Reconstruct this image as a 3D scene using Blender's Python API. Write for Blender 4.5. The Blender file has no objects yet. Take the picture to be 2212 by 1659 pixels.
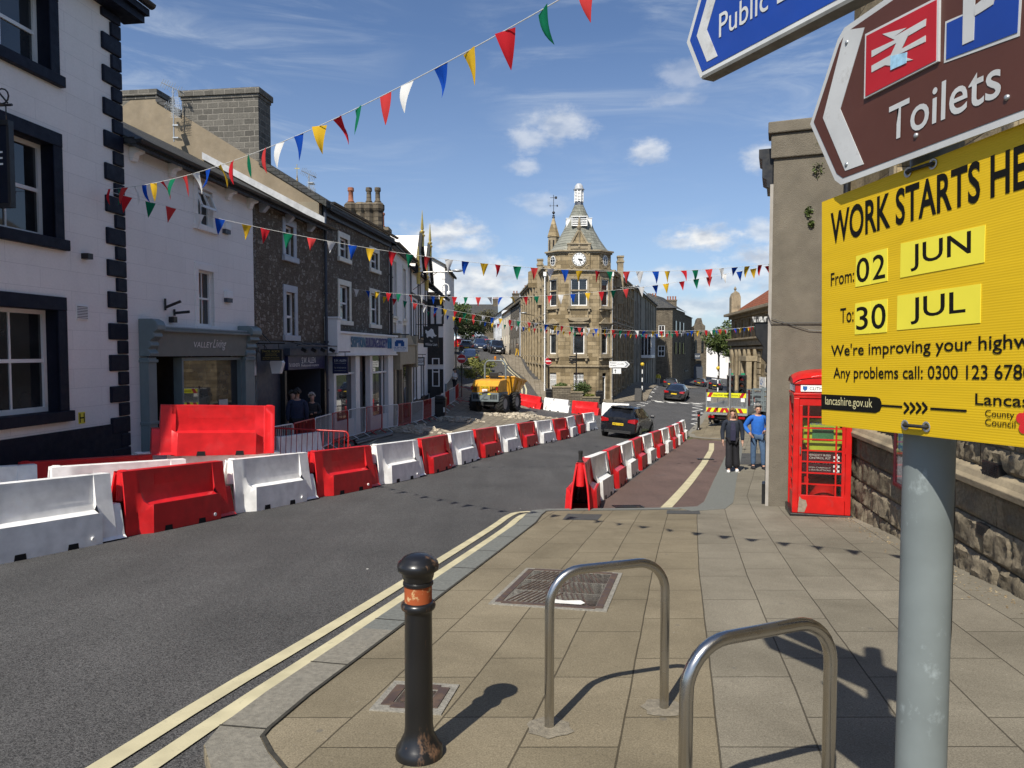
import bpy, bmesh, math, random
import numpy as np
from mathutils import Vector, Matrix
R = math.radians
rnd = random.Random(7)
SC = bpy.context.scene
COL = SC.collection
# ---------------------------------------------------------------- camera
EYE = 1.65; FPX = 1512.0; CXP = 1106.0; CYP = 829.5; PITCH = math.atan(68.0/1512.0)
cam = bpy.data.objects.new('camera', bpy.data.cameras.new('camera')); COL.objects.link(cam)
cam.location = (0, 0, EYE); cam.rotation_euler = (R(90)-PITCH, 0, 0)
cam.data.sensor_width = 36; cam.data.lens = FPX/2212*36; cam.data.clip_start = .05; cam.data.clip_end = 6000
SC.camera = cam
# ---------------------------------------------------------------- light
SUN = Vector((-.39, -.81, 1.02)).normalized()
SUN_EL = math.asin(SUN.z); SUN_AZ = math.atan2(SUN.x, SUN.y)
sl = bpy.data.lights.new('sun', 'SUN'); sl.energy = 4.4; sl.angle = R(.5); sl.color = (1, .94, .83)
so = bpy.data.objects.new('sun', sl); COL.objects.link(so); so.rotation_euler = (-SUN).to_track_quat('-Z', 'Y').to_euler()
SC.view_settings.view_transform = 'Standard'; SC.view_settings.look = 'None'
SC.view_settings.exposure = 0.45; SC.view_settings.gamma = 1
SC.cycles.max_bounces = 6; SC.cycles.transparent_max_bounces = 8
W = bpy.data.worlds.new("World"); SC.world = W; W.use_nodes = True

class N:
    """tiny node-tree writer"""
    def __init__(s, nt): s.nt = nt; s.x = 0
    def new(s, t, **kw):
        n = s.nt.nodes.new(t)
        for k, v in kw.items():
            setattr(n, k, v)
        return n
    def link(s, a, b): s.nt.links.new(a, b)
    def put(s, sock, v):
        if isinstance(v, bpy.types.NodeSocket): s.nt.links.new(v, sock)
        elif v is not None:
            if sock.type == 'RGBA' and len(v) == 3: v = (*v, 1)
            sock.default_value = v
    def math(s, op, a, b=None, c=None, clamp=False):
        n = s.new('ShaderNodeMath', operation=op); n.use_clamp = clamp
        s.put(n.inputs[0], a)
        if b is not None: s.put(n.inputs[1], b)
        if c is not None: s.put(n.inputs[2], c)
        return n.outputs[0]
    def vmath(s, op, a, b=None):
        n = s.new('ShaderNodeVectorMath', operation=op); s.put(n.inputs[0], a)
        if b is not None: s.put(n.inputs[1], b)
        return n.outputs['Value'] if op in ('LENGTH', 'DOT_PRODUCT', 'DISTANCE') else n.outputs[0]
    def mix(s, f, a, b, blend='MIX'):
        n = s.new('ShaderNodeMix', data_type='RGBA', blend_type=blend)
        s.put(n.inputs[0], f); s.put(n.inputs[6], a); s.put(n.inputs[7], b); return n.outputs[2]
    def mr(s, v, a, b, c=0., d=1., smooth=False):
        n = s.new('ShaderNodeMapRange'); n.interpolation_type = 'SMOOTHSTEP' if smooth else 'LINEAR'
        s.put(n.inputs[0], v)
        for i, q in enumerate((a, b, c, d)): s.put(n.inputs[i+1], q)
        return n.outputs[0]
    def noise(s, vec, scale, detail=3, rough=.5, dist=0):
        n = s.new('ShaderNodeTexNoise'); s.put(n.inputs['Vector'], vec) if vec is not None else None
        n.inputs['Scale'].default_value = scale; n.inputs['Detail'].default_value = detail
        n.inputs['Roughness'].default_value = rough; n.inputs['Distortion'].default_value = dist
        return n.outputs[0]
    def sep(s, v):
        n = s.new('ShaderNodeSeparateXYZ'); s.put(n.inputs[0], v); return n.outputs
    def comb(s, x=0., y=0., z=0.):
        n = s.new('ShaderNodeCombineXYZ')
        for i, q in enumerate((x, y, z)): s.put(n.inputs[i], q)
        return n.outputs[0]
    def scale(s, v, k):
        return s.vmath('MULTIPLY', v, k if not isinstance(k, (int, float)) else (k, k, k))

# sky: Nishita plus clouds fixed in azimuth and elevation
def build_world():
    nt = W.node_tree; nt.nodes.clear(); n = N(nt)
    sky = n.new('ShaderNodeTexSky', sky_type='NISHITA'); sky.sun_disc = False
    sky.sun_elevation = SUN_EL; sky.sun_rotation = SUN_AZ % (2*math.pi)
    sky.altitude = 100; sky.air_density = 1.0; sky.dust_density = .5; sky.ozone_density = 2.5
    tc = n.new('ShaderNodeTexCoord'); g = tc.outputs['Generated']; x, y, z = n.sep(g)
    az = n.math('ARCTAN2', x, y); el = n.math('ARCSINE', z)
    P = n.comb(az, el, 0)
    nz = n.noise(n.scale(P, (1., 1.7, 1.)), 17, 7, .62)
    nz2 = n.noise(n.scale(P, (1., 1.6, 1.)), 55, 4, .6)
    def dirn(px, py):
        vx, vz = (px-CXP)/FPX, -(py-CYP)/FPX
        c, s_ = math.cos(PITCH), math.sin(PITCH)
        d = Vector((vx, c+vz*s_, vz*c-s_)).normalized()
        return math.atan2(d.x, d.y), math.asin(d.z)
    blobs = [(965, 506, 72, 30, .9), (1022, 523, 40, 20, .7), (1210, 268, 60, 32, .55), (1138, 297, 48, 22, .5), (1396, 325, 36, 22, .62),
             (1525, 512, 62, 24, 1.), (1480, 523, 40, 12, .7), (1135, 362, 32, 13, .45), (1050, 603, 90, 38, .9), (1110, 640, 120, 34, .8), (1640, 556, 60, 22, .9),
             (1655, 500, 40, 20, .6), (1645, 335, 34, 22, .6), (1560, 600, 130, 24, .75), (1420, 610, 90, 24, .6), (1180, 440, 60, 20, .35), (1000, 560, 60, 14, .5),
             (1490, 160, 60, 26, .3), (1450, 215, 60, 12, .3), (1560, 660, 160, 26, .6), (985, 650, 110, 36, .7)]
    mask = None
    for (px, py, rx, ry, k) in blobs:
        a, e = dirn(px, py)
        q = n.scale(n.vmath('SUBTRACT', P, (a, e, 0)), (FPX/rx, FPX/ry, 0))
        # flatter base, billowing top
        l = n.vmath('LENGTH', q)
        l = n.math('ADD', l, n.math('MULTIPLY', n.math('SUBTRACT', nz, .5), -2.9))
        l = n.math('ADD', l, n.math('MULTIPLY', n.math('SUBTRACT', nz2, .5), -.9))
        m = n.mr(l, 1.45, .3, 0, k, True)
        mask = m if mask is None else n.math('MAXIMUM', mask, m)
    # thin cirrus streaks
    rot = n.new('ShaderNodeMapping'); n.put(rot.inputs[0], P); rot.inputs['Rotation'].default_value = (0, 0, R(28)); rot.inputs['Scale'].default_value = (1.0, 6.0, 1)
    ci = n.mr(n.noise(rot.outputs[0], 3.4, 7, .62, .8), .44, .76, 0, .62, True)
    cg = n.mr(n.noise(P, 2.3, 2), .42, .62, 0, 1)
    ci = n.math('MULTIPLY', ci, cg)
    hz = n.mr(el, .0, .42, .5, 0)          # paler air near the horizon
    base = n.mix(n.math('MULTIPLY', hz, .8), n.mix(1., sky.outputs[0], (1.04, 1.12, 1.27), 'MULTIPLY'), (5.0, 6.3, 8.3))
    base = n.mix(ci, base, (6.8, 7.6, 8.6))
    shade = n.mr(n.noise(n.scale(P, (1, 2, 1)), 26, 4), .35, .6, 0, 1)
    cc = n.mix(shade, (5.6, 6.2, 7.2), (9.6, 9.7, 9.7))
    colr = n.mix(mask, base, cc)
    bg = n.new('ShaderNodeBackground'); n.link(colr, bg.inputs[0]); bg.inputs[1].default_value = .07
    out = n.new('ShaderNodeOutputWorld'); n.link(bg.outputs[0], out.inputs[0])
build_world()

# ---------------------------------------------------------------- geometry helpers
def ray(px, py):
    vx, vz = (px-CXP)/FPX, -(py-CYP)/FPX
    c, s_ = math.cos(PITCH), math.sin(PITCH)
    d = Vector((vx, c+vz*s_, vz*c-s_)); return d/d.y
def at(px, py, y): return Vector((0, 0, EYE))+ray(px, py)*y

class MB:
    def __init__(s): s.v = []; s.f = []; s.m = []; s.cm = 0; s.M = Matrix()
    def add(s, pts, faces):
        o = len(s.v)
        s.v += [tuple(s.M @ Vector(p)) for p in pts]
        s.f += [tuple(o+i for i in f) for f in faces]; s.m += [s.cm]*len(faces); return s
    def quad(s, *p): return s.add(p, [tuple(range(len(p)))])
    def box(s, x0, y0, z0, x1, y1, z1):
        x0, x1 = sorted((x0, x1)); y0, y1 = sorted((y0, y1)); z0, z1 = sorted((z0, z1))
        return s.add([(x0, y0, z0), (x1, y0, z0), (x1, y1, z0), (x0, y1, z0), (x0, y0, z1), (x1, y0, z1), (x1, y1, z1), (x0, y1, z1)],
                     [(3, 2, 1, 0), (4, 5, 6, 7), (0, 1, 5, 4), (1, 2, 6, 5), (2, 3, 7, 6), (3, 0, 4, 7)])
    def cbox(s, c, sz, rz=0, rx=0, ry=0):
        old = s.M; s.M = old @ Matrix.Translation(c) @ Matrix.Rotation(rz, 4, 'Z') @ Matrix.Rotation(ry, 4, 'Y') @ Matrix.Rotation(rx, 4, 'X')
        s.box(-sz[0]/2, -sz[1]/2, -sz[2]/2, sz[0]/2, sz[1]/2, sz[2]/2); s.M = old; return s
    def prism(s, poly, axis, a, b):
        """extrude a 2d polygon along axis: 'z' poly=(x,y); 'y' poly=(x,z); 'x' poly=(y,z)"""
        k = len(poly)
        def P(p, t): return {'z': (p[0], p[1], t), 'y': (p[0], t, p[1]), 'x': (t, p[0], p[1])}[axis]
        pts = [P(p, a) for p in poly]+[P(p, b) for p in poly]
        fs = [tuple(range(k))[::-1], tuple(range(k, 2*k))]+[(i, (i+1) % k, k+(i+1) % k, k+i) for i in range(k)]
        return s.add(pts, fs)
    def ring(s, path, prof, closed=False, cap=True):
        """path: list of (origin, xaxis, yaxis); prof: list of (a,b)"""
        k = len(prof); pts = []; fs = []
        for o, X, Y in path:
            o = Vector(o); X = Vector(X); Y = Vector(Y)
            pts += [tuple(o+X*a+Y*b) for a, b in prof]
        nn = len(path)
        for i in range(nn if closed else nn-1):
            j = (i+1) % nn
            for q in range(k):
                w = (q+1) % k; fs.append((i*k+q, i*k+w, j*k+w, j*k+q))
        if cap and not closed: fs += [tuple(range(k))[::-1], tuple((nn-1)*k+q for q in range(k))]
        return s.add(pts, fs)
    def tube(s, pts, r, n=8, cap=True):
        pts = [Vector(p) for p in pts]; path = []
        rs = r if isinstance(r, (list, tuple)) else [r]*len(pts)
        prevX = None
        for i, p in enumerate(pts):
            t = (pts[min(i+1, len(pts)-1)]-pts[max(i-1, 0)]).normalized()
            if prevX is None:
                X = t.orthogonal().normalized()
            else:
                X = (prevX-t*prevX.dot(t)); X = X.normalized() if X.length > 1e-6 else t.orthogonal().normalized()
            prevX = X; Y = t.cross(X)
            path.append((p, X*rs[i], Y*rs[i]))
        prof = [(math.cos(2*math.pi*q/n), math.sin(2*math.pi*q/n)) for q in range(n)]
        return s.ring(path, prof, cap=cap)
    def lathe(s, prof, c=(0, 0, 0), n=16, ph=0, cap=True):
        pts = []; fs = []
        for r, z in prof:
            for q in range(n):
                a = ph+2*math.pi*q/n; pts.append((c[0]+r*math.cos(a), c[1]+r*math.sin(a), c[2]+z))
        for i in range(len(prof)-1):
            for q in range(n):
                w = (q+1) % n; fs.append((i*n+q, i*n+w, (i+1)*n+w, (i+1)*n+q))
        if cap: fs += [tuple(range(n))[::-1], tuple((len(prof)-1)*n+q for q in range(n))]
        return s.add(pts, fs)
    def ball(s, c, r, n=10, m=6, sq=(1, 1, 1)):
        prof = [(math.sin(math.pi*i/m), -math.cos(math.pi*i/m)) for i in range(m+1)]
        prof = [(max(a, .02), b) for a, b in prof]
        old = s.M; s.M = old @ Matrix.Translation(c) @ Matrix.Diagonal((r*sq[0], r*sq[1], r*sq[2], 1)); s.lathe(prof, n=n); s.M = old; return s
    def build(s, name, mats, parent=None, smooth=None, bevel=0, seg=2):
        me = bpy.data.meshes.new(name); me.from_pydata(s.v, [], s.f)
        mats = mats if isinstance(mats, (list, tuple)) else [mats]
        for m in mats: me.materials.append(m)
        if len(mats) > 1: me.polygons.foreach_set('material_index', s.m)
        me.validate(); me.update()
        bm = bmesh.new(); bm.from_mesh(me); bmesh.ops.recalc_face_normals(bm, faces=bm.faces) if len(bm.faces) < 60000 else None
        bm.to_mesh(me); bm.free()
        if smooth is not None:
            me.polygons.foreach_set('use_smooth', [True]*len(me.polygons)); me.set_sharp_from_angle(angle=R(smooth))
        o = bpy.data.objects.new(name, me); COL.objects.link(o)
        if parent: o.parent = parent
        if bevel:
            b = o.modifiers.new('bevel', 'BEVEL'); b.width = bevel; b.segments = seg; b.limit_method = 'ANGLE'; b.angle_limit = R(35)
        return o

def tag(o, label=None, cat=None, group=None, kind=None):
    if label: o['label'] = label
    if cat: o['category'] = cat
    if group: o['group'] = group
    if kind: o['kind'] = kind
    return o
def thing(name, label, cat, loc=(0, 0, 0), rz=0, group=None):
    o = bpy.data.objects.new(name, None); COL.objects.link(o); o.empty_display_size = .2
    o.location = loc; o.rotation_euler = (0, 0, rz); return tag(o, label, cat, group)
def copy_tree(o, parent=None, recolor=None):
    c = o.copy(); COL.objects.link(c); c.parent = parent
    if recolor and c.type == 'MESH' and c.data.materials and c.data.materials[0] in recolor:
        key = (c.data.name, recolor[c.data.materials[0]].name)
        if key not in _rc:
            d = c.data.copy(); d.materials[0] = recolor[c.data.materials[0]]; _rc[key] = d
        c.data = _rc[key]
    for ch in [k for k in KIDS(o)]: copy_tree(ch, c, recolor)
    return c
_rc = {}
def KIDS(o): return list(o.children)

def text(body, w, h, M, m, name='lettering', parent=None, depth=.002, sx=None, bold=0, align='fit', shear=0, space=1):
    """flat lettering: fitted to w x h, its lower left corner at M's origin, in M's xy plane"""
    cu = bpy.data.curves.new('txt', 'FONT'); cu.body = body; cu.size = 1; cu.extrude = 0; cu.resolution_u = 4; cu.offset = bold; cu.shear = shear; cu.space_character = space
    o = bpy.data.objects.new('txt', cu); COL.objects.link(o)
    dg = bpy.context.evaluated_depsgraph_get(); me = bpy.data.meshes.new_from_object(o.evaluated_get(dg))
    bpy.data.objects.remove(o); bpy.data.curves.remove(cu)
    n = len(me.vertices); co = np.empty(n*3); me.vertices.foreach_get('co', co); co = co.reshape(-1, 3)
    lo, hi = co.min(0), co.max(0)
    kx = w/(hi[0]-lo[0]); ky = h/(hi[1]-lo[1]) if h else kx
    co[:, 0] = (co[:, 0]-lo[0])*kx; co[:, 1] = (co[:, 1]-lo[1])*ky; co[:, 2] = depth
    me.vertices.foreach_set('co', co.ravel()); me.transform(M); me.update()
    me.materials.clear(); me.materials.append(m); me.name = name
    ob = bpy.data.objects.new(name, me); COL.objects.link(ob)
    if parent: ob.parent = parent
    return ob
def plane_M(o, X, Y):
    X = Vector(X).normalized(); Y = Vector(Y).normalized(); Z = X.cross(Y)
    return Matrix(((X.x, Y.x, Z.x, o[0]), (X.y, Y.y, Z.y, o[1]), (X.z, Y.z, Z.z, o[2]), (0, 0, 0, 1)))

# ---------------------------------------------------------------- materials
def newmat(name):
    m = bpy.data.materials.new(name); m.use_nodes = True; nt = m.node_tree
    b = nt.nodes['Principled BSDF']; return m, N(nt), b
def col_of(c): return (*c, 1)
def mat(name, c, rough=.6, var=.12, scale=6, bump=0., bscale=60, metal=0., spec=.5, dirt=0., dirtc=(.09, .08, .07), dscale=3, coat=0.):
    m, n, b = newmat(name)
    tc = n.new('ShaderNodeTexCoord').outputs['Object']
    nz = n.noise(tc, scale, 5, .6)
    lo = tuple(max(0, v*(1-var)) for v in c); hi = tuple(min(1, v*(1+var)) for v in c)
    colr = n.mix(n.mr(nz, .3, .7), lo, hi)
    if dirt:
        d = n.mr(n.noise(tc, dscale, 7, .65, .3), .52, .72, 0, dirt)
        colr = n.mix(d, colr, dirtc)
    n.link(colr, b.inputs['Base Color'])
    b.inputs['Metallic'].default_value = metal; b.inputs['Specular IOR Level'].default_value = spec
    if coat: b.inputs['Coat Weight'].default_value = coat; b.inputs['Coat Roughness'].default_value = .04
    n.link(n.mr(n.noise(tc, scale*2.3, 4), .3, .7, max(0.02, rough-.1), min(1, rough+.1)), b.inputs['Roughness'])
    if bump:
        bp = n.new('ShaderNodeBump'); bp.inputs['Strength'].default_value = bump; bp.inputs['Distance'].default_value = .02
        n.link(n.noise(tc, bscale, 4, .6), bp.inputs['Height']); n.link(bp.outputs[0], b.inputs['Normal'])
    return m
def masonry(name, c1, c2, mortar, bw=.42, bh=.2, ms=.012, bump=.6, rough=.85, rock=0., stain=.35, stainc=(.05, .045, .04), offs=.5, mapping='wall', bias=0., var=.25, sscale=1.2):
    m, n, b = newmat(name)
    if mapping == 'uv':
        v = n.new('ShaderNodeUVMap').outputs[0]
    else:
        tc = n.new('ShaderNodeTexCoord').outputs['Object']; x, y, z = n.sep(tc)
        v = n.comb(n.math('ADD', x, y), z, 0)
    wob = n.noise(v, 3, 2)
    v2 = n.vmath('ADD', v, n.scale(n.comb(n.math('SUBTRACT', wob, .5), n.math('SUBTRACT', n.noise(v, 2.1, 2), .5), 0), ms*2.2))
    br = n.new('ShaderNodeTexBrick'); n.link(v2, br.inputs['Vector']); br.offset = offs; br.squash = 1
    br.inputs['Scale'].default_value = 1; br.inputs['Mortar Size'].default_value = ms; br.inputs['Mortar Smooth'].default_value = .25
    br.inputs['Brick Width'].default_value = bw; br.inputs['Row Height'].default_value = bh; br.inputs['Bias'].default_value = bias
    br.inputs['Color1'].default_value = col_of(c1); br.inputs['Color2'].default_value = col_of(c2); br.inputs['Mortar'].default_value = col_of(mortar)
    fine = n.noise(v, 22, 6, .65)
    colr = n.mix(1., br.outputs[0], n.mix(n.mr(fine, .3, .7), (1-var,)*3, (1+var,)*3), 'MULTIPLY')
    if stain:
        st = n.mr(n.noise(n.scale(v, (1.6, .5, 1)), sscale, 6, .65, .4), .47, .75, 0, stain)
        colr = n.mix(st, colr, stainc)
    n.link(colr, b.inputs['Base Color']); b.inputs['Roughness'].default_value = rough; b.inputs['Specular IOR Level'].default_value = .06
    h = n.math('ADD', n.math('MULTIPLY', n.math('SUBTRACT', 1., br.outputs[1]), .6), n.math('MULTIPLY', fine, .35))
    if rock: h = n.math('ADD', h, n.math('MULTIPLY', n.noise(v, 7, 6, .7), rock))
    bp = n.new('ShaderNodeBump'); bp.inputs['Strength'].default_value = bump; bp.inputs['Distance'].default_value = .03
    n.link(h, bp.inputs['Height']); n.link(bp.outputs[0], b.inputs['Normal'])
    return m
def rubble(name, stones, mortar, scale=6., bump=.7, edge=.05):
    m, n, b = newmat(name)
    tc = n.new('ShaderNodeTexCoord').outputs['Object']; x, y, z = n.sep(tc)
    v = n.comb(n.math('ADD', x, y), n.math('MULTIPLY', z, 1.25), 0)
    v = n.vmath('ADD', v, n.scale(n.comb(n.noise(v, 4, 2), n.noise(n.vmath('ADD', v, (7, 3, 0)), 4, 2), 0), .14))
    def vor(feat, sc):
        q = n.new('ShaderNodeTexVoronoi', feature=feat, voronoi_dimensions='2D'); n.link(v, q.inputs['Vector']); q.inputs['Scale'].default_value = sc; q.inputs['Randomness'].default_value = 1; return q
    d = vor('DISTANCE_TO_EDGE', scale).outputs['Distance']; cl = vor('F1', scale).outputs['Color']
    r_, g_, b_ = n.sep(cl)
    s1 = n.mix(r_, stones[0], stones[1]); s1 = n.mix(n.math('GREATER_THAN', g_, .78), s1, stones[2])
    fine = n.noise(v, 30, 5, .65)
    colr = n.mix(n.mr(n.math('ADD', d, n.math('MULTIPLY', n.math('SUBTRACT', fine, .5), .1)), edge*.7, edge*1.6), mortar, s1)
    colr = n.mix(1., colr, n.mix(n.mr(fine, .3, .7), (.72,)*3, (1.22,)*3), 'MULTIPLY')
    n.link(colr, b.inputs['Base Color']); b.inputs['Roughness'].default_value = .9; b.inputs['Specular IOR Level'].default_value = .2
    bp = n.new('ShaderNodeBump'); bp.inputs['Strength'].default_value = bump; bp.inputs['Distance'].default_value = .03
    n.link(n.math('ADD', n.mr(d, 0, .12), n.math('MULTIPLY', fine, .5)), bp.inputs['Height']); n.link(bp.outputs[0], b.inputs['Normal'])
    return m
def asphalt(name, c, speck=.5, wear=None, s=160):
    m, n, b = newmat(name); tc = n.new('ShaderNodeTexCoord').outputs['Object']
    v = n.new('ShaderNodeTexVoronoi'); n.link(tc, v.inputs['Vector']); v.inputs['Scale'].default_value = s
    big = n.mr(n.noise(tc, .55, 5, .6), .3, .7, .82, 1.16)
    sp = n.mr(n.sep(v.outputs['Color'])[0], 0, 1, 1-speck, 1+speck)
    k = n.math('MULTIPLY', big, sp)
    track = n.mr(n.noise(n.scale(tc, (1.4, .12, 1)), 1.6, 4), .4, .7, .93, 1.1)
    k = n.math('MULTIPLY', k, track)
    colr = n.mix(1., c, n.comb(k, k, k), 'MULTIPLY')
    if wear: colr = n.mix(n.mr(n.noise(tc, 1.7, 6, .7), .58, .72, 0, .65), colr, wear)
    n.link(colr, b.inputs['Base Color']); b.inputs['Roughness'].default_value = .82; b.inputs['Specular IOR Level'].default_value = .35
    bp = n.new('ShaderNodeBump'); bp.inputs['Strength'].default_value = .55; bp.inputs['Distance'].default_value = .006
    n.link(v.outputs['Distance'], bp.inputs['Height']); n.link(bp.outputs[0], b.inputs['Normal'])
    return m
def glass(name, tint=(.012, .014, .016), rough=.03):
    m, n, b = newmat(name); tc = n.new('ShaderNodeTexCoord').outputs['Object']
    colr = n.mix(n.mr(n.noise(tc, 1.3, 4), .4, .62), tint, tuple(v*2.6 for v in tint)); n.link(colr, b.inputs['Base Color'])
    b.inputs['Roughness'].default_value = rough; b.inputs['Specular IOR Level'].default_value = .9
    bp = n.new('ShaderNodeBump'); bp.inputs['Strength'].default_value = .04; bp.inputs['Distance'].default_value = .02
    n.link(n.noise(tc, 1.1, 2), bp.inputs['Height']); n.link(bp.outputs[0], b.inputs['Normal'])
    return m
def worn(name, c, under, amt=.5, scale=9, rough=.5, spec=.5, lo=.55, hi=.62, stretch=(1, 1, .4), bump=.15):
    m, n, b = newmat(name); tc = n.new('ShaderNodeTexCoord').outputs['Object']
    nz = n.noise(n.scale(tc, stretch), scale, 8, .72)
    colr = n.mix(n.mr(n.noise(tc, 5, 4), .3, .7), tuple(v*.85 for v in c), tuple(v*1.15 for v in c))
    colr = n.mix(n.mr(nz, lo, hi, 0, amt), colr, under); n.link(colr, b.inputs['Base Color'])
    n.link(n.mr(nz, lo, hi, rough, .85), b.inputs['Roughness']); b.inputs['Specular IOR Level'].default_value = spec
    bp = n.new('ShaderNodeBump'); bp.inputs['Strength'].default_value = bump; bp.inputs['Distance'].default_value = .004
    n.link(nz, bp.inputs['Height']); n.link(bp.outputs[0], b.inputs['Normal'])
    return m
def leafmat(name, c, c2):
    m, n, b = newmat(name); oi = n.new('ShaderNodeTexCoord').outputs['Object']
    g = n.new('ShaderNodeNewGeometry')
    colr = n.mix(g.outputs['Random Per Island'], c, c2); n.link(colr, b.inputs['Base Color'])
    b.inputs['Roughness'].default_value = .55; b.inputs['Specular IOR Level'].default_value = .3
    return m

M = {}
M['navy'] = mat('navy_paint', (.007, .010, .022), .55, .2, 4, .25, 50, spec=.22)

M['white_render'] = masonry('white_painted_stone', (.83, .80, .76), (.86, .83, .79), (.64, .62, .59), 1.35, .34, .0035, .3, .8, stain=.16, stainc=(.52, .5, .47), var=.04)
M['white'] = mat('white_paint', (.8, .8, .78), .45, .05, 4)
M['cream'] = mat('cream_paint', (.72, .69, .58), .5, .07, 4, dirt=.2, dirtc=(.4, .38, .33))
M['grey_paint'] = mat('pale_blue_grey_paint', (.40, .43, .47), .5, .07, 4)
M['sage'] = mat('sage_grey_paint', (.17, .22, .225), .45, .07, 4)
M['sage2'] = mat('grey_fascia_paint', (.16, .185, .175), .5, .06, 4)
M['charcoal'] = mat('charcoal_blue_paint', (.045, .055, .075), .5, .1, 4)
M['black'] = mat('black_paint', (.012, .012, .013), .4, .2, 6)
M['blackw'] = mat('black_timber', (.018, .017, .016), .6, .25, 6)
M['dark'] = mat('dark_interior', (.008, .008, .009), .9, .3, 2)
M['glass'] = glass('window_glass'); M['glassb'] = glass('shop_glass', (.02, .022, .024), .015)
M['slate'] = masonry('slate_roof', (.06, .062, .065), (.09, .088, .085), (.02, .02, .02), .3, .12, .008, .7, .7, stain=.4, stainc=(.06, .065, .04))
M['slateg'] = masonry('pale_slate_roof', (.19, .195, .165), (.28, .28, .24), (.07, .07, .06), .42, .24, .012, .6, .65, stain=.6, stainc=(.1, .1, .075), sscale=.9)
M['stone'] = masonry('sandstone_ashlar', (.19, .145, .082), (.41, .325, .20), (.11, .088, .06), .75, .32, .009, .6, .9, stain=.78, stainc=(.085, .07, .048), sscale=1.1, var=.32)
M['stonet'] = mat('sandstone_trim', (.30, .245, .16), .85, .25, 3, .35, 30, dirt=.7, dirtc=(.10, .085, .06), dscale=1.4)
M['stoned'] = masonry('dark_coursed_stone', (.12, .10, .075), (.2, .17, .125), (.07, .06, .05), .45, .17, .012, .8, .9, stain=.5, stainc=(.04, .035, .03))
M['stoneg'] = masonry('grey_chimney_stone', (.095, .09, .08), (.165, .155, .135), (.22, .205, .18), .36, .19, .02, .9, .9, rock=.5, stain=.35, stainc=(.06, .06, .055))
M['render'] = mat('weathered_brown_render', (.235, .19, .13), .92, .16, 2.2, .5, 45, dirt=.55, dirtc=(.16, .135, .1), dscale=1.1)
M['rendg'] = mat('pebbly_grey_render', (.165, .145, .112), .95, .2, 2.2, .9, 70, dirt=.55, dirtc=(.10, .088, .068), dscale=.9)
M['rendd'] = mat('dark_grey_render', (.24, .215, .17), .92, .15, 1.6, .3, 40, dirt=.4, dirtc=(.07, .065, .06))
M['rubble'] = rubble('rubble_stone', ((.13, .106, .078), (.20, .168, .128), (.29, .26, .215)), (.12, .098, .072), 8.5, edge=.07)
M['rubble2'] = rubble('rubble_limestone', ((.12, .102, .08), (.18, .158, .125), (.26, .24, .2)), (.11, .092, .072), 8.5, edge=.07)
M['lead'] = mat('lead_flashing', (.42, .43, .44), .5, .2, 5, .2, 30)
M['gutter'] = mat('black_gutter', (.015, .015, .016), .4, .2, 8)
M['terra'] = mat('terracotta', (.32, .115, .06), .8, .2, 8, .2, 40, dirt=.4)
M['redtile'] = masonry('red_clay_tiles', (.22, .075, .042), (.3, .11, .06), (.08, .03, .02), .25, .28, .02, .9, .8, stain=.4, stainc=(.1, .05, .035))
M['asph'] = asphalt('asphalt', (.073, .071, .069), .8)
M['asph2'] = asphalt('dark_asphalt_patch', (.07, .07, .068), .4)
M['redasph'] = asphalt('red_brown_asphalt', (.125, .083, .07), .6, (.085, .075, .07))
M['kerb'] = mat('granite_kerb', (.20, .185, .15), .85, .25, 30, .3, 120, dirt=.5, dirtc=(.16, .155, .135), dscale=1.3)
M['kerbg'] = mat('green_grey_kerb', (.15, .155, .14), .85, .2, 30, .3, 120)
M['yellow'] = worn('road_marking_yellow', (.50, .45, .29), (.20, .18, .14), .5, 20, .8, .3, .56, .7, (1, 1, 1), .1)
M['rwhite'] = worn('road_marking_white', (.72, .71, .67), (.12, .12, .11), .8, 10, .8, .3, .6, .68, (1, 1, 1), .1)
M['bred'] = worn('red_barrier_plastic', (.62, .016, .02), (.46, .03, .03), .4, 3, .33, .5, .52, .8, (1, 1, 1), .0)
M['bwhite'] = worn('white_barrier_plastic', (.90, .89, .86), (.76, .745, .71), .35, 3.5, .38, .4, .58, .78, (1, 1, 1), .0)
M['steel'] = mat('brushed_stainless', (.48, .465, .44), .24, .02, 1.5, metal=1)
M['galv'] = mat('galvanised_steel', (.42, .44, .45), .45, .15, 12, metal=.7)
M['iron'] = worn('black_cast_iron', (.010, .010, .011), (.15, .08, .04), .85, 8, .3, .55, .56, .63, (1, 1, .35), .15)
M['rubber'] = mat('black_rubber', (.018, .018, .018), .8, .25, 15, .2, 40)
M['fred'] = mat('red_fence_paint', (.42, .02, .018), .4, .15, 10)
M['fwhite'] = mat('white_fence_paint', (.62, .62, .61), .4, .12, 10)
M['gold'] = mat('gold_leaf', (.62, .48, .15), .35, .15, 10, metal=.6)
M['bark'] = mat('bark', (.07, .055, .04), .9, .25, 10, .5, 30)
M['leaf'] = leafmat('leaves_green', (.045, .075, .018), (.11, .14, .04)); M['leafd'] = leafmat('leaves_dark', (.02, .035, .012), (.05, .065, .02))
M['leafb'] = leafmat('conifer_green', (.03, .055, .018), (.09, .12, .035)); M['leafy'] = leafmat('leaves_yellow_green', (.09, .11, .02), (.2, .2, .05))
M['leafo'] = leafmat('leaves_olive_brown', (.05, .05, .02), (.09, .08, .035))
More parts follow.
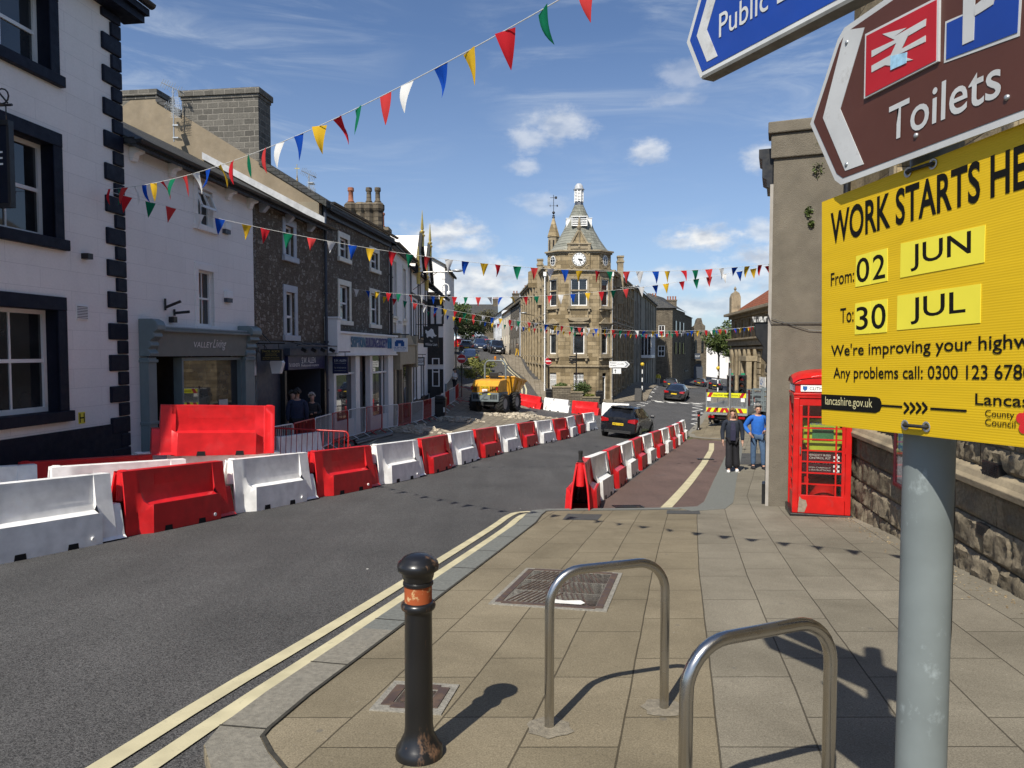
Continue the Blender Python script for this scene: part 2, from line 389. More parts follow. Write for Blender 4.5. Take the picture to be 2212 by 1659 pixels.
# ---------------------------------------------------------------- terrain
CP = [(x, y, -.094*y) for x in (-8, -3, 2, 6) for y in (-10, 0, 6)] + [
 (-9, 10, -.86), (-5.1, 9.3, -.82), (-3.63, 13.24, -1.12), (-2.08, 17.15, -1.37), (-.96, 21.2, -1.59), (.41, 25.2, -1.81), (1.9, 29.1, -2.03), (3.03, 33.2, -2.21), (4.6, 37, -2.4),
 (1.5, 12.2, -1.15), (1.73, 13.6, -1.28), (2.97, 17.6, -1.56), (4.27, 21.6, -1.82), (5.7, 25.6, -2.06), (7.1, 29.6, -2.3), (8.4, 33.6, -2.55), (9.2, 36, -2.62), (4.7, 10.7, -1.0), (6.5, 20, -1.72), (9.6, 30, -2.2), (10.8, 36, -2.35),
 (-7.4, 13.6, -1.0), (-6.5, 19.5, -1.22), (-5.0, 24.5, -1.42), (-4.78, 30, -1.66), (-4.4, 35, -1.75), (-1.3, 43, -2.1), (1.5, 53, -2.35), (6, 55, -2.45), (1.15, 58, -1.9), (2.8, 61, -1.2), (8.53, 60, -2.46), (14, 60, -2.72), (11, 58, -2.4),
 (15, 64, -2.82), (20.3, 90, -3.05), (34, 129, -4.4), (22.5, 72, -2.8), (19, 57, -2.6), (-5.4, 52, -1.05), (-4.1, 50, -1.24), (-.9, 83, 1.0), (-1.8, 87, 1.42), (-4.8, 79, .45), (-4.4, 93, 1.85), (-7.3, 98, 2.1), (-3.7, 145, 4.5), (-10.4, 164, 4.7),
 (-40, 40, -1), (45, 40, -3.2), (80, 130, -6.5), (-60, 160, 6), (60, 260, -9), (-60, 300, 8), (-40, 0, .6), (40, 0, -.5)]
CPA = np.array(CP); CPX, CPZ = CPA[:, :2], CPA[:, 2]
def _U(d2): return np.where(d2 > 1e-9, d2*np.log(np.maximum(d2, 1e-9)), 0)
_n = len(CPA); _K = _U(((CPX[:, None]-CPX[None])**2).sum(2))+np.eye(_n)*2.0
_P = np.hstack([np.ones((_n, 1)), CPX]); _A = np.block([[_K, _P], [_P.T, np.zeros((3, 3))]])
_w = np.linalg.solve(_A, np.concatenate([CPZ, np.zeros(3)]))
def Gv(X, Y):
    X = np.asarray(X, float); Y = np.asarray(Y, float); p = np.stack([X.ravel(), Y.ravel()], 1); out = np.empty(len(p))
    for i in range(0, len(p), 20000):
        q = p[i:i+20000]; out[i:i+20000] = _U(((q[:, None]-CPX[None])**2).sum(2)) @ _w[:_n]+_w[_n]+q @ _w[_n+1:]
    return out.reshape(X.shape)
def G(x, y): return float(Gv([x], [y])[0])
def gp(x, y, dz=0): return Vector((x, y, G(x, y)+dz))
def gat(px, py, lo=2, hi=170, dz=0):
    """where the line of sight through a photo point meets the ground"""
    v = ray(px, py); ds = np.linspace(lo, hi, 1500); z = EYE+v.z*ds-Gv(v.x*ds, ds)-dz
    i = int(np.argmax(z < 0)) if (z < 0).any() else len(ds)-1
    return Vector((v.x*ds[i], ds[i], G(v.x*ds[i], ds[i])+dz))
PAVE = .07
def drape(name, poly, dz, m, step=1.0, skirt=0, uv=None):
    bm = bmesh.new(); f = bm.faces.new([bm.verts.new((x, y, 0)) for x, y in poly])
    xs = [p[0] for p in poly]; ys = [p[1] for p in poly]
    for ax, lo, hi in ((0, min(xs), max(xs)), (1, min(ys), max(ys))):
        t = math.floor(lo/step)*step+step
        while t < hi:
            co = (t, 0, 0) if ax == 0 else (0, t, 0); no = (1, 0, 0) if ax == 0 else (0, 1, 0)
            bmesh.ops.bisect_plane(bm, geom=bm.verts[:]+bm.edges[:]+bm.faces[:], plane_co=co, plane_no=no); t += step*(1 if t < 70 or ax == 0 else 2)
    bmesh.ops.triangulate(bm, faces=[f for f in bm.faces if len(f.verts) > 4])
    bm.normal_update()
    for f in bm.faces:
        if f.normal.z < 0: f.normal_flip()
    z = Gv([v.co.x for v in bm.verts], [v.co.y for v in bm.verts])
    for v, q in zip(bm.verts, z): v.co.z = q+dz
    if uv:
        lay = bm.loops.layers.uv.new('UVMap')
        for f in bm.faces:
            for l in f.loops: l[lay].uv = uv(l.vert.co.x, l.vert.co.y)
    if skirt:
        ed = [e for e in bm.edges if e.is_boundary]; r = bmesh.ops.extrude_edge_only(bm, edges=ed)
        for v in [g for g in r['geom'] if isinstance(g, bmesh.types.BMVert)]: v.co.z -= skirt
    me = bpy.data.meshes.new(name); bm.to_mesh(me); bm.free(); me.materials.append(m)
    o = bpy.data.objects.new(name, me); COL.objects.link(o); return o
def strip(pts, w, off=0):
    """polygon of a band of width w along a polyline, shifted to its right by off"""
    P = [Vector((p[0], p[1])) for p in pts]; L = []; Rr = []
    for i, p in enumerate(P):
        t = (P[min(i+1, len(P)-1)]-P[max(i-1, 0)]).normalized(); nrm = Vector((t.y, -t.x))
        L.append(tuple(p+nrm*(off-w/2))); Rr.append(tuple(p+nrm*(off+w/2)))
    return L+Rr[::-1]
def dense(pts, s=.6):
    out = []
    for a, b in zip(pts, pts[1:]):
        k = max(1, int(math.dist(a, b)/s))
        out += [(a[0]+(b[0]-a[0])*i/k, a[1]+(b[1]-a[1])*i/k) for i in range(k)]
    return out+[pts[-1]]
def smooth_line(pts, it=2):
    for _ in range(it):
        q = [pts[0]]
        for a, b in zip(pts, pts[1:]):
            q += [(a[0]*.75+b[0]*.25, a[1]*.75+b[1]*.25), (a[0]*.25+b[0]*.75, a[1]*.25+b[1]*.75)]
        pts = q+[pts[-1]]
    return pts

# far land under everything
def grid(name, xs, ys, zf, m, kind='structure'):
    X, Y = np.meshgrid(xs, ys); Z = zf(X, Y); a, b = X.shape
    v = np.stack([X.ravel(), Y.ravel(), Z.ravel()], 1).tolist(); f = [(i*b+j, i*b+j+1, (i+1)*b+j+1, (i+1)*b+j) for i in range(a-1) for j in range(b-1)]
    me = bpy.data.meshes.new(name); me.from_pydata(v, [], f); me.materials.append(m); me.polygons.foreach_set('use_smooth', [True]*len(f))
    o = bpy.data.objects.new(name, me); COL.objects.link(o); return tag(o, kind=kind)
def landz(X, Y):
    z = Gv(np.clip(X, -60, 80), np.clip(Y, -10, 300))-.5
    hill = 34*np.exp(-((X-230)/260.)**2-((Y-760)/230.)**2)
    return np.where(Y > 300, z*0+(-9+8*(X < 0))+hill, z+hill)
grid('ground', np.linspace(-600, 900, 76), np.concatenate([np.linspace(-60, 300, 37), np.linspace(330, 1500, 30)]), landz,
     mat('grassy_land', (.07, .085, .03), .95, .3, .02))
grid('road', np.concatenate([np.arange(-16, 30, 1.), np.arange(30, 61, 3.)]), np.concatenate([np.arange(-6, 70, 1.), np.arange(70, 181, 3.)]), Gv, M['asph'])

# pavements ---------------------------------------------------------------
LINEC = np.array([(-8, -2.0), (0, .12), (3.21, .99), (7.13, 1.94), (11.64, 3.11), (13.95, 3.77), (20, 6.05), (27.3, 8.7), (34, 11.2), (60, 20), (100, 34)])
def flag_uv(x, y):
    c = float(np.interp(y, LINEC[:, 0], LINEC[:, 1])); return (y*1.03, (x-c)*.97+.01)
def flagmat(name, c1, c2, c3, c4, joint):
    m, n, b = newmat(name); uv = n.new('ShaderNodeUVMap').outputs[0]; u, v, _ = n.sep(uv)
    tc = n.new('ShaderNodeTexCoord').outputs['Object']
    wob = n.math('MULTIPLY', n.math('SUBTRACT', n.noise(tc, 1.2, 3), .5), .022); q = n.comb(n.math('ADD', u, wob), n.math('ADD', v, wob), 0)
    br = n.new('ShaderNodeTexBrick'); n.link(q, br.inputs['Vector']); br.offset = .37; br.offset_frequency = 2
    for k, val in (('Scale', 1), ('Mortar Size', .006), ('Mortar Smooth', .35), ('Brick Width', .93), ('Row Height', .465), ('Bias', 0.)): br.inputs[k].default_value = val
    for i, a in enumerate((c1, c2)): br.inputs[i+1].default_value = col_of(a)
    br.inputs['Mortar'].default_value = col_of(joint)
    right = n.math('GREATER_THAN', v, .0)
    colr = n.mix(right, n.mix(1., br.outputs[0], (1.0, .94, .82), 'MULTIPLY'), br.outputs[0])
    gr = n.noise(tc, 130, 3, .7); colr = n.mix(1., colr, n.mix(n.mr(gr, .32, .68), (.62,)*3, (1.38,)*3), 'MULTIPLY')
    st = n.noise(tc, .9, 6, .65, .5); colr = n.mix(1., colr, n.mix(n.mr(st, .3, .72), (1.14, 1.14, 1.13), (.70, .69, .67)), 'MULTIPLY')
    lich = n.mr(n.noise(tc, 26, 3, .6), .70, .76, 0, .45); colr = n.mix(lich, colr, (.40, .39, .36))
    gum = n.new('ShaderNodeTexVoronoi'); n.link(tc, gum.inputs['Vector']); gum.inputs['Scale'].default_value = 2.3
    colr = n.mix(n.mr(gum.outputs['Distance'], .04, .055, .55, 0), colr, (.11, .105, .095))
    n.link(colr, b.inputs['Base Color']); b.inputs['Roughness'].default_value = .88; b.inputs['Specular IOR Level'].default_value = .25
    bp = n.new('ShaderNodeBump'); bp.inputs['Strength'].default_value = .5; bp.inputs['Distance'].default_value = .008
    n.link(n.math('ADD', n.math('SUBTRACT', 1., br.outputs[1]), n.math('MULTIPLY', gr, .35)), bp.inputs['Height']); n.link(bp.outputs[0], b.inputs['Normal'])
    return m
M['flags'] = flagmat('buff_stone_flags', (.185, .167, .130), (.222, .2, .158), None, None, (.075, .066, .05))
KR = [(-.5, -3), (-.6, 0), (-.85, 2.2), (-1.12, 2.75), (-1.36, 3.07), (-1.49, 3.3), (-1.50, 3.5), (-1.42, 3.95), (-1.13, 5.16), (-.42, 8.2), (.1, 10.5), (.22, 11.3), (.34, 11.8), (.62, 12.02), (1.33, 12.1), (2.9, 12.28), (3.3, 12.4), (3.62, 13.1), (4.9, 16.9), (6.6, 21.8), (8.35, 26.9), (9.15, 29.6), (9.35, 31.2), (9.0, 32.6), (8.75, 34.3), (9.1, 36.2), (10.6, 40), (13.9, 50), (16.8, 58.5), (18.6, 66), (22.4, 78), (27, 90), (38, 115)]
tag(drape('pavement', KR+[(48, 110), (48, 60), (24, 30), (18, -3)], PAVE, M['flags'], 1.0, .12, flag_uv), kind='structure')
tag(drape('kerb_strip', strip(dense(KR[8:16], .5), .27, .14), PAVE+.006, M['kerbg'], 1.0, .1), kind='structure')
tag(drape('kerb_strip', strip(dense(KR[:9], .4), .25, .13), PAVE+.006, M['kerb'], 1.0, .1), kind='structure')
tag(drape('kerb_strip', strip(dense(KR[15:23], .5), .52, .27), PAVE+.006, M['kerbg'], 1.0, .1), kind='structure')
tag(drape('kerb_strip', strip(dense(KR[22:32], 1), .3, .16), PAVE+.006, M['kerb'], 1.0, .1), kind='structure')
tag(drape('tarmac_patch', [(6.75, 20.9), (7.9, 20.6), (9.3, 24.2), (8.1, 24.7)], PAVE+.005, M['asph2']), kind='structure')
tag(drape('tarmac_patch', [(.78, 10.75), (1.32, 10.7), (1.48, 11.35), (.92, 11.42)], PAVE+.005, M['asph2'], .5), kind='structure')
tag(drape('tarmac_patch', [(2.55, 11.45), (3.1, 11.4), (3.2, 11.85), (2.66, 11.9)], PAVE+.005, M['asph2'], .5), kind='structure')
tag(drape('parking_bay', [(1.25, 12.16), (2.9, 12.31), (3.28, 12.45), (3.6, 13.12), (4.88, 16.92), (6.58, 21.83), (8.33, 26.93), (9.12, 29.63), (9.32, 31.2), (8.97, 32.58), (8.7, 34.5), (1.72, 13.6)], .005, M['redasph'], 1.0), kind='structure')
LP = [(-8.2, 12.5), (-6.6, 14.2), (-5.2, 19), (-4.4, 22.9), (-2.3, 27.7), (-.6, 32.9), (.9, 38.5), (1.6, 44), (1.0, 49), (-1.2, 53), (-3.4, 55), (-5.0, 62), (-6.6, 80), (-8.2, 100), (-13, 100), (-13, 12.5)]
M['setts'] = masonry('worn_stone_paving', (.20, .172, .13), (.26, .225, .175), (.08, .068, .05), .55, .4, .012, .5, .9, mapping='uv', stain=.45, stainc=(.09, .08, .065))
tag(drape('left_pavement', LP, PAVE, M['setts'], 1.0, .12, lambda x, y: (y, x-.1*y)), kind='structure')
tag(drape('kerb_strip', strip(dense(LP[1:9], .8), .26, -.14), PAVE+.006, M['kerb'], 1.0, .1), kind='structure')
# library side: corner and hill street pavement, market street far pavement
HP = [(2.4, 56.5), (3.6, 55.2), (6.2, 55.6), (9.2, 57.2), (11.6, 60.5), (13.4, 68), (17.2, 82), (22, 96), (31, 116), (28, 122), (9, 66), (2, 64), (.8, 90), (-3.6, 150), (-6.2, 150), (-2.9, 100), (-.75, 82), (1.4, 62)]
tag(drape('library_pavement', HP, PAVE, M['setts'], 1.0, .12, lambda x, y: (y, x)), kind='structure')
JT = mat('dark_joint_soil', (.035, .032, .024), .95, .4, 20)
tag(drape('joint_line', strip(dense(KR[:16], .4), .022, .268), PAVE+.010, JT, .5), kind='structure')
KD = dense(KR[3:14], .12); acc = 0
for a, c in zip(KD, KD[1:]):
    acc += math.dist(a, c)
    if acc > .92:
        acc = 0; d = (Vector(c)-Vector(a)).normalized(); n_ = Vector((d.y, -d.x)); p = Vector(a); tag(drape('joint_line', [tuple(p), tuple(p+n_*.26), tuple(p+n_*.26+d*.012), tuple(p+d*.012)], PAVE+.0095, JT, .5), kind='structure')
# markings ------------------------------------------------------------------
Y1 = smooth_line([(-2.45, .5), (-1.86, 3.7), (-1.43, 5.35), (-.82, 8), (-.24, 10.6), (-.08, 11.5), (.1, 12.05), (.6, 12.16)], 2)
Y2 = smooth_line([(-2.25, .5), (-1.68, 3.45), (-1.23, 5.3), (-.6, 8), (-.07, 10.3), (.1, 11.35), (.26, 11.88), (.6, 12.02)], 2)
for q in (Y1, Y2): tag(drape('road_marking', strip(dense(q[:-3], .4), .115), .009, M['yellow'], .5), kind='structure')
tag(drape('road_marking', strip(dense([(2.72, 12.42), (4.3, 16.9), (6.0, 21.8), (7.7, 26.9), (8.6, 30)], .5), .2), .014, M['yellow'], .5), kind='structure')
for o_ in (0, .36): tag(drape('road_marking', strip(dense([(.75+o_, 56), (.85+o_, 59.5), (-.12+o_, 70), (-1.35+o_, 82.5)], 1), .13), .012, M['yellow'], 1), kind='structure')
for k in range(4):
    x, y = 12.97+k*1.06, 61.3-k*.2
    tag(drape('zebra_stripe', [(x-.33, y-1.3), (x+.33, y-1.4), (x+.42, y+1.4), (x-.24, y+1.5)], .01, M['rwhite']), kind='structure')
def zig(a, b, n, amp, w=.12):
    A = Vector(a); B = Vector(b); t = (B-A)/n; nn = Vector((t.y, -t.x)).normalized()*amp
    pts = [tuple(A+t*i+nn*(1 if i % 2 else -1)) for i in range(n+1)]
    mb = None
    tag(drape('zigzag_marking', strip(dense(pts, 1.2), w), .011, M['rwhite'], 2), kind='structure')
zig((9.6, 53), (11.6, 59), 7, .38); zig((12.4, 64.5), (16.5, 80), 9, .4); zig((10.0, 37.5), (15.6, 58.8), 15, .36); zig((18.2, 63.5), (21, 74), 8, .36)
for sgn in (-1, 1):
    for k in range(5):
        x, y = 12.6+k*1.06, 61.2-k*.2+sgn*2.1
        tag(drape('give_way_dash', [(x, y-.1), (x+.55, y-.12), (x+.55, y+.12), (x, y+.14)], .01, M['rwhite']), kind='structure')
for pts in ([(-6.2, 19.3), (-4.6, 21.5), (-4.75, 27)], [(-.5, 38), (.6, 43), (.4, 47)]):
    tag(drape('road_marking', strip(dense(pts, .5), .07), PAVE+.006, M['yellow'], .7), kind='structure')

# iron covers -----------------------------------------------------------------
M['rustiron'] = worn('rusty_iron', (.07, .048, .04), (.115, .075, .052), .8, 12, .6, .4, .45, .6, (1, 1, 1), .4)
M['concrete'] = mat('rough_concrete', (.25, .235, .2), .95, .3, 30, .6, 90)
def frame_on(p, rz):   # local frame lying on the slope at p
    e = .3; c, s = math.cos(rz), math.sin(rz)
    X = (gp(p[0]+c*e, p[1]+s*e)-gp(p[0]-c*e, p[1]-s*e)).normalized(); Yv = (gp(p[0]-s*e, p[1]+c*e)-gp(p[0]+s*e, p[1]-c*e)).normalized(); Z = X.cross(Yv)
    return Matrix(((X.x, Yv.x, Z.x, p[0]), (X.y, Yv.y, Z.y, p[1]), (X.z, Yv.z, Z.z, p[2]), (0, 0, 0, 1)))
def cover(name, label, p, rz, w, l, kind):
    t = thing(name, label, 'manhole cover'); t.matrix_world = frame_on(p, rz)
    mb = MB(); mb.box(-w/2-.07, -l/2-.07, -.03, w/2+.07, l/2+.07, .006); mb.build('concrete_surround', M['concrete'], t)
    fr = MB()
    for s in (-1, 1):
        fr.box(s*w/2-.03, -l/2, 0, s*w/2+.03, l/2, .012); fr.box(-w/2+.03, s*(l/2)-.03, 0, w/2-.03, s*(l/2)+.03, .012)
    fr.build('frame', M['rustiron'], t)
    rows = 3 if kind == 'ribbed' else 1
    for i in range(rows):
        y0 = -l/2+.035+i*(l-.07)/rows; y1 = y0+(l-.07)/rows-.012
        pl = MB(); pl.box(-w/2+.035, y0, -.01, w/2-.035, y1, .006)
        if kind == 'ribbed':
            k = 16
            for j in range(k):
                x = -w/2+.05+(w-.12)*j/k; a, b_ = (y0+.02, y1-.02)
                sh = (.10 if j < k/2 else -.10)
                pl.add([(x, a, .006), (x+.016, a, .006), (x+.016+sh, b_, .006), (x+sh, b_, .006), (x+.003, a, .013), (x+.013, a, .013), (x+.013+sh, b_, .013), (x+.003+sh, b_, .013)], [(4, 5, 6, 7), (0, 1, 5, 4), (1, 2, 6, 5), (2, 3, 7, 6), (3, 0, 4, 7)])
        else:
            for a in range(5):
                for c_ in range(5): pl.box(-w/2+.06+a*(w-.12)/5, y0+.03+c_*(y1-y0-.05)/5, .006, -w/2+.06+a*(w-.12)/5+.028, y0+.03+c_*(y1-y0-.05)/5+.016, .014)
        pl.build('cover_plate', M['rustiron'], t)
    if kind == 'ribbed':
        pm = MB(); pm.add([(.05, -l/2+.05, .015), (.27, -l/2+.05, .015), (.3, -l/2+.11, .015), (.25, -l/2+.19, .015), (.12, -l/2+.15, .015), (.03, -l/2+.17, .015)], [(0, 1, 2, 3, 4, 5)]); pm.build('paint_patch', M['rwhite'], t)
    return t
pc = gp(.46, 6.42, PAVE+.002); cover('manhole_cover', 'large rusty ribbed manhole cover with a white paint patch, set in the flags', pc, R(-14), .86, 1.32, 'ribbed')
pc = gp(-.54, 3.87, PAVE+.002); cover('manhole_cover', 'small rusty studded cover in the flags behind the black bollard', pc, R(-9), .26, .28, 'stud')
def grate(p, rz, label):
    t = thing('drain_grate', label, 'drain'); t.matrix_world = frame_on(p, rz)
    mb = MB(); mb.box(-.26, -.14, -.02, .26, .14, .004); mb.build('recess', M['dark'], t)
    mb = MB()
    for i in range(11): mb.box(-.25+i*.05, -.13, .004, -.232+i*.05, .13, .016)
    for s in (-1, 1): mb.box(-.27, s*.135-.015, .004, .27, s*.135+.015, .018)
    mb.build('grating', M['iron'], t)
grate(gp(2.15, 12.85, .008), R(5), 'dark drain grate in the red tarmac just behind the front kerb'); grate(gp(6.45, 23.2, .016), R(-10), 'dark drain grate across the yellow line in the bay')
# ---------------------------------------------------------------- water barriers
def barrier_proto(m):
    A = [(.075, .87), (.10, .72), (.128, .56), (.142, .48), (.19, .30), (.235, .06), (.27, .02)]
    A2 = [(.075, .87), (.10, .72), (.125, .56), (.14, .48), (.16, .30), (.175, .08), (.178, 0)]
    B = [(.075, .87), (.080, .66), (.088, .54), (.125, .425), (.225, .372), (.265, .40), (.292, 0)]
    F = [(.075, .87), (.10, .72), (.128, .56), (.15, .49), (.18, .44), (.205, .3), (.235, 0)]
    T = [(.12, .46), (.12, .46), (.12, .46), (.125, .45), (.17, .30), (.225, .06), (.27, .02)]
    st = [(-.84, A2), (-.80, A2), (-.73, F), (-.64, B), (.62, B), (.655, B), (.66, A), (.86, A), (.90, A), (.905, T), (.985, T), (1.03, T)]
    mb = MB(); EMB = MB()
    for s in (1, -1):   # two half shells, turned by 180 degrees about the vertical
        path = []; pts = []; k = len(A)+2
        for x, pr in st:
            loop = [(0, pr[0][1])]+[(-y, z) for y, z in pr]+[(0, 0)]
            if s == 1: pts += [(x, y, z) for y, z in loop]
            else:
                # the rear bench runs the same way as seen from its own side, the end tab stays at this end
                bx = {-.73: -.655, -.64: -.65, .62: .64, .655: .73}.get(x, x)
                pr2 = {-.73: B, .655: F}.get(x, pr); pr2 = A2 if x == -.80 else pr2
                loop = [(0, pr2[0][1])]+[(-y, z) for y, z in pr2]+[(0, 0)]
                pts += [(bx, -y, z) for y, z in loop]
        fs = [(i*k+q, i*k+(q+1) % k, (i+1)*k+(q+1) % k, (i+1)*k+q) for i in range(len(st)-1) for q in range(k-1)]
        fs += [tuple((len(st)-1)*k+q for q in range(k))]
        mb.add(pts, fs)
        # hollow end: thin shell
        o_ = A2; i_ = [(y-.03, min(z, .83)) for y, z in A2]
        loop = [(-y*s, z) for y, z in o_]+[(-max(y, .012)*s, z) for y, z in i_[::-1]]
        mb.ring([((-1.0, 0, 0), (0, 1, 0), (0, 0, 1)), ((-.84, 0, 0), (0, 1, 0), (0, 0, 1))], loop)
        EMB.prism([(-s*.078, .81), (-s*.0795, .81), (-s*.0825, .64), (-s*.079, .64)], 'x', -.46, .46)
    for s in (1, -1): mb.quad((-.84, 0, .87), (-.84, -s*.075, .87), (-1.0, -s*.075, .87), (-1.0, 0, .87))
    return mb, EMB
def finish_barrier(color, name):
    t = bpy.data.objects.new(name, None); COL.objects.link(t)
    b, em = barrier_proto(None)
    body = b.build('shell', M[color], t); bm = bmesh.new(); bm.from_mesh(body.data); bmesh.ops.remove_doubles(bm, verts=bm.verts, dist=.0005); bmesh.ops.recalc_face_normals(bm, faces=bm.faces); bm.to_mesh(body.data); bm.free()
    body.data.polygons.foreach_set('use_smooth', [True]*len(body.data.polygons)); body.data.set_sharp_from_angle(angle=R(28)); md = body.modifiers.new('bevel', 'BEVEL'); md.width = .014; md.segments = 2; md.limit_method = 'ANGLE'; md.angle_limit = R(30)
    em.build('embossed_panel', M[color], t)
    mb = MB(); mb.lathe([(.05, .46), (.072, .47), (.072, .87), (.05, .885), (.02, .885)], (-.925, 0, 0), 14); mb.build('hinge_post', M[color], t, smooth=40)
    mb = MB()
    for x in (-.38, .26):
        for s in (-1, 1): mb.prism([(x-.075, -.005), (x+.075, -.005), (x+.06, .075), (x-.06, .075)], 'y', s*.284, s*.293)
    mb.build('forklift_slot', M['dark'], t)
    mb = MB(); mb.M = Matrix.Translation((.52, -.292, .09)) @ Matrix.Rotation(R(90), 4, 'X'); mb.lathe([(.026, -.01), (.026, .012), (.012, .012), (.012, .004)], n=12); mb.build('drain_plug', M['bwhite'], t, smooth=40)
    return t
PR = finish_barrier('bred', 'red_barrier'); PW = finish_barrier('bwhite', 'white_barrier'); used_pr = set()
def place_barrier(red, p, d, label, group, lift=0, tilt=True, flip=1):
    pr = PR if red else PW
    if pr.name in used_pr: t = copy_tree(pr)
    else: t = pr; used_pr.add(pr.name)
    d = Vector((d[0], d[1])).normalized()
    a, b = gp(p[0]-d.x*.9, p[1]-d.y*.9), gp(p[0]+d.x*.9, p[1]+d.y*.9)
    X = (b-a).normalized(); Z = Vector((0, 0, 1)); Yv = Z.cross(X).normalized(); Z = X.cross(Yv)
    o = (a+b)/2+Vector((0, 0, lift))
    t.matrix_world = Matrix(((X.x, Yv.x, Z.x, o.x), (X.y, Yv.y, Z.y, o.y), (X.z, Yv.z, Z.z, o.z), (0, 0, 0, 1)))
    return tag(t, label, 'barrier', group)
ORD = ['first', 'second', 'third', 'fourth', 'fifth', 'sixth', 'seventh', 'eighth', 'ninth', 'tenth', 'eleventh', 'twelfth', 'thirteenth', 'fourteenth', 'fifteenth', 'sixteenth', 'seventeenth']
# left edge of the running lane; points are the far lower corners, so the row itself lies .2 m to the left
LR = [(-6.9, 8.55), (-5.1, 9.3), (-4.42, 11.29), (-3.63, 13.24), (-2.82, 15.18), (-2.08, 17.15), (-1.54, 19.19), (-.96, 21.21), (-.28, 23.2), (.41, 25.19), (1.1, 27.18), (1.91, 29.13), (2.62, 31.0), (3.15, 33.0), (3.75, 35.0), (4.6, 37.07)]
LR[0] = (-5.85, 7.38)
nr = nw = 0
for i, (a, b) in enumerate(zip(LR, LR[1:])):
    A, B = Vector(a), Vector(b); d = (B-A).normalized(); n_ = Vector((-d.y, d.x))*.24; c = (A+B)/2+n_-d*.1
    red = i % 2 == 1
    if red: nr += 1; w = f'{ORD[nr-1]} red barrier from the near end of the left hand row'
    else: nw += 1; w = f'{ORD[nw-1]} white barrier from the near end of the left hand row'
    extra = {0: ', nearest of all', 1: ', two bright red benches wide in view', 14: ', beside the black hatchback'}.get(i, '')
    place_barrier(red, c, d, w+extra if i != 1 else w, 'barriers along the left of the lane')
RR = [(1.42, 11.75), (1.73, 13.55), (2.36, 15.55), (2.97, 17.55), (3.62, 19.55), (4.27, 21.56), (4.97, 23.55), (5.7, 25.5), (6.42, 27.5), (7.1, 29.5), (7.76, 31.5), (8.35, 33.4), (9.0, 35.4)]
nr = nw = 0
for i, (a, b) in enumerate(zip(RR, RR[1:])):
    A, B = Vector(a), Vector(b); d = (B-A).normalized(); n_ = Vector((-d.y, d.x))*.28; c = (A+B)/2+n_-d*.12
    if i == 0: c = c+d*.3
    red = i % 2 == 0
    if red: nr += 1; w = f'{ORD[nr-1]} red barrier from the near end of the row beside the parking bay'
    else: nw += 1; w = f'{ORD[nw-1]} white barrier from the near end of the row beside the parking bay'
    t = place_barrier(red, c, d, w, 'barriers beside the parking bay')
    if i == 0: RB0 = t
# far row closing the square
for i, (p, d, red) in enumerate([((-.65, 51.1), (.83, -.5), 0), ((1.25, 49.85), (.83, -.55), 1), ((3.12, 48.6), (.83, -.55), 0), ((5.0, 47.35), (.83, -.55), 1), ((6.9, 46.1), (.83, -.55), 0)]):
    place_barrier(red, p, d, ['white barrier in front of the hill street, hidden in part by the yellow dumper', 'red barrier in front of the library corner, nearest the yellow dumper', 'white barrier standing in front of the stone planter', 'red barrier standing in front of the black bin by the planter', 'white barrier at the far end of the row, behind the black hatchback'][i], 'barriers across the far side of the square')
for p, d, red, lab, lift in [((-7.75, 9.7), (.7, .75), 0, 'white barrier in front of the navy plinth, at the very left of the back row', 0), ((-6.85, 11.3), (.68, .75), 1, 'red barrier in the back row, dark in the shade of the pub corner', 0), ((-6.1, 12.95), (.5, .9), 0, 'white barrier in the shade before the grey shopfront', 0),
                       ((-6.0, 10.7), (.72, .82), 0, 'white barrier lying between the two rows, a small black mark on its end', 0), ((-5.2, 16.9), (.25, 1), 0, 'white barrier behind the red railed fence, in the shade', 0),
                       ((-5.3, 12.6), (-.86, -.5), 0, 'white barrier carrying the stacked red one', 0), ((-5.36, 12.55), (-.86, -.5), 1, 'red barrier stacked high on top of another, before the shopfront', .86)]:
    place_barrier(red, p, d, lab, None, lift)
t = thing('rubber_foot', 'black rubber stub standing on the nearest red barrier of the bay row', 'rubber stub', RB0.matrix_world @ Vector((-.93, 0, .885)))
mb = MB(); mb.lathe([(.045, 0), (.045, .03), (.034, .04), (.034, .15), (.038, .155), (.038, .2), (.02, .205)], n=12); mb.build('stub', M['rubber'], t, smooth=40)
mb = MB(); mb.lathe([(.06, 0), (.06, .012), (.04, .014)], n=12); mb.build('flange', M['rubber'], t, smooth=40)

# ---------------------------------------------------------------- pedestrian fences
def fence_proto(m, name):
    t = bpy.data.objects.new(name, None); COL.objects.link(t); L, H, r = 1.0, 1.05, .1
    mb = MB(); pts = []
    for cx, cz, a0 in ((-L+r, H-r, 180), (L-r, H-r, 90), (L-r, .17+r, 0), (-L+r, .17+r, -90)):
        for q in range(5): pts.append((cx+r*math.cos(R(a0-q*22.5)), 0, cz+r*math.sin(R(a0-q*22.5))))
    mb.tube(pts+[pts[0]], .019, 8); mb.build('frame', M[m], t, smooth=50)
    mb = MB()
    for i in range(15): mb.tube([(-L+.13*(i+.65), 0, .18), (-L+.13*(i+.65), 0, H-.01)], .008, 5)
    mb.build('bars', M[m], t, smooth=60)
    for x in (-.62, .62):
        mb = MB(); mb.tube([(x, -.3, .015), (x, -.05, .17), (x, .05, .17), (x, .3, .015)], .017, 6); mb.build('foot', M[m], t, smooth=60)
    mb = MB(); mb.tube([(L-.01, 0, .75), (L+.05, 0, .76), (L+.06, 0, .66)], .008, 5); mb.build('hook', M[m], t)
    return t
FR, FW = fence_proto('fred', 'red_fence'), fence_proto('fwhite', 'white_fence')
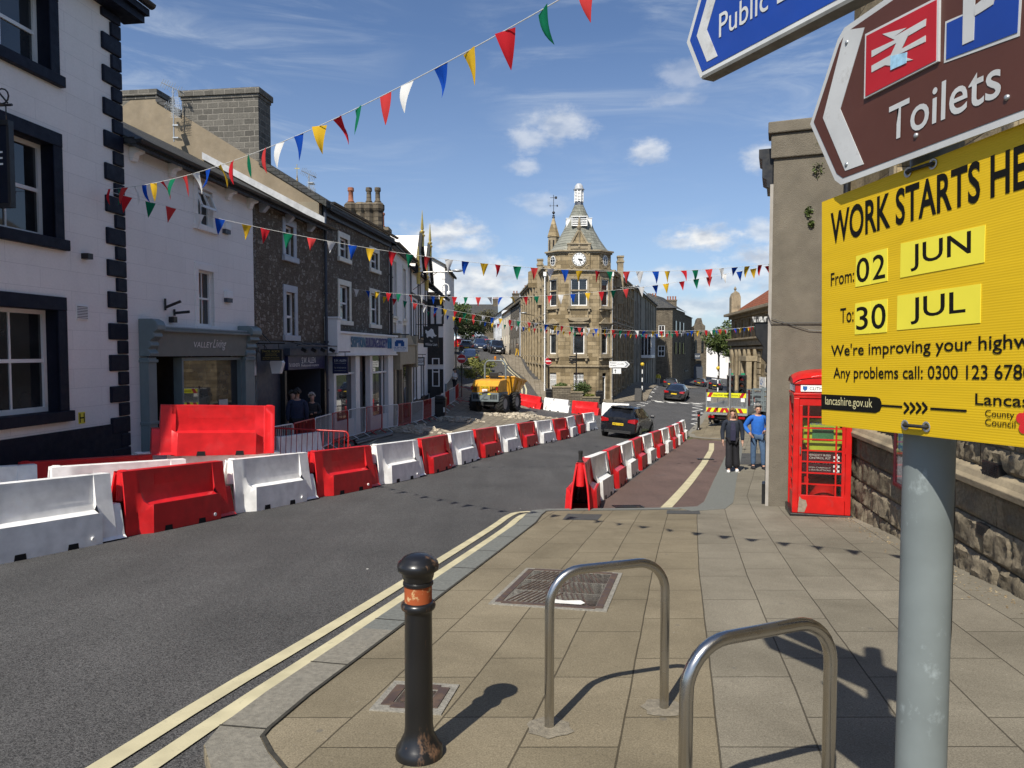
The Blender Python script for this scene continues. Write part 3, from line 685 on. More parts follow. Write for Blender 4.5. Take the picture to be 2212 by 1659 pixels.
FL = [(-5.45, 15.1), (-5.34, 17), (-5.38, 19), (-5.43, 21), (-5.41, 23), (-5.24, 25), (-5.03, 27), (-4.74, 29), (-4.5, 31), (-4.2, 33), (-4.05, 35), (-4.0, 37), (-3.95, 39), (-3.93, 41), (-3.87, 43), (-3.66, 45), (-3.6, 47)]
uf = set(); cr = cw = 0
def place_fence(red, a, b, lab, grp):
    pr = FR if red else FW
    if pr.name in uf: t = copy_tree(pr)
    else: t = pr; uf.add(pr.name)
    A, B = gp(*a, PAVE), gp(*b, PAVE); X = (B-A); l = X.length; X.normalize(); Yv = Vector((0, 0, 1)).cross(X).normalized(); Z = X.cross(Yv); o = (A+B)/2; k = l/2.06
    t.matrix_world = Matrix(((X.x*k, Yv.x, Z.x, o.x), (X.y*k, Yv.y, Z.y, o.y), (X.z*k, Yv.z, Z.z, o.z), (0, 0, 0, 1))); tag(t, lab, 'fence', grp)
for i, (a, b) in enumerate(zip(FL, FL[1:])):
    red = i % 2 == 1
    if red: cr += 1
    else: cw += 1
    place_fence(red, a, b, f"{ORD[(cr if red else cw)-1]} {'red' if red else 'white'} railed fence from the stacked barrier along the shopfronts", 'fences along the shopfronts')
place_fence(1, (-5.55, 15.6), (-3.65, 15.5), 'red railed fence standing square to the lane beside the stacked barrier', None)
place_fence(1, (-3.6, 45.4), (-2.3, 45.2), 'red railed fence set square just left of the yellow dumper', None)

# ---------------------------------------------------------------- bollards
def bollard(name, p, label, band, s=1., grp=None):
    t = thing(name, label, 'bollard', p, 0, grp)
    mb = MB()
    mb.lathe([(.112, -.05), (.112, .02), (.118, .04), (.112, .075), (.098, .09), (.085, .12), (.074, .14), (.069, .18), (.067, .72), (.07, .735), (.082, .742), (.085, .755), (.082, .768), (.068, .776)], n=28); mb.build('shaft', M['iron'], t, smooth=50)
    mb = MB(); mb.lathe([(.0672, .776), (.0672, .853)], n=28, cap=False); mb.build('reflective_band', M[band], t, smooth=60)
    mb = MB(); mb.lathe([(.067, .853), (.074, .856), (.074, .868), (.068, .873), (.076, .892), (.079, .912), (.098, .925), (.102, .945), (.096, .962), (.082, .97), (.074, .982), (.05, .994), (.02, 1.0), (.003, 1.0)], n=28); mb.build('cap', M['iron'], t, smooth=50)
    t.scale = (s*.95, s*.95, s*.985); return t
M['foot'] = mat('mortar_patch', (.21, .185, .14), .95, .3, 30, .6, 90)
M['rustband'] = worn('orange_red_band', (.33, .075, .022), (.55, .40, .2), .75, 22, .7, .3, .56, .62, (1, 1, 1), .1)
M['redband'] = mat('red_band', (.5, .03, .02), .5, .2, 20)
bollard('bollard', gp(-.435, 3.2, PAVE-.03), 'black iron bollard with a worn orange band beside the kerb', 'rustband')
bollard('bollard', gat(1509, 932)+Vector((0, 0, .05)), 'black bollard with a red band at the far corner of the parking bay', 'redband')
pb = gat(1534, 918); bollard('bollard', pb+Vector((0, 0, .05)), 'short black bollard just behind the maintenance truck', 'iron', .9)
# ---------------------------------------------------------------- cycle stands
def stand(a, b, h, label):
    A, B = gp(*a, PAVE), gp(*b, PAVE); t = thing('cycle_stand', label, 'cycle stand', A, 0, 'steel cycle stands on the pavement')
    d = B-A; L = math.hypot(d.x, d.y); u = Vector((d.x/L, d.y/L, 0)); r = .17; zt = h; pts = [(0, -.08)]
    pts += [(0, zt-r-.02)]
    for q in range(1, 9): a_ = R(180-q*90/8); pts.append((r+r*math.cos(a_), zt-r+r*math.sin(a_)+.0))
    z2 = zt+d.z*.12
    for q in range(0, 9): a_ = R(90-q*90/8); pts.append((L-r+r*math.cos(a_), z2-r+r*math.sin(a_)))
    pts.append((L, d.z-.08))
    mb = MB(); mb.tube([u*x+Vector((0, 0, z)) for x, z in pts], .0245, 20); mb.build('tube', M['steel'], t, smooth=60)
    for i, (x, z) in enumerate(((0, 0), (L, d.z))):
        c = u*x+Vector((0, 0, z)); mb = MB(); n = 15; rr = random.Random(i+int(A.y*9))
        ring = [(c.x+math.cos(2*math.pi*k/n)*.12*rr.uniform(.85, 1.15), c.y+math.sin(2*math.pi*k/n)*.12*rr.uniform(.85, 1.15)) for k in range(n)]
        pts3 = [(x_, y_, G(A.x+x_, A.y+y_)-A.z+PAVE+.004) for x_, y_ in ring]; mb.add(pts3+[(c.x, c.y, G(A.x+c.x, A.y+c.y)-A.z+PAVE+.009)], [(k, (k+1) % n, n) for k in range(n)])
        mb.build('mortar_footing', M['foot'], t, smooth=60)
stand((.19, 3.49), (.826, 3.72), .80, 'brushed steel cycle stand between the bollard and the manhole cover')
stand((.60, 2.36), (1.215, 2.62), .80, 'brushed steel cycle stand nearest the grey sign pole')

# ---------------------------------------------------------------- sign pole and its signs
PX, PY = 1.03, 1.72
M['pole'] = worn('grey_painted_pole', (.165, .19, .19), (.33, .38, .385), .6, 7, .5, .4, .58, .66, (1, 1, .8), .05)
t = thing('sign_pole', 'thick grey painted pole with scuffed paint carrying the signs', 'sign pole', gp(PX, PY, PAVE))
mb = MB(); mb.lathe([(.057, -.1), (.057, 3.45), (.03, 3.47)], n=32); mb.build('pole', M['pole'], t, smooth=50)
mb = MB(); mb.lathe([(.075, 0), (.07, .03), (.058, .035)], n=32); mb.build('collar', M['concrete'], t, smooth=50)
M['tape'] = mat('black_tape', (.012, .012, .012), .5, .2, 8)
mb = MB()
for z0, z1 in ((1.02, 1.42), (1.5, 1.78)):
    for q in range(3): a = R(-38+q*6); mb.quad(*[(.0585*math.cos(a_), .0585*math.sin(a_), z_) for a_, z_ in ((a, z0+.02*q), (a+R(6), z0+.03*(2-q)), (a+R(6), z1-.02*q), (a, z1))])
mb.build('tape_strip', M['tape'], t)
class SP:
    """a sign plane: X to the right, Y up"""
    def __init__(s, o, X, Y): s.o = Vector(o); s.X = Vector(X).normalized(); s.Y = (Vector(Y)-s.X*Vector(Y).dot(s.X)).normalized(); s.Z = s.X.cross(s.Y); s.M = plane_M(s.o, s.X, s.Y)
    def uv(s, px, py):
        v = ray(px, py); C = Vector((0, 0, EYE)); k = (s.o-C).dot(s.Z)/v.dot(s.Z); q = C+v*k-s.o; return q.dot(s.X), q.dot(s.Y)
    def txt(s, body, bl, tr, m, parent, d=.0012, bold=0, wk=1., name='lettering', hh=None):
        a, b = s.uv(*bl); c, e = s.uv(*tr); w = (c-a)*wk; h = (e-b) if hh is None else hh
        return text(body, w, h, Matrix.Translation((a, b, 0)), m, name, parent, d, bold=bold)
    def poly(s, pts, d0, d1, m, parent, name, bevel=0):
        mb = MB(); q = [s.uv(*p) for p in pts]; mb.prism(q, 'z', d0, d1); return mb.build(name, m, parent, bevel=bevel)
def Z4(x, y): return 1458.1+.3906*x, .3906*y
def Z5(x, y): return 1728.1+.2929*x, 486+.2929*y
M['sgyel'] = None
def corr():
    m, n, b = newmat('yellow_corrugated_plastic'); tc = n.new('ShaderNodeTexCoord').outputs['Object']; x, y, z = n.sep(tc)
    w = n.math('SINE', n.math('MULTIPLY', y, 2*math.pi/.0056)); nz = n.noise(n.scale(tc, (1, 8, 1)), 4, 4)
    k = n.math('ADD', n.mr(w, -1, 1, .975, 1.02), n.mr(nz, .3, .7, -.05, .05)); c = n.mix(1., (.66, .43, .010), n.comb(k, k, k), 'MULTIPLY'); n.link(c, b.inputs['Base Color'])
    b.inputs['Roughness'].default_value = .5; b.inputs['Specular IOR Level'].default_value = .3
    bp = n.new('ShaderNodeBump'); bp.inputs['Strength'].default_value = .12; bp.inputs['Distance'].default_value = .001; n.link(w, bp.inputs['Height']); n.link(bp.outputs[0], b.inputs['Normal']); return m
M['sgyel'] = corr()
M['ltyel'] = mat('pale_yellow_label', (.80, .70, .05), .55, .05, 5)
M['ink'] = mat('black_ink', (.008, .008, .007), .7, .1, 5, spec=.12); M['lit_txt'] = mat('cream_print', (.62, .56, .3), .6, .05, 5)
bs = SP((.952, 1.60, 1.65), (.182, -.983, .031), (0, 0, 1))
t = thing('roadworks_board', 'yellow corrugated plastic board announcing road works, tied to the grey pole', 'sign'); t.matrix_world = bs.M
a0, b0 = bs.uv(1775, 917); a1, b1 = bs.uv(1788, 431.6); wR = .46
mb = MB(); mb.box(a0, b0, -.006, wR, b1, 0); mb.build('panel', M['sgyel'], t)
bs.txt('WORK STARTS HERE', (1795, 529), (2200, 352), M['ink'], t, bold=.02, wk=1.175, hh=.088)
bs.txt('From:', Z5(230, 452), Z5(402, 365), M['ink'], t, bold=.006, hh=.036)
bs.txt('To:', Z5(300, 725), Z5(398, 640), M['ink'], t, bold=.006, hh=.040)
def patch(c, nm='date_label'):
    return bs.poly([Z5(*p) for p in c], .0002, .0014, M['ltyel'], t, nm)
patch([(412, 458), (522, 438), (524, 200), (417, 230)]); patch([(525, 437), (648, 412), (648, 170), (527, 199)]); patch([(742, 390), (1363, 275), (1370, 0), (746, 137)])
patch([(407, 808), (519, 800), (522, 563), (410, 580)]); patch([(522, 800), (643, 790), (648, 545), (525, 562)]); patch([(717, 776), (1333, 722), (1338, 433), (722, 522)])
def big(s_, bl, br_, hpx):   # height measured at the left
    a, b = bs.uv(*Z5(*bl)); c, e = bs.uv(*Z5(*br_)); a2, b2 = bs.uv(*Z5(bl[0], bl[1]-hpx)); text(s_, c-a, b2-b, Matrix.Translation((a, b, 0)), M['ink'], 'lettering', t, .0016, bold=.008)
big('0', (420, 432), (515, 410), 180); big('2', (540, 408), (632, 390), 180); big('JUN', (820, 345), (1265, 255), 195)
big('3', (418, 778), (505, 770), 170); big('0', (530, 772), (636, 762), 185); big('JUL', (820, 735), (1225, 697), 195)
big("We're improving your highways", (233, 992), (1940, 945), 107); big('Any problems call: 0300 123 6780', (250, 1155), (1720, 1160), 106)
q = [(160, 1358), (560, 1386), (590, 1372), (602, 1345), (602, 1310), (590, 1280), (560, 1268), (160, 1248)]
bs.poly([Z5(*p) for p in q], .0002, .0014, M['ink'], t, 'web_banner')
a, b = bs.uv(*Z5(190, 1332)); c, e = bs.uv(*Z5(537, 1348)); text('lancashire.gov.uk', c-a, .030, Matrix.Translation((a, b-.004, 0)), M['lit_txt'], 'lettering', t, .0016)
mb = MB()
def ln(p, q_, w=.0025):
    a, b = bs.uv(*Z5(*p)), bs.uv(*Z5(*q_)); A, B = Vector(a), Vector(b); d = (B-A).normalized(); n_ = Vector((-d.y, d.x))*w
    mb.prism([tuple(A-n_), tuple(B-n_), tuple(B+n_), tuple(A+n_)], 'z', .0002, .0014)
ln((600, 1331), (755, 1341)); ln((965, 1354), (1230, 1371))
for x in (770, 815, 860, 905):
    ln((x, 1310), (x+34, 1350), .003); ln((x+34, 1350), (x, 1388), .003)
mb.build('arrow_line', M['ink'], t)
big('Lancashire', (1297, 1325), (1990, 1345), 84)
a, b = bs.uv(*Z5(1370, 1428)); c, e = bs.uv(*Z5(1585, 1420)); text('County', c-a, .0185, Matrix.Translation((a, b, 0)), M['ink'], 'lettering', t, .0016)
a, b = bs.uv(*Z5(1370, 1478)); c, e = bs.uv(*Z5(1595, 1486)); text('Council', c-a, .0145, Matrix.Translation((a, b, 0)), M['ink'], 'lettering', t, .0016)
mb = MB(); cx_, cy_ = bs.uv(*Z5(1690, 1450))
for k in range(5): a = R(90+72*k); mb.prism([(cx_+.017*math.cos(a)+.011*math.cos(R(36*j)), cy_+.017*math.sin(a)+.011*math.sin(R(36*j))) for j in range(10)], 'z', .0002, .0016+k*.0002)
mb.build('rose_emblem', M['bred'], t)
for (p0, p1) in (((1985-22, 372), (1985+32, 354)), ((1957, 918), (2003, 922))):
    (ax, ay), (bx, by) = bs.uv(*p0), bs.uv(*p1); mb = MB(); mb.tube([(ax, ay, -.01), (ax, ay, .006), (ax+.008, ay, .009), (bx-.008, by, .009), (bx, by, .006), (bx, by, -.01)], .0042, 8); mb.build('cable_tie', M['rubber'], t, smooth=60)
    for (x, y) in ((ax, ay), (bx, by)): mb = MB(); mb.M = Matrix.Translation((x, y, 0)); mb.lathe([(.009, .0), (.0125, .003), (.0095, .004), (.0065, .0015)], n=16, cap=False); mb.build('eyelet', M['galv'], t, smooth=60)

# brown and white direction sign
ts = SP((.935, 1.56, 1.65), (.182, -.983, 0), (0, 0, 1))
t = thing('toilets_sign', 'brown arrow ended sign with a red rail panel and a blue parking panel', 'sign'); t.matrix_world = ts.M
M['sgrey'] = worn('dirty_white_sign', (.50, .51, .51), (.22, .2, .18), .5, 10, .6, .3, .55, .7); M['brown'] = mat('brown_sign_face', (.085, .028, .018), .45, .08, 6)
M['sblue'] = mat('blue_sign_face', (.006, .045, .28), .45, .08, 6); M['sred'] = mat('red_sign_face', (.42, .010, .018), .45, .08, 6)
tip = ts.uv(1750, 268); lc = ts.uv(1809, 402); hh_ = tip[1]-lc[1]; sR = .40
def arrow(inset, rad=.03):
    l = lc[0]; t0 = tip[0]+inset*1.15; yb = tip[1]-hh_+inset; yt = tip[1]+hh_-inset; k = (l-tip[0])/hh_
    xb = t0+k*(hh_-inset); return [(t0, tip[1]), (xb-k*rad*.6, yb+rad*.6), (xb+rad*.5, yb), (sR-inset*.5, yb), (sR-inset*.5, yt), (xb+rad*.5, yt), (xb-k*rad*.6, yt-rad*.6)]
mb = MB(); mb.prism(arrow(0), 'z', -.004, 0); mb.build('border_plate', M['sgrey'], t)
mb = MB(); mb.prism(arrow(.016), 'z', 0, .0012); mb.build('face', M['brown'], t)
# white chevron
A = [ts.uv(*Z4(*p)) for p in ((1052, 152), (945, 168), (822, 652), (945, 945), (1047, 908), (918, 604))]
mb = MB(); mb.prism([A[1], A[2], A[5], A[0]], 'z', .0012, .0024); mb.prism([A[2], A[3], A[4], A[5]], 'z', .0012, .0024); mb.build('chevron', M['sgrey'], t)
def sq(c, d0, d1, m, nm): return ts.poly([Z4(*p) for p in c], d0, d1, m, t, nm)
sq([(1058, 548), (1470, 340), (1475, -20), (1065, 190)], .0012, .007, M['sgrey'], 'rail_panel')
sq([(1068, 535), (1460, 335), (1464, 0), (1074, 200)], .007, .0082, M['sred'], 'rail_panel_face')
L_ = [[(1105, 318), (1405, 145), (1408, 105), (1230, 205), (1300, 155), (1165, 190), (1235, 222), (1105, 282)], [(1105, 402), (1180, 362), (1240, 352), (1335, 332), (1250, 305), (1405, 232), (1405, 198), (1105, 365)], [(1180, 362), (1228, 366), (1320, 175), (1262, 200), (1215, 300)]]
mb = MB()
for i, l in enumerate(L_): mb.prism([ts.uv(*Z4(*p)) for p in l], 'z', .0082, .0092+.0002*i)
mb.build('rail_symbol', M['sgrey'], t)
sq([(1212, 390), (1300, 350), (1305, 290), (1213, 312)], .0094, .0104, mat('blue_white_sticker', (.35, .6, .8), .4, .3, 40), 'sticker')
sq([(1492, 350), (1910, 200), (1925, -60), (1500, 120)], .0012, .0024, M['sgrey'], 'parking_panel'); sq([(1507, 330), (1900, 180), (1912, -60), (1510, 130)], .0024, .0036, M['sblue'], 'parking_panel_face')
sq([(1600, 250), (1662, 222), (1672, -60), (1606, -60)], .0036, .005, M['sgrey'], 'letter_stem'); sq([(1662, 92), (1700, 70), (1770, 25), (1790, -60), (1740, -60), (1720, -10), (1668, 32)], .0036, .005, M['sgrey'], 'letter_bowl')
a, b = ts.uv(*Z4(1190, 788)); c, e = ts.uv(*Z4(1800, 545)); a2, b2 = ts.uv(*Z4(1160, 612)); text('Toilets', c-a+.006, (b2-b)*1.02, Matrix.Translation((a-.003, b, 0)), M['sgrey'], 'lettering', t, .0028, bold=.008)
for p in ((955, 235), (953, 910), (1337, 750), (1840, 540), (1078, 512)):
    x, y = ts.uv(*Z4(*p)); mb = MB(); mb.M = Matrix.Translation((x, y, .0012)); mb.lathe([(.006, 0), (.0055, .003), (.003, .0045), (.0005, .005)], n=12); mb.build('rivet', M['galv'], t, smooth=60)
mb = MB(); mb.box(-.2, tip[1]-.14, -.03, .3, tip[1]-.1, -.004); mb.box(-.2, tip[1]+.1, -.03, .3, tip[1]+.14, -.004); mb.build('back_rail', M['galv'], t)
# blue sign above, turned further round
def upper(name, label, az, z0, hh, tl, txt, face, dx=0.):
    u = Vector((math.sin(R(az)), math.cos(R(az)), 0)); s = SP((PX+dx, PY, 0), -u, (0, 0, 1)); t = thing(name, label, 'sign'); t.matrix_world = s.M
    k = .5; h2 = hh/2; zc = z0+h2
    def arr(i): x0 = -tl+i*1.1; return [(x0, zc), (x0+k*(h2-i), z0+i), (.25-i, z0+i), (.25-i, z0+hh-i), (x0+k*(h2-i), z0+hh-i)]
    mb = MB(); mb.prism(arr(0), 'z', .035, .062); mb.build('body', M['sgrey'], t)
    mb = MB(); mb.prism(arr(.017), 'z', .062, .0635); mb.build('face', face, t)
    mb = MB(); x0 = -tl+.055
    mb.prism([(x0, zc), (x0+k*(h2-.04), z0+.04), (x0+k*(h2-.04)+.05, z0+.04), (x0+.05, zc), (x0+k*(h2-.04)+.05, z0+hh-.04), (x0+k*(h2-.04), z0+hh-.04)], 'z', .0635, .065); mb.build('chevron', M['sgrey'], t)
    mb = MB(); mb.box(-tl+.09, z0-.012, .02, .25, z0-.001, .07); mb.build('lower_rail', mat('grimy_grey_metal', (.13, .13, .12), .6, .3, 14, dirt=.5), t)
    if txt: text(txt, .50, .10, Matrix.Translation((-tl+.165, zc-.075, 0)), M['sgrey'], 'lettering', t, .066, bold=.004)
    return t
upper('library_sign', 'blue arrow ended finger sign with white lettering above the brown sign', -25.5, 2.575, .29, .86, 'Public Library', M['sblue'])
upper('finger_sign', 'white edged finger sign topmost on the pole, cut by the top of the photo', -19, 2.89, .26, .90, '', mat('white_face', (.6, .6, .58), .5, .08, 5), 0.)
# ---------------------------------------------------------------- building kit
class B:
    """a building in its own frame: X along the facade, Y into the building, z is world height"""
    def __init__(s, name, label, P0, rz, cat='building', group=None):
        s.P = Vector((P0[0], P0[1], 0)); s.rz = R(rz); s.t = thing(name, label, cat, s.P, s.rz, group); s.c, s.s = math.cos(s.rz), math.sin(s.rz)
    def uz(s, px, py, yl=0.):
        v = ray(px, py); n = Vector((-s.s, s.c)); k = (yl+s.P.x*n.x+s.P.y*n.y)/(v.x*n.x+v.y*n.y)
        return (v.x*k-s.P.x)*s.c+(v.y*k-s.P.y)*s.s, EYE+v.z*k
    def W(s, x, y, z=0): return Vector((s.P.x+x*s.c-y*s.s, s.P.y+x*s.s+y*s.c, z))
    def rect(s, x0, y0, x1, y1):
        """pixel box (its upper left and lower right) to x0,x1,z0,z1 in the facade"""
        a, zt = s.uz(x0, y0); b, zb = s.uz(x1, y1); _, zt2 = s.uz(x1, y0); return min(a, b), max(a, b), zb, max(zt, zb+.1)
    def wall(s, x0, x1, z0, z1, ops, m, name='wall', d=.18, back=True, y=0., top=None):
        mb = MB(); xs = sorted({x0, x1, *[min(max(o[i], x0), x1) for o in ops for i in (0, 1)]}); zs = sorted({z0, z1, *[min(max(o[i], z0), z1) for o in ops for i in (2, 3)]})
        for a, b in zip(xs, xs[1:]):
            for c, e in zip(zs, zs[1:]):
                mx, mz = (a+b)/2, (c+e)/2
                if not any(o[0] < mx < o[1] and o[2] < mz < o[3] for o in ops): mb.quad((a, y, c), (b, y, c), (b, y, e), (a, y, e))
        for a, b, c, e in ops:
            mb.quad((a, y, c), (a, y, e), (a, y+d, e), (a, y+d, c)); mb.quad((b, y, c), (b, y+d, c), (b, y+d, e), (b, y, e))
            mb.quad((a, y, e), (b, y, e), (b, y+d, e), (a, y+d, e)); mb.quad((a, y, c), (a, y+d, c), (b, y+d, c), (b, y, c))
        if top: mb.add(*top)
        o = mb.build(name, m, s.t); return o
    def shell(s, x0, x1, y0, y1, z0, z1, m, name='side_wall', backm=None):
        mb = MB(); mb.quad((x0, y0, z0), (x0, y1, z0), (x0, y1, z1), (x0, y0, z1)); mb.quad((x1, y0, z0), (x1, y0, z1), (x1, y1, z1), (x1, y1, z0)); mb.quad((x0, y1, z0), (x1, y1, z0), (x1, y1, z1), (x0, y1, z1)); return mb.build(name, m, s.t)
    def roof(s, x0, x1, ze, run, rise, m, over=.25, name='roof', th=.12, both=True):
        k = rise/run; mb = MB()
        prof = [(-over, ze-over*k), (run, ze+rise), (2*run+over, ze-over*k), (2*run+over, ze-over*k-th), (run, ze+rise-th*1.2), (-over, ze-over*k-th)]
        mb.prism(prof, 'x', x0, x1); return mb.build(name, m, s.t)
    def boxes(s, name, m, bx, bevel=0, parent=None):
        mb = MB()
        for b in bx: mb.box(*b)
        return mb.build(name, m, parent or s.t, bevel=bevel)
    def window(s, r, d=.14, frame='white', cols=2, rows=2, bw=.05, bt=.028, surround=None, sw=.15, sill=True, glass_='glass', proud=.03, leaded=False, blind=None):
        x0, x1, z0, z1 = r; mb = MB(); y0, y1 = d-.06, d-.005
        mb.box(x0, y0, z0, x0+bw, y1, z1); mb.box(x1-bw, y0, z0, x1, y1, z1); mb.box(x0+bw, y0, z1-bw, x1-bw, y1, z1); mb.box(x0+bw, y0, z0, x1-bw, y1, z0+bw*1.2)
        iz0, iz1 = z0+bw*1.2, z1-bw
        for i in range(1, rows): z = iz0+(iz1-iz0)*i/rows; mb.box(x0+bw, y0+.012, z-bt, x1-bw, y1, z+bt)
        for i in range(1, cols):
            x = x0+bw+(x1-x0-2*bw)*i/cols
            for j in range(rows):
                za, zb = iz0+(iz1-iz0)*j/rows, iz0+(iz1-iz0)*(j+1)/rows; mb.box(x-bt*.55, y0+.02, za+(bt if j else 0), x+bt*.55, y1, zb-(bt if j < rows-1 else 0))
        w = mb.build('window', M[frame], s.t)
        g = MB(); g.quad((x0+.01, d-.02, z0+.01), (x1-.01, d-.02, z0+.01), (x1-.01, d-.02, z1-.01), (x0+.01, d-.02, z1-.01)); g.build('pane', M[glass_], w)
        if leaded:
            l = MB(); nx = max(2, int((x1-x0)/.13)); nz = max(3, int((z1-z0)/.17))
            for i in range(1, nx): x = x0+(x1-x0)*i/nx; l.box(x-.005, d-.026, z0+bw, x+.005, d-.021, z1-bw)
            for i in range(1, nz): z = z0+(z1-z0)*i/nz; l.box(x0+bw, d-.0285, z-.005, x1-bw, d-.0265, z+.005)
            l.build('leading', M['black'], w)
        if surround:
            q = MB(); p = -proud
            q.box(x0-sw, p, z0, x0, .02, z1); q.box(x1, p, z0, x1+sw, .02, z1); q.box(x0-sw, p-.004, z1, x1+sw, .02, z1+sw*1.15)
            if sill: q.box(x0-sw*1.25, p-.06, z0-sw*.9, x1+sw*1.25, .02, z0)
            q.build('surround', M[surround], w, bevel=.008, seg=1)
        return w
    def pipe(s, x, z0, z1, m='black', r=.045, y=-.09):
        mb = MB(); mb.tube([(x, y, z0), (x, y, z1)], r, 8)
        z = z0+.4
        while z < z1: mb.lathe([(r*1.5, z-.03), (r*1.5, z+.03)], (x, y, 0), 8); z += 1.6
        return mb.build('drainpipe', M[m], s.t, smooth=50)
    def gutter(s, x0, x1, z, m='gutter', y=-.3, r=.075):
        mb = MB(); prof = [(r*math.cos(R(a)), r*math.sin(R(a))) for a in range(180, 361, 30)]
        mb.ring([((x0, y, z), (0, 1, 0), (0, 0, 1)), ((x1, y, z), (0, 1, 0), (0, 0, 1))], prof); return mb.build('gutter', M[m], s.t, smooth=50)
    def txt(s, body, x0, z0, x1, z1, m, y=-.01, parent=None, bold=0):
        return text(body, x1-x0, z1-z0, Matrix.Translation((x0, y, z0)) @ Matrix.Rotation(R(90), 4, 'X'), m, 'lettering', parent or s.t, 0, bold=bold)
    def chimney(s, x0, x1, y0, y1, z0, z1, m='stoneg', pots=(), parent=None, cap=.14):
        w = s.boxes('chimney', M[m], [(x0, y0, z0, x1, y1, z1-.3)])
        s.boxes('chimney_cap', M[m], [(x0-.03, y0-.03, z1-.3, x1+.03, y1+.03, z1-.2), (x0-.08, y0-.08, z1-.2, x1+.08, y1+.08, z1)], bevel=.015, parent=w)
        for (x, y, h, mm) in pots:
            p = MB(); p.lathe([(.15, z1), (.16, z1+.06), (.115, z1+.1), (.11, z1+h*.8), (.15, z1+h*.84), (.15, z1+h*.95), (.11, z1+h)], (x, y, 0), 12); p.build('chimney_pot', M[mm], w, smooth=40)
        return w

# ---------------------------------------------------------------- left side, near terrace
AZ = 7.5; D0 = 9.2
def fpt(px): a = (px-CXP)/FPX; y = D0/(math.sin(R(AZ))-a*math.cos(R(AZ))); return (a*y, y)
b = B('corner_pub', 'white painted pub with navy quoins, plinth and window surrounds at the far left', fpt(272), 90-AZ)
r2 = b.rect(20, 277, 119, 517); r3 = b.rect(20, 661, 127, 890); r1 = b.rect(20, -60, 108, 158)
xr = (r2[1]+r3[1])/2; xl = xr-1.45; ops = [(xl, xr, r[2], r[3]) for r in (r1, r2, r3)]
ze = b.uz(268, 46)[1]
b.wall(-6.6, 0, -2.2, ze, ops, M['white_render'], d=.3); b.shell(-6.6, 0, 0, 8, -2.2, ze, M['white_render'])
for o in ops:
    w = b.window((o[0], o[1]-.012, o[2]+.012, o[3]-.012), .26, 'white', 2, 2, .07, .03, 'navy', .2, proud=.045, glass_='glass')
    b.boxes('reveal', M['navy'], [(o[1]-.012, -.02, o[2], o[1]-.001, .27, o[3]), (o[0], -.02, o[3]-.012, o[1]-.012, .27, o[3]-.001), (o[0], -.02, o[2]+.001, o[1]-.012, .20, o[2]+.012)], parent=w)
zp = b.uz(233, 917)[1]; b.boxes('plinth', M['navy'], [(-6.6, -.035, -2.2, -.02, 0, zp)])
lx, sx = b.uz(228, 500)[0], b.uz(247, 500)[0]; bx = []; z = -1.35; i = 0
while z < ze-.05:
    w = lx if i % 2 else sx; h = .325 if i % 2 else .27; bx.append((w, -.045, z, .045, .5, min(z+h-.018, ze-.02))); z += h; i += 1
b.boxes('quoins', M['navy'], bx, bevel=.02)
b.boxes('eaves', M['navy'], [(-6.6, -.34, ze, .32, .1, ze+.14), (-6.6, -.42, ze+.141, .36, .1, ze+.27)]); b.gutter(-6.6, .38, ze+.36, y=-.46, r=.09); b.roof(-6.6, .25, ze+.35, 4, 2.4, M['slate'])
vx, vz, _, _ = 0, 0, 0, 0
r = b.rect(163.7, 657, 190, 692); g = b.boxes('vent_grille', M['white'], [(r[0], -.012, r[2], r[1], 0, r[3])]+[(r[0]+.01, -.03, r[2]+.015+k*(r[3]-r[2]-.02)/9, r[1]-.01, -.012, r[2]+.03+k*(r[3]-r[2]-.02)/9) for k in range(9)])
b.boxes('vent_slots', M['dark'], [(r[0]+.015, -.014, r[2]+.02, r[1]-.015, -.0122, r[3]-.02)], parent=g)
r = b.rect(175, 551, 186, 561); b.boxes('security_light', M['black'], [(r[0], -.14, r[2], r[1], 0, r[3])])
r = b.rect(169, 891, 183, 914); p = b.boxes('hydrant_plate', M['ltyel'], [(r[0], -.012, r[2], r[1], 0, r[3])])
b.txt('H', r[0]+.012, r[2]+.02, r[1]-.012, r[3]-.02, M['ink'], -.0135, p, bold=.01)
# hanging sign
o = b.W(b.uz(-40, 300)[0], 0); t = thing('hanging_sign', 'black hanging sign with a white letter E on an iron bracket', 'sign', o, b.rz)
mb = MB(); mb.box(-.035, -.45, 3.86, .035, .25, 5.0); mb.build('board', M['navy'], t, bevel=.01)
mb = MB(); mb.box(-.05, -.49, 3.8, .05, -.03, 3.86); mb.box(-.05, -.49, 5.0, .05, -.03, 5.07); mb.box(-.045, -.495, 3.86, .045, -.45, 5.0); mb.build('frame', M['black'], t)
mb = MB(); mb.tube([(0, 0, 5.3), (0, -.52, 5.3)], .02, 8); mb.tube([(0, 0, 5.75), (0, -.2, 5.62), (0, -.45, 5.33)], .014, 6); mb.tube([(0, -.36+.11*math.cos(R(a)), 5.43+.11*math.sin(R(a))) for a in range(0, 330, 30)], .012, 6)
for y in (-.08, -.42): mb.tube([(0, y, 5.06), (0, y, 5.3)], .01, 6)
mb.build('bracket', M['iron'], t, smooth=50)
text('E', .11, .2, Matrix.Translation((-.037, -.27, 4.42)) @ Matrix(((0, 0, -1, 0), (-1, 0, 0, 0), (0, 1, 0, 0), (0, 0, 0, 1))), M['white'], 'lettering', t, .002)

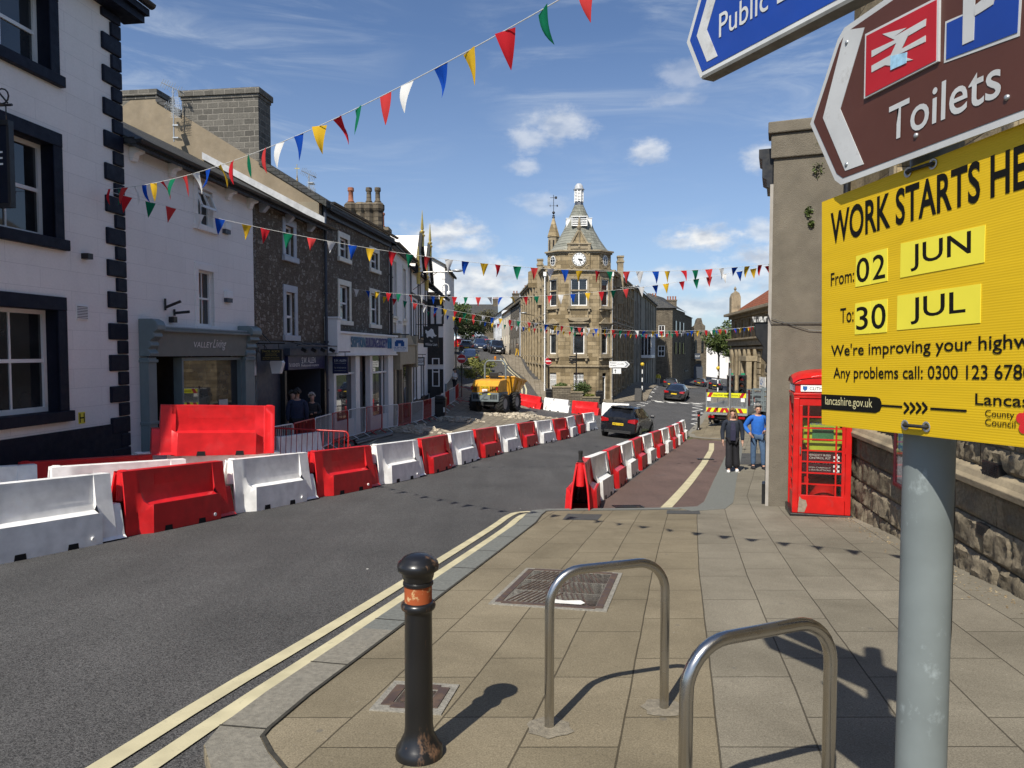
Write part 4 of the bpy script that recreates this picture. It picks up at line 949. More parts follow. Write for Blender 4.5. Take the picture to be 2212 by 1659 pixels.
b = B('white_shop', 'white painted two storey shop with a sage grey shopfront beside the navy quoins', fpt(272), 90-AZ)
W1 = b.uz(551, 500)[0]; ze = 5.72; zf = b.uz(320, 770)[1]
ra, rb_ = b.rect(425, 404, 459, 494), b.rect(427, 582, 462, 706); rd = b.rect(535, 812, 558, 960); rs = (b.uz(318, 800)[0], b.uz(512, 800)[0], -1.05, zf)
rd = (rd[0], rd[1], -1.3, rd[3])
b.wall(0.0, W1, -2, ze, [ra, rb_, rd, rs], M['white_render'], d=.16); b.shell(.05, W1, .05, 7, -2, ze, M['white_render'])
b.window(rb_, .14, 'white', 2, 2, .05, .022, 'white_render', .14); w = b.window(ra, .14, 'white', 2, 1, .05, .02, 'white_render', .14)
xm, zm = (ra[0]+ra[1])/2, (ra[2]+ra[3])/2; mb = MB()
for (a0, a1, c0, c1) in ((ra[0], ra[1], zm-.03, zm+.03), (ra[0], ra[0]+.05, zm, ra[3]-.04), (ra[1]-.05, ra[1], zm, ra[3]-.04), (ra[0], ra[1], ra[3]-.1, ra[3]-.04), (xm-.015, xm+.015, zm, ra[3]-.05)):
    k = .42; mb.add([(a0, .04-(ra[3]-c0)*k, c0), (a1, .04-(ra[3]-c0)*k, c0), (a1, .04-(ra[3]-c1)*k, c1), (a0, .04-(ra[3]-c1)*k, c1)]+[(a0, .08-(ra[3]-c0)*k, c0), (a1, .08-(ra[3]-c0)*k, c0), (a1, .08-(ra[3]-c1)*k, c1), (a0, .08-(ra[3]-c1)*k, c1)], [(0, 1, 2, 3), (7, 6, 5, 4), (0, 4, 5, 1), (1, 5, 6, 2), (2, 6, 7, 3), (3, 7, 4, 0)])
mb.build('open_sash', M['white'], w)
b.boxes('door', M['blackw'], [(rd[0], .12, -1.4, rd[1], .16, rd[3])]); b.boxes('door_surround', M['white_render'], [(rd[0]-.14, -.03, -1.4, rd[0], .0, rd[3]), (rd[1], -.03, -1.4, rd[1]+.16, .0, rd[3]), (rd[0]-.14, -.035, rd[3], rd[1]+.16, 0, rd[3]+.24)])
b.gutter(.05, W1+.1, ze+.02, y=-.34); b.boxes('fascia_board', M['black'], [(.05, -.26, ze-.06, W1, .0, ze+.06)]); b.roof(.04, W1, ze+.13, 4.6, 2.45, M['slate'], .3)
for px in (280, 363, 486, 533):
    x = b.uz(px, 400)[0]; mb = MB(); mb.prism([(0, ze-.06), (-.24, ze-.06), (-.24, ze-.17), (-.12, ze-.2), (-.07, ze-.34), (0, ze-.34)], 'x', x, x+.16); mb.build('corbel', M['white_render'], b.t, bevel=.015)
for q in ((479.5, 481, 492, 507), (483, 628, 496, 654)):
    r = b.rect(*q); p = b.boxes('alarm_box', M['white'], [(r[0], -.1, r[2]+.1, r[1], 0, r[3])], bevel=.012); b.boxes('alarm_base', M['charcoal'], [(r[0]+.01, -.09, r[2], r[1]-.01, 0, r[2]+.1)], parent=p)
for q in ((354, 645, 372, 672), (374, 668, 384, 683)):
    r = b.rect(*q); mb = MB(); mb.tube([(r[0], -.03, r[2]), (r[0], -.03, r[3])], .022, 8); mb.tube([(r[0], -.03, r[2]+.06), (r[0]+.1, -.32, r[3]-.05)], .03, 8); mb.build('lamp_bracket', M['black'], b.t)
r = b.rect(364, 684, 372, 697); b.boxes('camera_box', M['black'], [(r[0], -.12, r[2], r[1], 0, r[3])])
# shopfront
px0, px1, px2, px3 = (b.uz(q, 800)[0] for q in (301, 319, 511, 536)); zt = b.uz(335, 717)[1]
for nm, (x0, x1) in (('pilaster', (px0, px1)), ('pilaster', (px2+.08, px3-.03))):
    w = b.boxes(nm, M['sage'], [(x0, -.2, -1.5, x1, 0, zf-.02), (x0-.03, -.24, -1.5, x1+.03, 0, -.75), (x0-.02, -.23, zf-.12, x1+.02, 0, zf-.06), (x0-.02, -.225, .2, x1+.02, 0, .26)]+[(x0+.03+k*(x1-x0-.06)/4, -.215, -.7, x0+.03+(k+.55)*(x1-x0-.06)/4, -.2, .15) for k in range(4)], bevel=.008)
    mb = MB(); zz = zt+.22; hh = zz-zf; mb.prism([(0, zf), (-.24, zf), (-.26, zf+.1*hh), (-.2, zf+.2*hh), (-.28, zf+.3*hh), (-.24, zf+.42*hh), (-.36, zf+.55*hh), (-.33, zf+.66*hh), (-.42, zf+.74*hh), (-.42, zz-.1), (-.38, zz-.02), (-.28, zz+.03), (0, zz+.03)], 'x', x0-.01, x1+.01); mb.build('scroll_bracket', M['sage'], w, bevel=.02)
fa = MB(); fa.prism([(0, zf), (-.2, zf), (-.27, zt), (0, zt)], 'x', px1+.01, px2+.07); fa = fa.build('fascia', M['sage2'], b.t)
b.boxes('cornice', M['sage2'], [(px1+.011, -.36, zt, px2+.07, 0, zt+.05), (px1+.011, -.3, zt+.05, px2+.07, 0, zt+.1)], parent=fa, bevel=.01); b.boxes('lead_cover', M['lead'], [(px1+.012, -.27, zt+.1, px2+.07, 0, zt+.118)], parent=fa)
q = b.rect(395.5, 738, 437, 751); q2 = b.rect(438.5, 733, 467.5, 757); Mx = Matrix.Rotation(R(90+math.degrees(math.atan2(.07, zt-zf))), 4, 'X')
yf = lambda z: -.2-.07*(z-zf)/(zt-zf)-.012
text('VALLEY', q[1]-q[0], q[3]-q[2], Matrix.Translation((q[0], yf(q[2]), q[2])) @ Mx, M['white'], 'lettering', fa, 0); text('Living', q2[1]-q2[0], q2[3]-q2[2], Matrix.Translation((q2[0], yf(q2[2]), q2[2])) @ Mx, M['white'], 'lettering', fa, 0, shear=.25)
xd = b.uz(385, 850)[0]
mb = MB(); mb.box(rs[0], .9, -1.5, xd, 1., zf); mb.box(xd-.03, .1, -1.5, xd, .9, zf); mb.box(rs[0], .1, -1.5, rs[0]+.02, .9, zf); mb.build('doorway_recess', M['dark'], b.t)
b.boxes('shop_window_frame', M['sage'], [(xd, -.1, -1.5, xd+.06, .1, zf-.03), (px2+.02, -.1, -1.5, px2+.079, .1, zf-.03), (xd+.06, -.1, zf-.1, px2+.02, .1, zf-.03), (xd+.06, -.1, -1.5, px2+.02, .1, -.45)])
g = MB(); g.quad((xd+.06, 0, -.45), (px2+.02, 0, -.45), (px2+.02, 0, zf-.1), (xd+.06, 0, zf-.1)); g.build('shop_window_pane', M['glassb'], b.t)
M['card'] = mat('pale_card', (.55, .54, .5), .7, .15, 12); M['bulb'] = None
r = random.Random(4); b.boxes('display_cards', M['card'], [(x, .84, z, x+r.uniform(.1, .16), .88, z+r.uniform(.14, .22)) for x in (rs[0]+.12, rs[0]+.5, rs[0]+.85) for z in (-.9, -.55, -.15, .2, .55) if r.random() < .7])
q = b.rect(478, 863, 496, 885); b.boxes('window_poster', M['card'], [(q[0]-.12, -.014, q[2]-.05, q[1]-.1, -.004, q[3])])
q = b.rect(455, 845, 468, 865); b.boxes('window_poster', M['card'], [(q[0], -.014, -.35, q[1], -.004, .12)])
def emit(name, c, s_):
    m, n, bb = newmat(name); bb.inputs['Base Color'].default_value = col_of(c); bb.inputs['Emission Color'].default_value = col_of(c); bb.inputs['Emission Strength'].default_value = s_; return m
M['bulb'] = emit('lit_bulb', (1, .72, .35), 4)
mb = MB(); x, z = b.uz(356, 790); mb.ball((x, .75, z), .045); mb.ball((x+.3, .78, z+.12), .02); mb.build('shop_bulb', M['bulb'], b.t, smooth=60)

# rubble house with the optician's shopfront
P2 = fpt(551); b = B('rubble_house', 'brown rubble stone house with pale grey window surrounds above the navy optician shopfront', P2, 90-AZ)
W2 = b.uz(700, 600)[0]; zs = b.uz(570, 737)[1]
ra, rb_ = b.rect(615.5, 485, 634, 557), b.rect(617, 630, 637, 725); rdoor = (b.uz(607, 850)[0], b.uz(688, 850)[0], -1.6, b.uz(650, 797)[1])
b.wall(.0, W2, zs, ze, [ra, rb_], M['rubble'], d=.16); b.shell(.0, W2, .05, 7, -2, ze, M['rubble'])
b.wall(.0, W2, -2.2, zs, [rdoor], M['charcoal'], 'shopfront', d=1.6, y=-.06)
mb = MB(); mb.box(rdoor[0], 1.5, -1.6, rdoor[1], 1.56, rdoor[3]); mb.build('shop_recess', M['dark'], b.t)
b.window(ra, .14, 'white', 1, 2, .06, .03, 'grey_paint', .18); b.window(rb_, .14, 'white', 1, 1, .06, .03, 'grey_paint', .18)
b.boxes('transom', M['white'], [(rb_[0]+.06, .07, rb_[3]-.75, rb_[1]-.06, .12, rb_[3]-.68)])
b.gutter(0, W2+.25, ze+.02, y=-.34); b.boxes('fascia_board', M['black'], [(0, -.26, ze-.06, W2, .0, ze+.06)]); b.roof(0, W2, ze+.13, 4.6, 2.45, M['slate'], .3)
for x in (.35, 1.9, 3.4): mb = MB(); mb.prism([(0, ze-.06), (-.24, ze-.06), (-.24, ze-.15), (-.1, ze-.3), (0, ze-.3)], 'x', x, x+.16); mb.build('corbel', M['grey_paint'], b.t)
q = b.rect(611, 769, 691, 795); sg = b.boxes('shop_sign', mat('navy_sign', (.012, .016, .075), .4, .1, 5), [(q[0], -.16, q[2], q[1], -.065, q[3])])
q1 = b.rect(640.7, 772, 671, 784); q2 = b.rect(640, 786.5, 678, 792); q3 = b.rect(613, 787, 636, 791.5); q4 = b.rect(680, 787.5, 691, 790.5)
for s_, k in (('S.W. ALLEN', q1), ('Professionals in eyecare', q2), ('Tel: 01200 423176', q3)): b.txt(s_, k[0], k[2], k[1], k[3], M['white'], -.163, sg)
b.boxes('sign_canopy', M['charcoal'], [(q[0]-.05, -.24, q[3]+.01, q[1]+.05, -.065, q[3]+.22)]); b.boxes('column', M['black'], [(rdoor[0]-.16, -.2, -1.6, rdoor[0]-.03, -.06, q[2]-.02), (rdoor[1]+.03, -.2, -1.6, rdoor[1]+.16, -.06, q[2]-.02)])
mb = MB(); x0, z0 = b.uz(610, 747)[0], b.uz(650, 747)[1]; mb.tube([(x0, -.45, z0), (W2-.1, -.45, z0)], .02, 6)
for k in range(4):
    x = x0+(k+.7)*(W2-x0)/4.4; mb.tube([(x, 0, z0+.1), (x, -.45, z0)], .012, 5); mb.cbox((x, -.45, z0-.13), (.12, .16, .1), rx=.5)
mb.build('spotlight_rail', M['black'], b.t)
x0, z0 = b.uz(576, 791); mb = MB(); mb.M = Matrix.Translation((x0, -.3, z0)); mb.prism([(-.2, .1), (-.12, .2), (.12, .2), (.17, .1), (.11, -.2), (-.11, -.2)], 'x', -.08, .08); mb.M = Matrix(); mb.tube([(x0, 0, z0+.28), (x0, -.32, z0+.28)], .015, 5); mb.build('lantern_sign', M['white'], b.t)
def wall_sign(bb, name, label, px, y0, y1, z0, z1, m, lines, bracket=.15, th=.03, scroll=True, extra=None, frame=None):
    """a board standing out square from the facade, facing down the street"""
    x = bb.uz(px, 760)[0]; t = thing(name, label, 'sign', bb.W(x, 0), bb.rz)
    Mr = Matrix(((0, 0, -1, 0), (-1, 0, 0, 0), (0, 1, 0, 0), (0, 0, 0, 1)))
    mb = MB(); mb.box(-th, -y1, z0, th, -y0, z1); mb.build('board', m, t)
    if frame: mb = MB(); f = .04; mb.box(-th-.01, -y1-.01, z0-.01, th+.01, -y1+f, z1+.01); mb.box(-th-.01, -y0-f, z0-.01, th+.01, -y0+.01, z1+.01); mb.box(-th-.01, -y1+f, z1-f, th+.01, -y0-f, z1+.01); mb.box(-th-.01, -y1+f, z0-.01, th+.01, -y0-f, z0+f); mb.build('frame', frame, t)
    mb = MB(); mb.tube([(0, 0, z1+bracket), (0, -y1-.08, z1+bracket)], .018, 6)
    for y in (y0+.1, y1-.1): mb.tube([(0, -y, z1), (0, -y, z1+bracket)], .01, 5)
    if scroll: mb.tube([(0, 0, z1+bracket+.45), (0, -y1*.6, z1+bracket)], .013, 5); mb.tube([(0, -.18+.12*math.cos(R(a)), z1+bracket-.16+.12*math.sin(R(a))) for a in range(90, 400, 30)], .011, 5)
    mb.build('bracket', M['black'], t)
    w = y1-y0
    for (s_, fx0, fx1, fz0, fz1, mm) in lines:
        text(s_, w*(fx1-fx0), (z1-z0)*(fz1-fz0), Matrix.Translation((-th-.003, -y0-w*fx0, z0+(z1-z0)*fz0)) @ Mr, mm, 'lettering', t, .001)
    if extra: extra(t, Mr, th, y0, w, z0, z1-z0)
    return t
gt = M['gold']
wall_sign(b, 'hanging_sign', 'small black hanging sign in gold lettering on a scrolled bracket', 553, .14, .74, 1.43, 1.74, M['black'], [('THOS. ROCK', .08, .92, .72, .9, gt), ('Hand Crafted', .25, .75, .54, .64, gt), ('Quality Memorials', .2, .8, .39, .49, gt), ('in Marble Stone Slate', .12, .88, .24, .34, gt), ('and High Class Granite', .1, .9, .09, .19, gt)])
wall_sign(b, 'hanging_banner', 'navy hanging banner in white lettering before the building society window', 703, .25, .78, .95, 1.52, mat('navy_banner', (.010, .014, .06), .5, .1, 4), [('S.W. ALLEN', .12, .9, .7, .83, M['white']), ('Professionals in eyecare', .12, .88, .57, .64, M['card']), ('Tel: 01200 423176', .12, .88, .3, .38, M['card']), ('www.alleneyecare.co.uk', .12, .88, .14, .2, M['card'])], scroll=False)

# building society: taller, its rendered gable rises over the neighbours
P3 = fpt(700); b = B('building_society', 'tall dark rubble building with cream window surrounds, white fascia and two stone chimneys', P3, 90-AZ)
W3 = b.uz(840, 600)[0]; ze = 6.5; zf1 = b.uz(706, 712)[1]; zf0 = b.uz(706, 765)[1]
def ins(r, a=.17, t=.2, c=.16): return (r[0]+a, r[1]-a, r[2]+c, r[3]-t)
wins = [ins(b.rect(*q)) for q in ((729, 497, 755, 572), (797.5, 530, 819, 594), (729, 601, 758.5, 704), (797, 621, 820, 710.6))]
b.wall(.05, W3, -2.2, ze, wins+[(b.uz(709, 800)[0], W3-.12, -1.7, zf0-.02)], M['rubble2'], d=.16); b.shell(.05, W3, .05, 9, -2.2, ze-.3, M['rubble2'])
for w in wins: b.window(w, .14, 'white', 1, 2, .06, .03, 'cream', .17)
RUN, RISE = 6.1, 3.75
mb = MB(); mb.prism([(.02, 5.3), (.02, ze+.12), (RUN, ze+RISE+.12), (2*RUN, ze+.12), (2*RUN, 5.3)], 'x', -.22, .05); gw = mb.build('gable_wall', M['render'], b.t)
b.boxes('render_band', mat('old_brown_render', (.21, .18, .13), .92, .18, 1.4, .5, 30, dirt=.4, dirtc=(.12, .1, .08)), [(-.226, .05, 5.4, -.2205, 4.05, ze+.05)], parent=gw)
b.roof(.051, W3, ze+.1, RUN, RISE, M['slate'], .32); mb = MB()
vy1, vy2, vy3 = (700-568)/FPX*23.7-.03, (700-398)/FPX*23.7+.01, (700-343)/FPX*23.9-.01
for ya, yb in ((-.25, vy1), (vy2, vy3)): mb.prism([(ya, ze+.03+ya*RISE/RUN), (yb, ze+.03+yb*RISE/RUN), (yb, ze+.24+yb*RISE/RUN), (ya, ze+.24+ya*RISE/RUN)], 'x', -.27, .1)
mb.build('verge_slates', M['slate'], b.t)
mb = MB(); yy, zz = 2.9, 5.86+2.9*.533
mb.prism([(-.2, 5.80), (4.0, 5.80+4.2*.533), (4.0, 6.02+4.2*.533), (-.2, 6.02)], 'x', -.30, -.221); mb.build('lead_flashing', M['lead'], b.t)
# chimneys on the gable
x = -.20; y1 = (700-568)/FPX*23.7; y2 = (700-398)/FPX*23.7; zc = at(480, 200, 23.7).z
b.chimney(x-.015, .62, y1-.02, y2, 6.4, zc, 'stoneg'); y3 = (700-343)/FPX*23.9; b.chimney(x-.015, .62, y3, y3+2.2, 7, at(300, 200, 24).z, 'stoneg')
b.boxes('eaves_cornice', M['charcoal'], [(.05, -.12, ze-.35, W3, 0, ze-.1), (.05, -.28, ze-.1, W3, 0, ze+.02)]); b.gutter(.0, W3+.1, ze+.08, y=-.36); b.pipe(.02, -1.6, ze-.2, 'charcoal', .05); b.pipe(W3-.02, -1.8, ze-.1, 'black', .05)
fa = b.boxes('fascia', M['white'], [(b.uz(706, 740)[0]+.1, -.35, zf0, W3-.12, 0, zf1-.12), (.1, -.42, zf1-.12, W3-.1, 0, zf1-.04), (.1, -.40, zf0-.06, W3-.1, 0, zf0)], bevel=.01)
b.boxes('fascia_end', M['white'], [(.05, -.46, zf0+.02, .34, 0, zf1+.35), (.02, -.5, zf1+.35, .37, 0, zf1+.42)], bevel=.02)
M['teal'] = mat('teal_letters', (.02, .16, .30), .45, .1, 3); M['violet'] = mat('blue_violet_letters', (.03, .04, .22), .45, .1, 3)
q = b.rect(737, 728, 827, 750); L = q[1]-q[0]
zb_, zt_ = zf0+.24, zf0+.62
for s_, a, c, mm in (('SKIPTON', 0, .31, M['teal']), ('BUILDING', .33, .62, M['violet']), ('SOCIETY', .64, .88, M['violet'])):
    for dd in (-.353, -.37, -.39): b.txt(s_, q[0]+L*a, zb_, q[0]+L*c, zt_, mm, dd, fa, bold=.015)
b.boxes('castle_emblem', M['teal'], [(q[0]+L*.9, -.39, zb_-.02, q[0]+L*.935, -.35, zt_+.03), (q[0]+L*.965, -.39, zb_-.02, q[0]+L, -.35, zt_+.03), (q[0]+L*.935, -.388, zt_-.14, q[0]+L*.965, -.35, zt_+.02)], parent=fa)
zg = zf0-.08; xs = [b.uz(p_, 800)[0] for p_ in (709, 723, 757, 764, 767, 789, 793, 829)]
b.boxes('shop_pillar', M['white'], [(xs[0], -.2, -1.8, xs[0]+.2, 0, zg), (xs[2], -.2, -1.8, xs[3]+.1, 0, zg), (xs[5], -.2, -1.8, xs[6], 0, zg), (xs[7], -.2, -1.8, W3-.13, 0, zg)])
b.boxes('stall_riser', M['white'], [(xs[0]+.2, -.12, -1.9, xs[2], 0, -.75), (xs[6], -.12, -1.9, xs[7], 0, -.9)])
b.boxes('shop_window', M['white'], [(xs[1]-.2, -.1, -.75, xs[1]-.12, -.03, zg), (xs[0]+.2, -.1, zg-.65, xs[2], -.035, zg-.58), (xs[6]+.3, -.1, -.9, xs[6]+.36, -.03, zg), (xs[7]-.5, -.1, -.9, xs[7]-.44, -.03, zg), (xs[6], -.1, zg-.7, xs[7], -.034, zg-.63)])
g = MB(); g.quad((xs[0]+.1, -.02, -.8), (xs[3], -.02, -.8), (xs[3], -.02, zg), (xs[0]+.1, -.02, zg)); g.quad((xs[6], -.02, -.9), (xs[7], -.02, -.9), (xs[7], -.02, zg), (xs[6], -.02, zg)); g.build('shop_window_pane', M['glassb'], b.t)
b.boxes('door_recess', M['rendd'], [(xs[3]+.1, .12, -1.9, xs[5], .16, zg)]); b.boxes('door', M['charcoal'], [(xs[4]+.3, .04, -1.9, xs[5]-.25, .1, zg-.6)])
M['blueink'] = mat('blue_print', (.02, .1, .32), .5, .1, 5)
def castle(t, Mr, th, y0, w, z0, h):
    mb = MB()
    for (a, c, e, f_) in ((.2, .42, .4, .75), (.58, .8, .4, .75), (.27, .73, .6, .85)): mb.box(-th-.004, -y0-w*a, z0+h*e, -th-.0005-.001*a, -y0-w*c, z0+h*f_)
    mb.build('castle_emblem', M['blueink'], t)
wall_sign(b, 'hanging_sign', 'white hanging sign with a blue castle emblem beside the drainpipe', 832, .3, .98, 1.68, 2.26, M['white'], [('SKIPTON', .12, .9, .22, .36, M['blueink']), ('BUILDING SOCIETY', .15, .87, .1, .17, M['blueink'])], extra=castle, scroll=False)
# roof furniture of the society
for k, (px, ytop, yb) in enumerate(((758, 437, 470), (779, 437, 476), (797, 437, 480), (816, 437, 487))):
    y = 30.6; p0 = at(px, ytop, y); xl, yl = (p0.x-P3[0])*b.c+(p0.y-P3[1])*b.s, -(p0.x-P3[0])*b.s+(p0.y-P3[1])*b.c
    z1 = p0.z; w = MB(); w.lathe([(.30, z1-2.2), (.30, z1-1.35), (.24, z1-1.3), (.215, z1-.45), (.27, z1-.36), (.29, z1-.3), (.29, z1-.12), (.2, z1-.02)], (xl, yl, 0), 8, R(22.5)); c_ = w.build('chimney', M['stoned'], b.t)
    if k != 1:
        p = MB(); h = .62; p.lathe([(.13, z1-.03), (.15, z1+.03), (.11, z1+.08), (.10, z1+h*.7), (.14, z1+h*.78), (.13, z1+h)], (xl, yl, 0), 12); p.build('chimney_pot', M['terra' if k == 0 else 'stoned'], c_, smooth=40)
def aerial(name, label, p, h, size):
    t = thing(name, label, 'aerial', p); mb = MB(); mb.tube([(0, 0, 0), (0, 0, h)], .022, 8); mb.build('mast', M['galv'], t)
    for (z, az, l, el) in ((h, 20, 1.0*size, -25), (h-.62, 200, .75*size, 15)):
        mb = MB(); u = Vector((math.cos(R(az)), math.sin(R(az))*.5, math.sin(R(el)))).normalized(); v = Vector((0, 0, 1)).cross(u).normalized(); w_ = u.cross(v); c = Vector((0, 0, z)); mb.tube([c-u*l*.5, c+u*l*.5], .014, 6)
        for i in range(10): q = c+u*l*(-.48+.1*i); a = .13+.02*(i % 3); mb.tube([q-w_*a, q+w_*a], .0075, 5)
        for i in range(6): q = c+u*l*(.3+.03*i); mb.tube([q-v*.14, q+v*.14], .006, 4)
        mb.build('antenna', M['galv'], t)
    mb = MB()
    for i in range(9): mb.tube([(-.05+.03*i, -.02, h-.95), (-.05+.03*i, -.02, h-.28)], .004, 4); mb.tube([(-.1, -.02, h-.95+.08*i), (.26, -.02, h-.95+.08*i)], .004, 4)
    mb.build('reflector', M['galv'], t); mb = MB(); mb.box(-.02, -.05, .1, .16, .25, .14); mb.box(-.02, -.05, .5, .16, .25, .54); mb.build('bracket', M['galv'], t)
aerial('television_aerial', 'twin grey television aerials on a mast before the gable between the two chimneys', at(376, 306, 23.2), at(376, 190, 23.2).z-at(376, 306, 23.2).z, .75)
aerial('television_aerial', 'small dark aerial on the roof beside the distant church spire', at(668, 425, 27), .85, .6)
# spire far behind
t = thing('church_spire', 'distant mossy stone church spire with a vane above the gable roof', 'spire', (-37, 122, 8)); mb = MB(); mb.lathe([(1.6, 0), (1.5, 12), (.9, 18), (.05, 24.3)], n=8); mb.build('spire', M['stone'], t); mb = MB(); mb.tube([(0, 0, 24.2), (0, 0, 26)], .06, 5); mb.cbox((0, 0, 25.3), (.9, .06, .12)); mb.build('weather_vane', M['gold'], t)

# white painted house with the cream shopfront
P4 = (-5.31, 30.35); b = B('white_house', 'narrow white painted house with tall plain windows above the cream shopfront', P4, 90)
W4 = 5.9; ze = 6.35; wins = [(1.0, 1.9, 3.3, 5.75), (3.9, 4.7, 3.3, 5.75), (1.0, 1.7, 1.9, 3.0), (3.9, 4.7, 1.2, 3.0)]
b.wall(.05, W4, -2.4, ze, wins+[(.5, 5.4, -2, 1.1)], M['white_render'], d=.2); b.shell(.05, W4, .05, 8, -2.4, ze, M['white_render'])
for w in wins: b.window(w, .2, 'white', 1, 2, .06, .03, 'cream', .14, proud=.02)
b.gutter(0, W4+.3, ze+.05, y=-.4); b.boxes('fascia_board', M['black'], [(.05, -.34, ze-.1, W4+.2, 0, ze+.08)]); b.roof(.05, W4, ze+.15, 4.2, 2.2, M['slate'], .3); b.pipe(.15, -1.9, ze-.1)
M['stonecream'] = mat('cream_stone_shopfront', (.34, .29, .2), .6, .1, 3)
w = b.boxes('shopfront', M['stonecream'], [(.25, -.4, 1.1, 5.6, 0, 2.0), (.1, -.46, .9, .5, 0, 2.5), (5.3, -.46, .9, 5.8, 0, 2.5), (.3, -.2, -2, .6, 0, 1.1), (2.2, -.2, -2, 2.5, 0, 1.1), (5.2, -.2, -2, 5.5, 0, 1.1), (.2, -.48, 2.0, 5.7, 0, 2.08)], bevel=.01)
mb = MB(); mb.prism([(1.2+3.4*i/10, 2.08+.45*math.sin(math.pi*i/10)) for i in range(11)], 'y', -.42, -.1); mb.build('arched_pediment', M['stonecream'], w)
g = MB(); g.quad((.6, -.05, -1), (2.2, -.05, -1), (2.2, -.05, 1.1), (.6, -.05, 1.1)); g.quad((3.6, -.05, -1), (5.2, -.05, -1), (5.2, -.05, 1.1), (3.6, -.05, 1.1)); g.build('shop_window_pane', M['glassb'], b.t)
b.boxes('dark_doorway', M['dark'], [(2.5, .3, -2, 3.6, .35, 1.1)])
q = (2.3, 3.3, 2.95, 3.2); p = b.boxes('street_nameplate', M['white'], [(q[0], -.02, q[2], q[1], 0, q[3])]); b.txt('MARKET PLACE', q[0]+.06, q[2]+.06, q[1]-.06, q[3]-.06, M['ink'], -.023, p)
b.chimney(W4-.5, W4+.3, 1.0, 2.1, 6.3, at(878, 492, 36).z, 'stoned', [(W4-.3, 1.3, .75, 'terra'), (W4-.3, 1.75, .62, 'stoned')]); b.chimney(W4-2.2, W4-1.2, 3.0, 5.0, 6.8, at(840, 503, 35).z+.2, 'stoned', [(W4-1.7, 3.4, .5, 'terra')])
def doughsign(t, Mr, th, y0, w, z0, h): pass
wall_sign(b, 'hanging_sign', 'square white hanging sign in bold black letters beside the timbered pub', 887, .25, .72, .98, 1.4, M['white'], [('DOUGH', .1, .9, .3, .68, M['ink']), ('ARTISAN', .3, .7, .78, .88, M['ink'])], frame=M['black'], scroll=False)

# black and white pub with gilded finials
b = B('timbered_pub', 'black and white timbered pub with gilded spike finials along its gables', (-5.25, 36.3), 90.5)
W5 = 15.5; ze = 6.1
wins = [(1.2, 2.1, 2.6, 4.3), (4.6, 5.6, 2.6, 4.3), (1.0, 2.2, -.9, 1.1), (4.4, 5.6, -.9, 1.1)]
b.wall(.0, 8, -2.4, 2.2, wins[2:], M['white_render'], 'lower_wall', d=.15, y=0); b.wall(0, 8, 2.2, ze, wins[:2], M['white_render'], 'upper_wall', d=.15, y=0); b.shell(0, W5, .0, 9, -2.4, ze, M['white_render'])
for w in wins: b.window(w, .13, 'white', 2, 2, .06, .03, 'blackw', .14)
tb = [(x, -.05, 2.3, x+.18, 0, ze) for x in (0, 3.0, 3.9, 6.4, 7.8)]+[(0, -.054, 2.2, 8, 0, 2.42), (0, -.054, 4.6, 8, 0, 4.8), (0, -.056, -2.4, 8, 0, -1.0)]
b.boxes('timbers', M['blackw'], tb)
for x0 in (.3, 4.2):
    mb = MB(); mb.prism([(x0, ze-.02), (x0+3.4, ze-.02), (x0+1.7, ze+1.9)], 'y', -.25, 2.5); mb.build('gable', M['white_render'], b.t)
    mb = MB()
    for s_ in (-1, 1): mb.prism([(x0+1.7, ze+2.1), (x0+1.7, ze+1.75), (x0+1.7+s_*1.95, ze-.35), (x0+1.7+s_*1.95, ze-.02)], 'y', -.42, -.25)
    mb.build('bargeboard', M['blackw'], b.t)
    for xx, z in ((x0+1.7, ze+1.9), (x0-.1, ze-.3)):
        mb = MB(); mb.lathe([(.1, z-.6), (.1, z-.1), (.16, z), (.08, z+.08), (.14, z+.2), (.05, z+.28), (.09, z+.36), (.01, z+1.35)], (xx, -.4, 0), 10); f_ = mb.build('finial', M['gold'], b.t, smooth=50)
b.roof(-.1, W5, ze+.05, 4.4, 2.3, M['slate'], .3)
# projecting bay seen end on
bx0, bx1 = 7.9, 9.3
bw = b.boxes('bay', M['white_render'], [(bx0, -1.0, -2.4, bx1, .3, 5.0)])
b.boxes('bay_timbers', M['blackw'], [(bx0-.05, -1.0, 4.6, bx0, .0, 5.0), (bx0-.05, -.98, 3.3, bx0, 0, 3.45), (bx0-.05, -.55, 3.45, bx0, -.43, 4.6), (bx0-.05, -1.03, 3.45, bx0, -.9, 4.6), (bx0-.05, -.2, 3.45, bx0, 0, 4.6), (bx0-.06, -.98, .9, bx0, 0, 2.6), (bx0-.062, -.98, -.9, bx0, 0, .6)], parent=bw)
mb = MB(); mb.box(bx0-.09, -.72, -.4, bx0-.06, -.3, 1.35+.0); b.boxes('bay_window', M['white'], [(bx0-.1, -.75, -.5, bx0-.063, -.68, 1.3), (bx0-.1, -.35, -.5, bx0-.063, -.28, 1.3), (bx0-.1, -.68, 1.24, bx0-.063, -.35, 1.3), (bx0-.1, -.68, .4, bx0-.063, -.35, .46), (bx0-.1, -.68, -.5, bx0-.063, -.35, -.44)], parent=bw)
mb = MB(); mb.prism([(-1.25, 4.95), (.2, 5.9), (.2, 6.05), (-1.3, 5.1)], 'x', bx0-.2, bx1+.2); mb.build('bay_roof', M['slate'], bw)
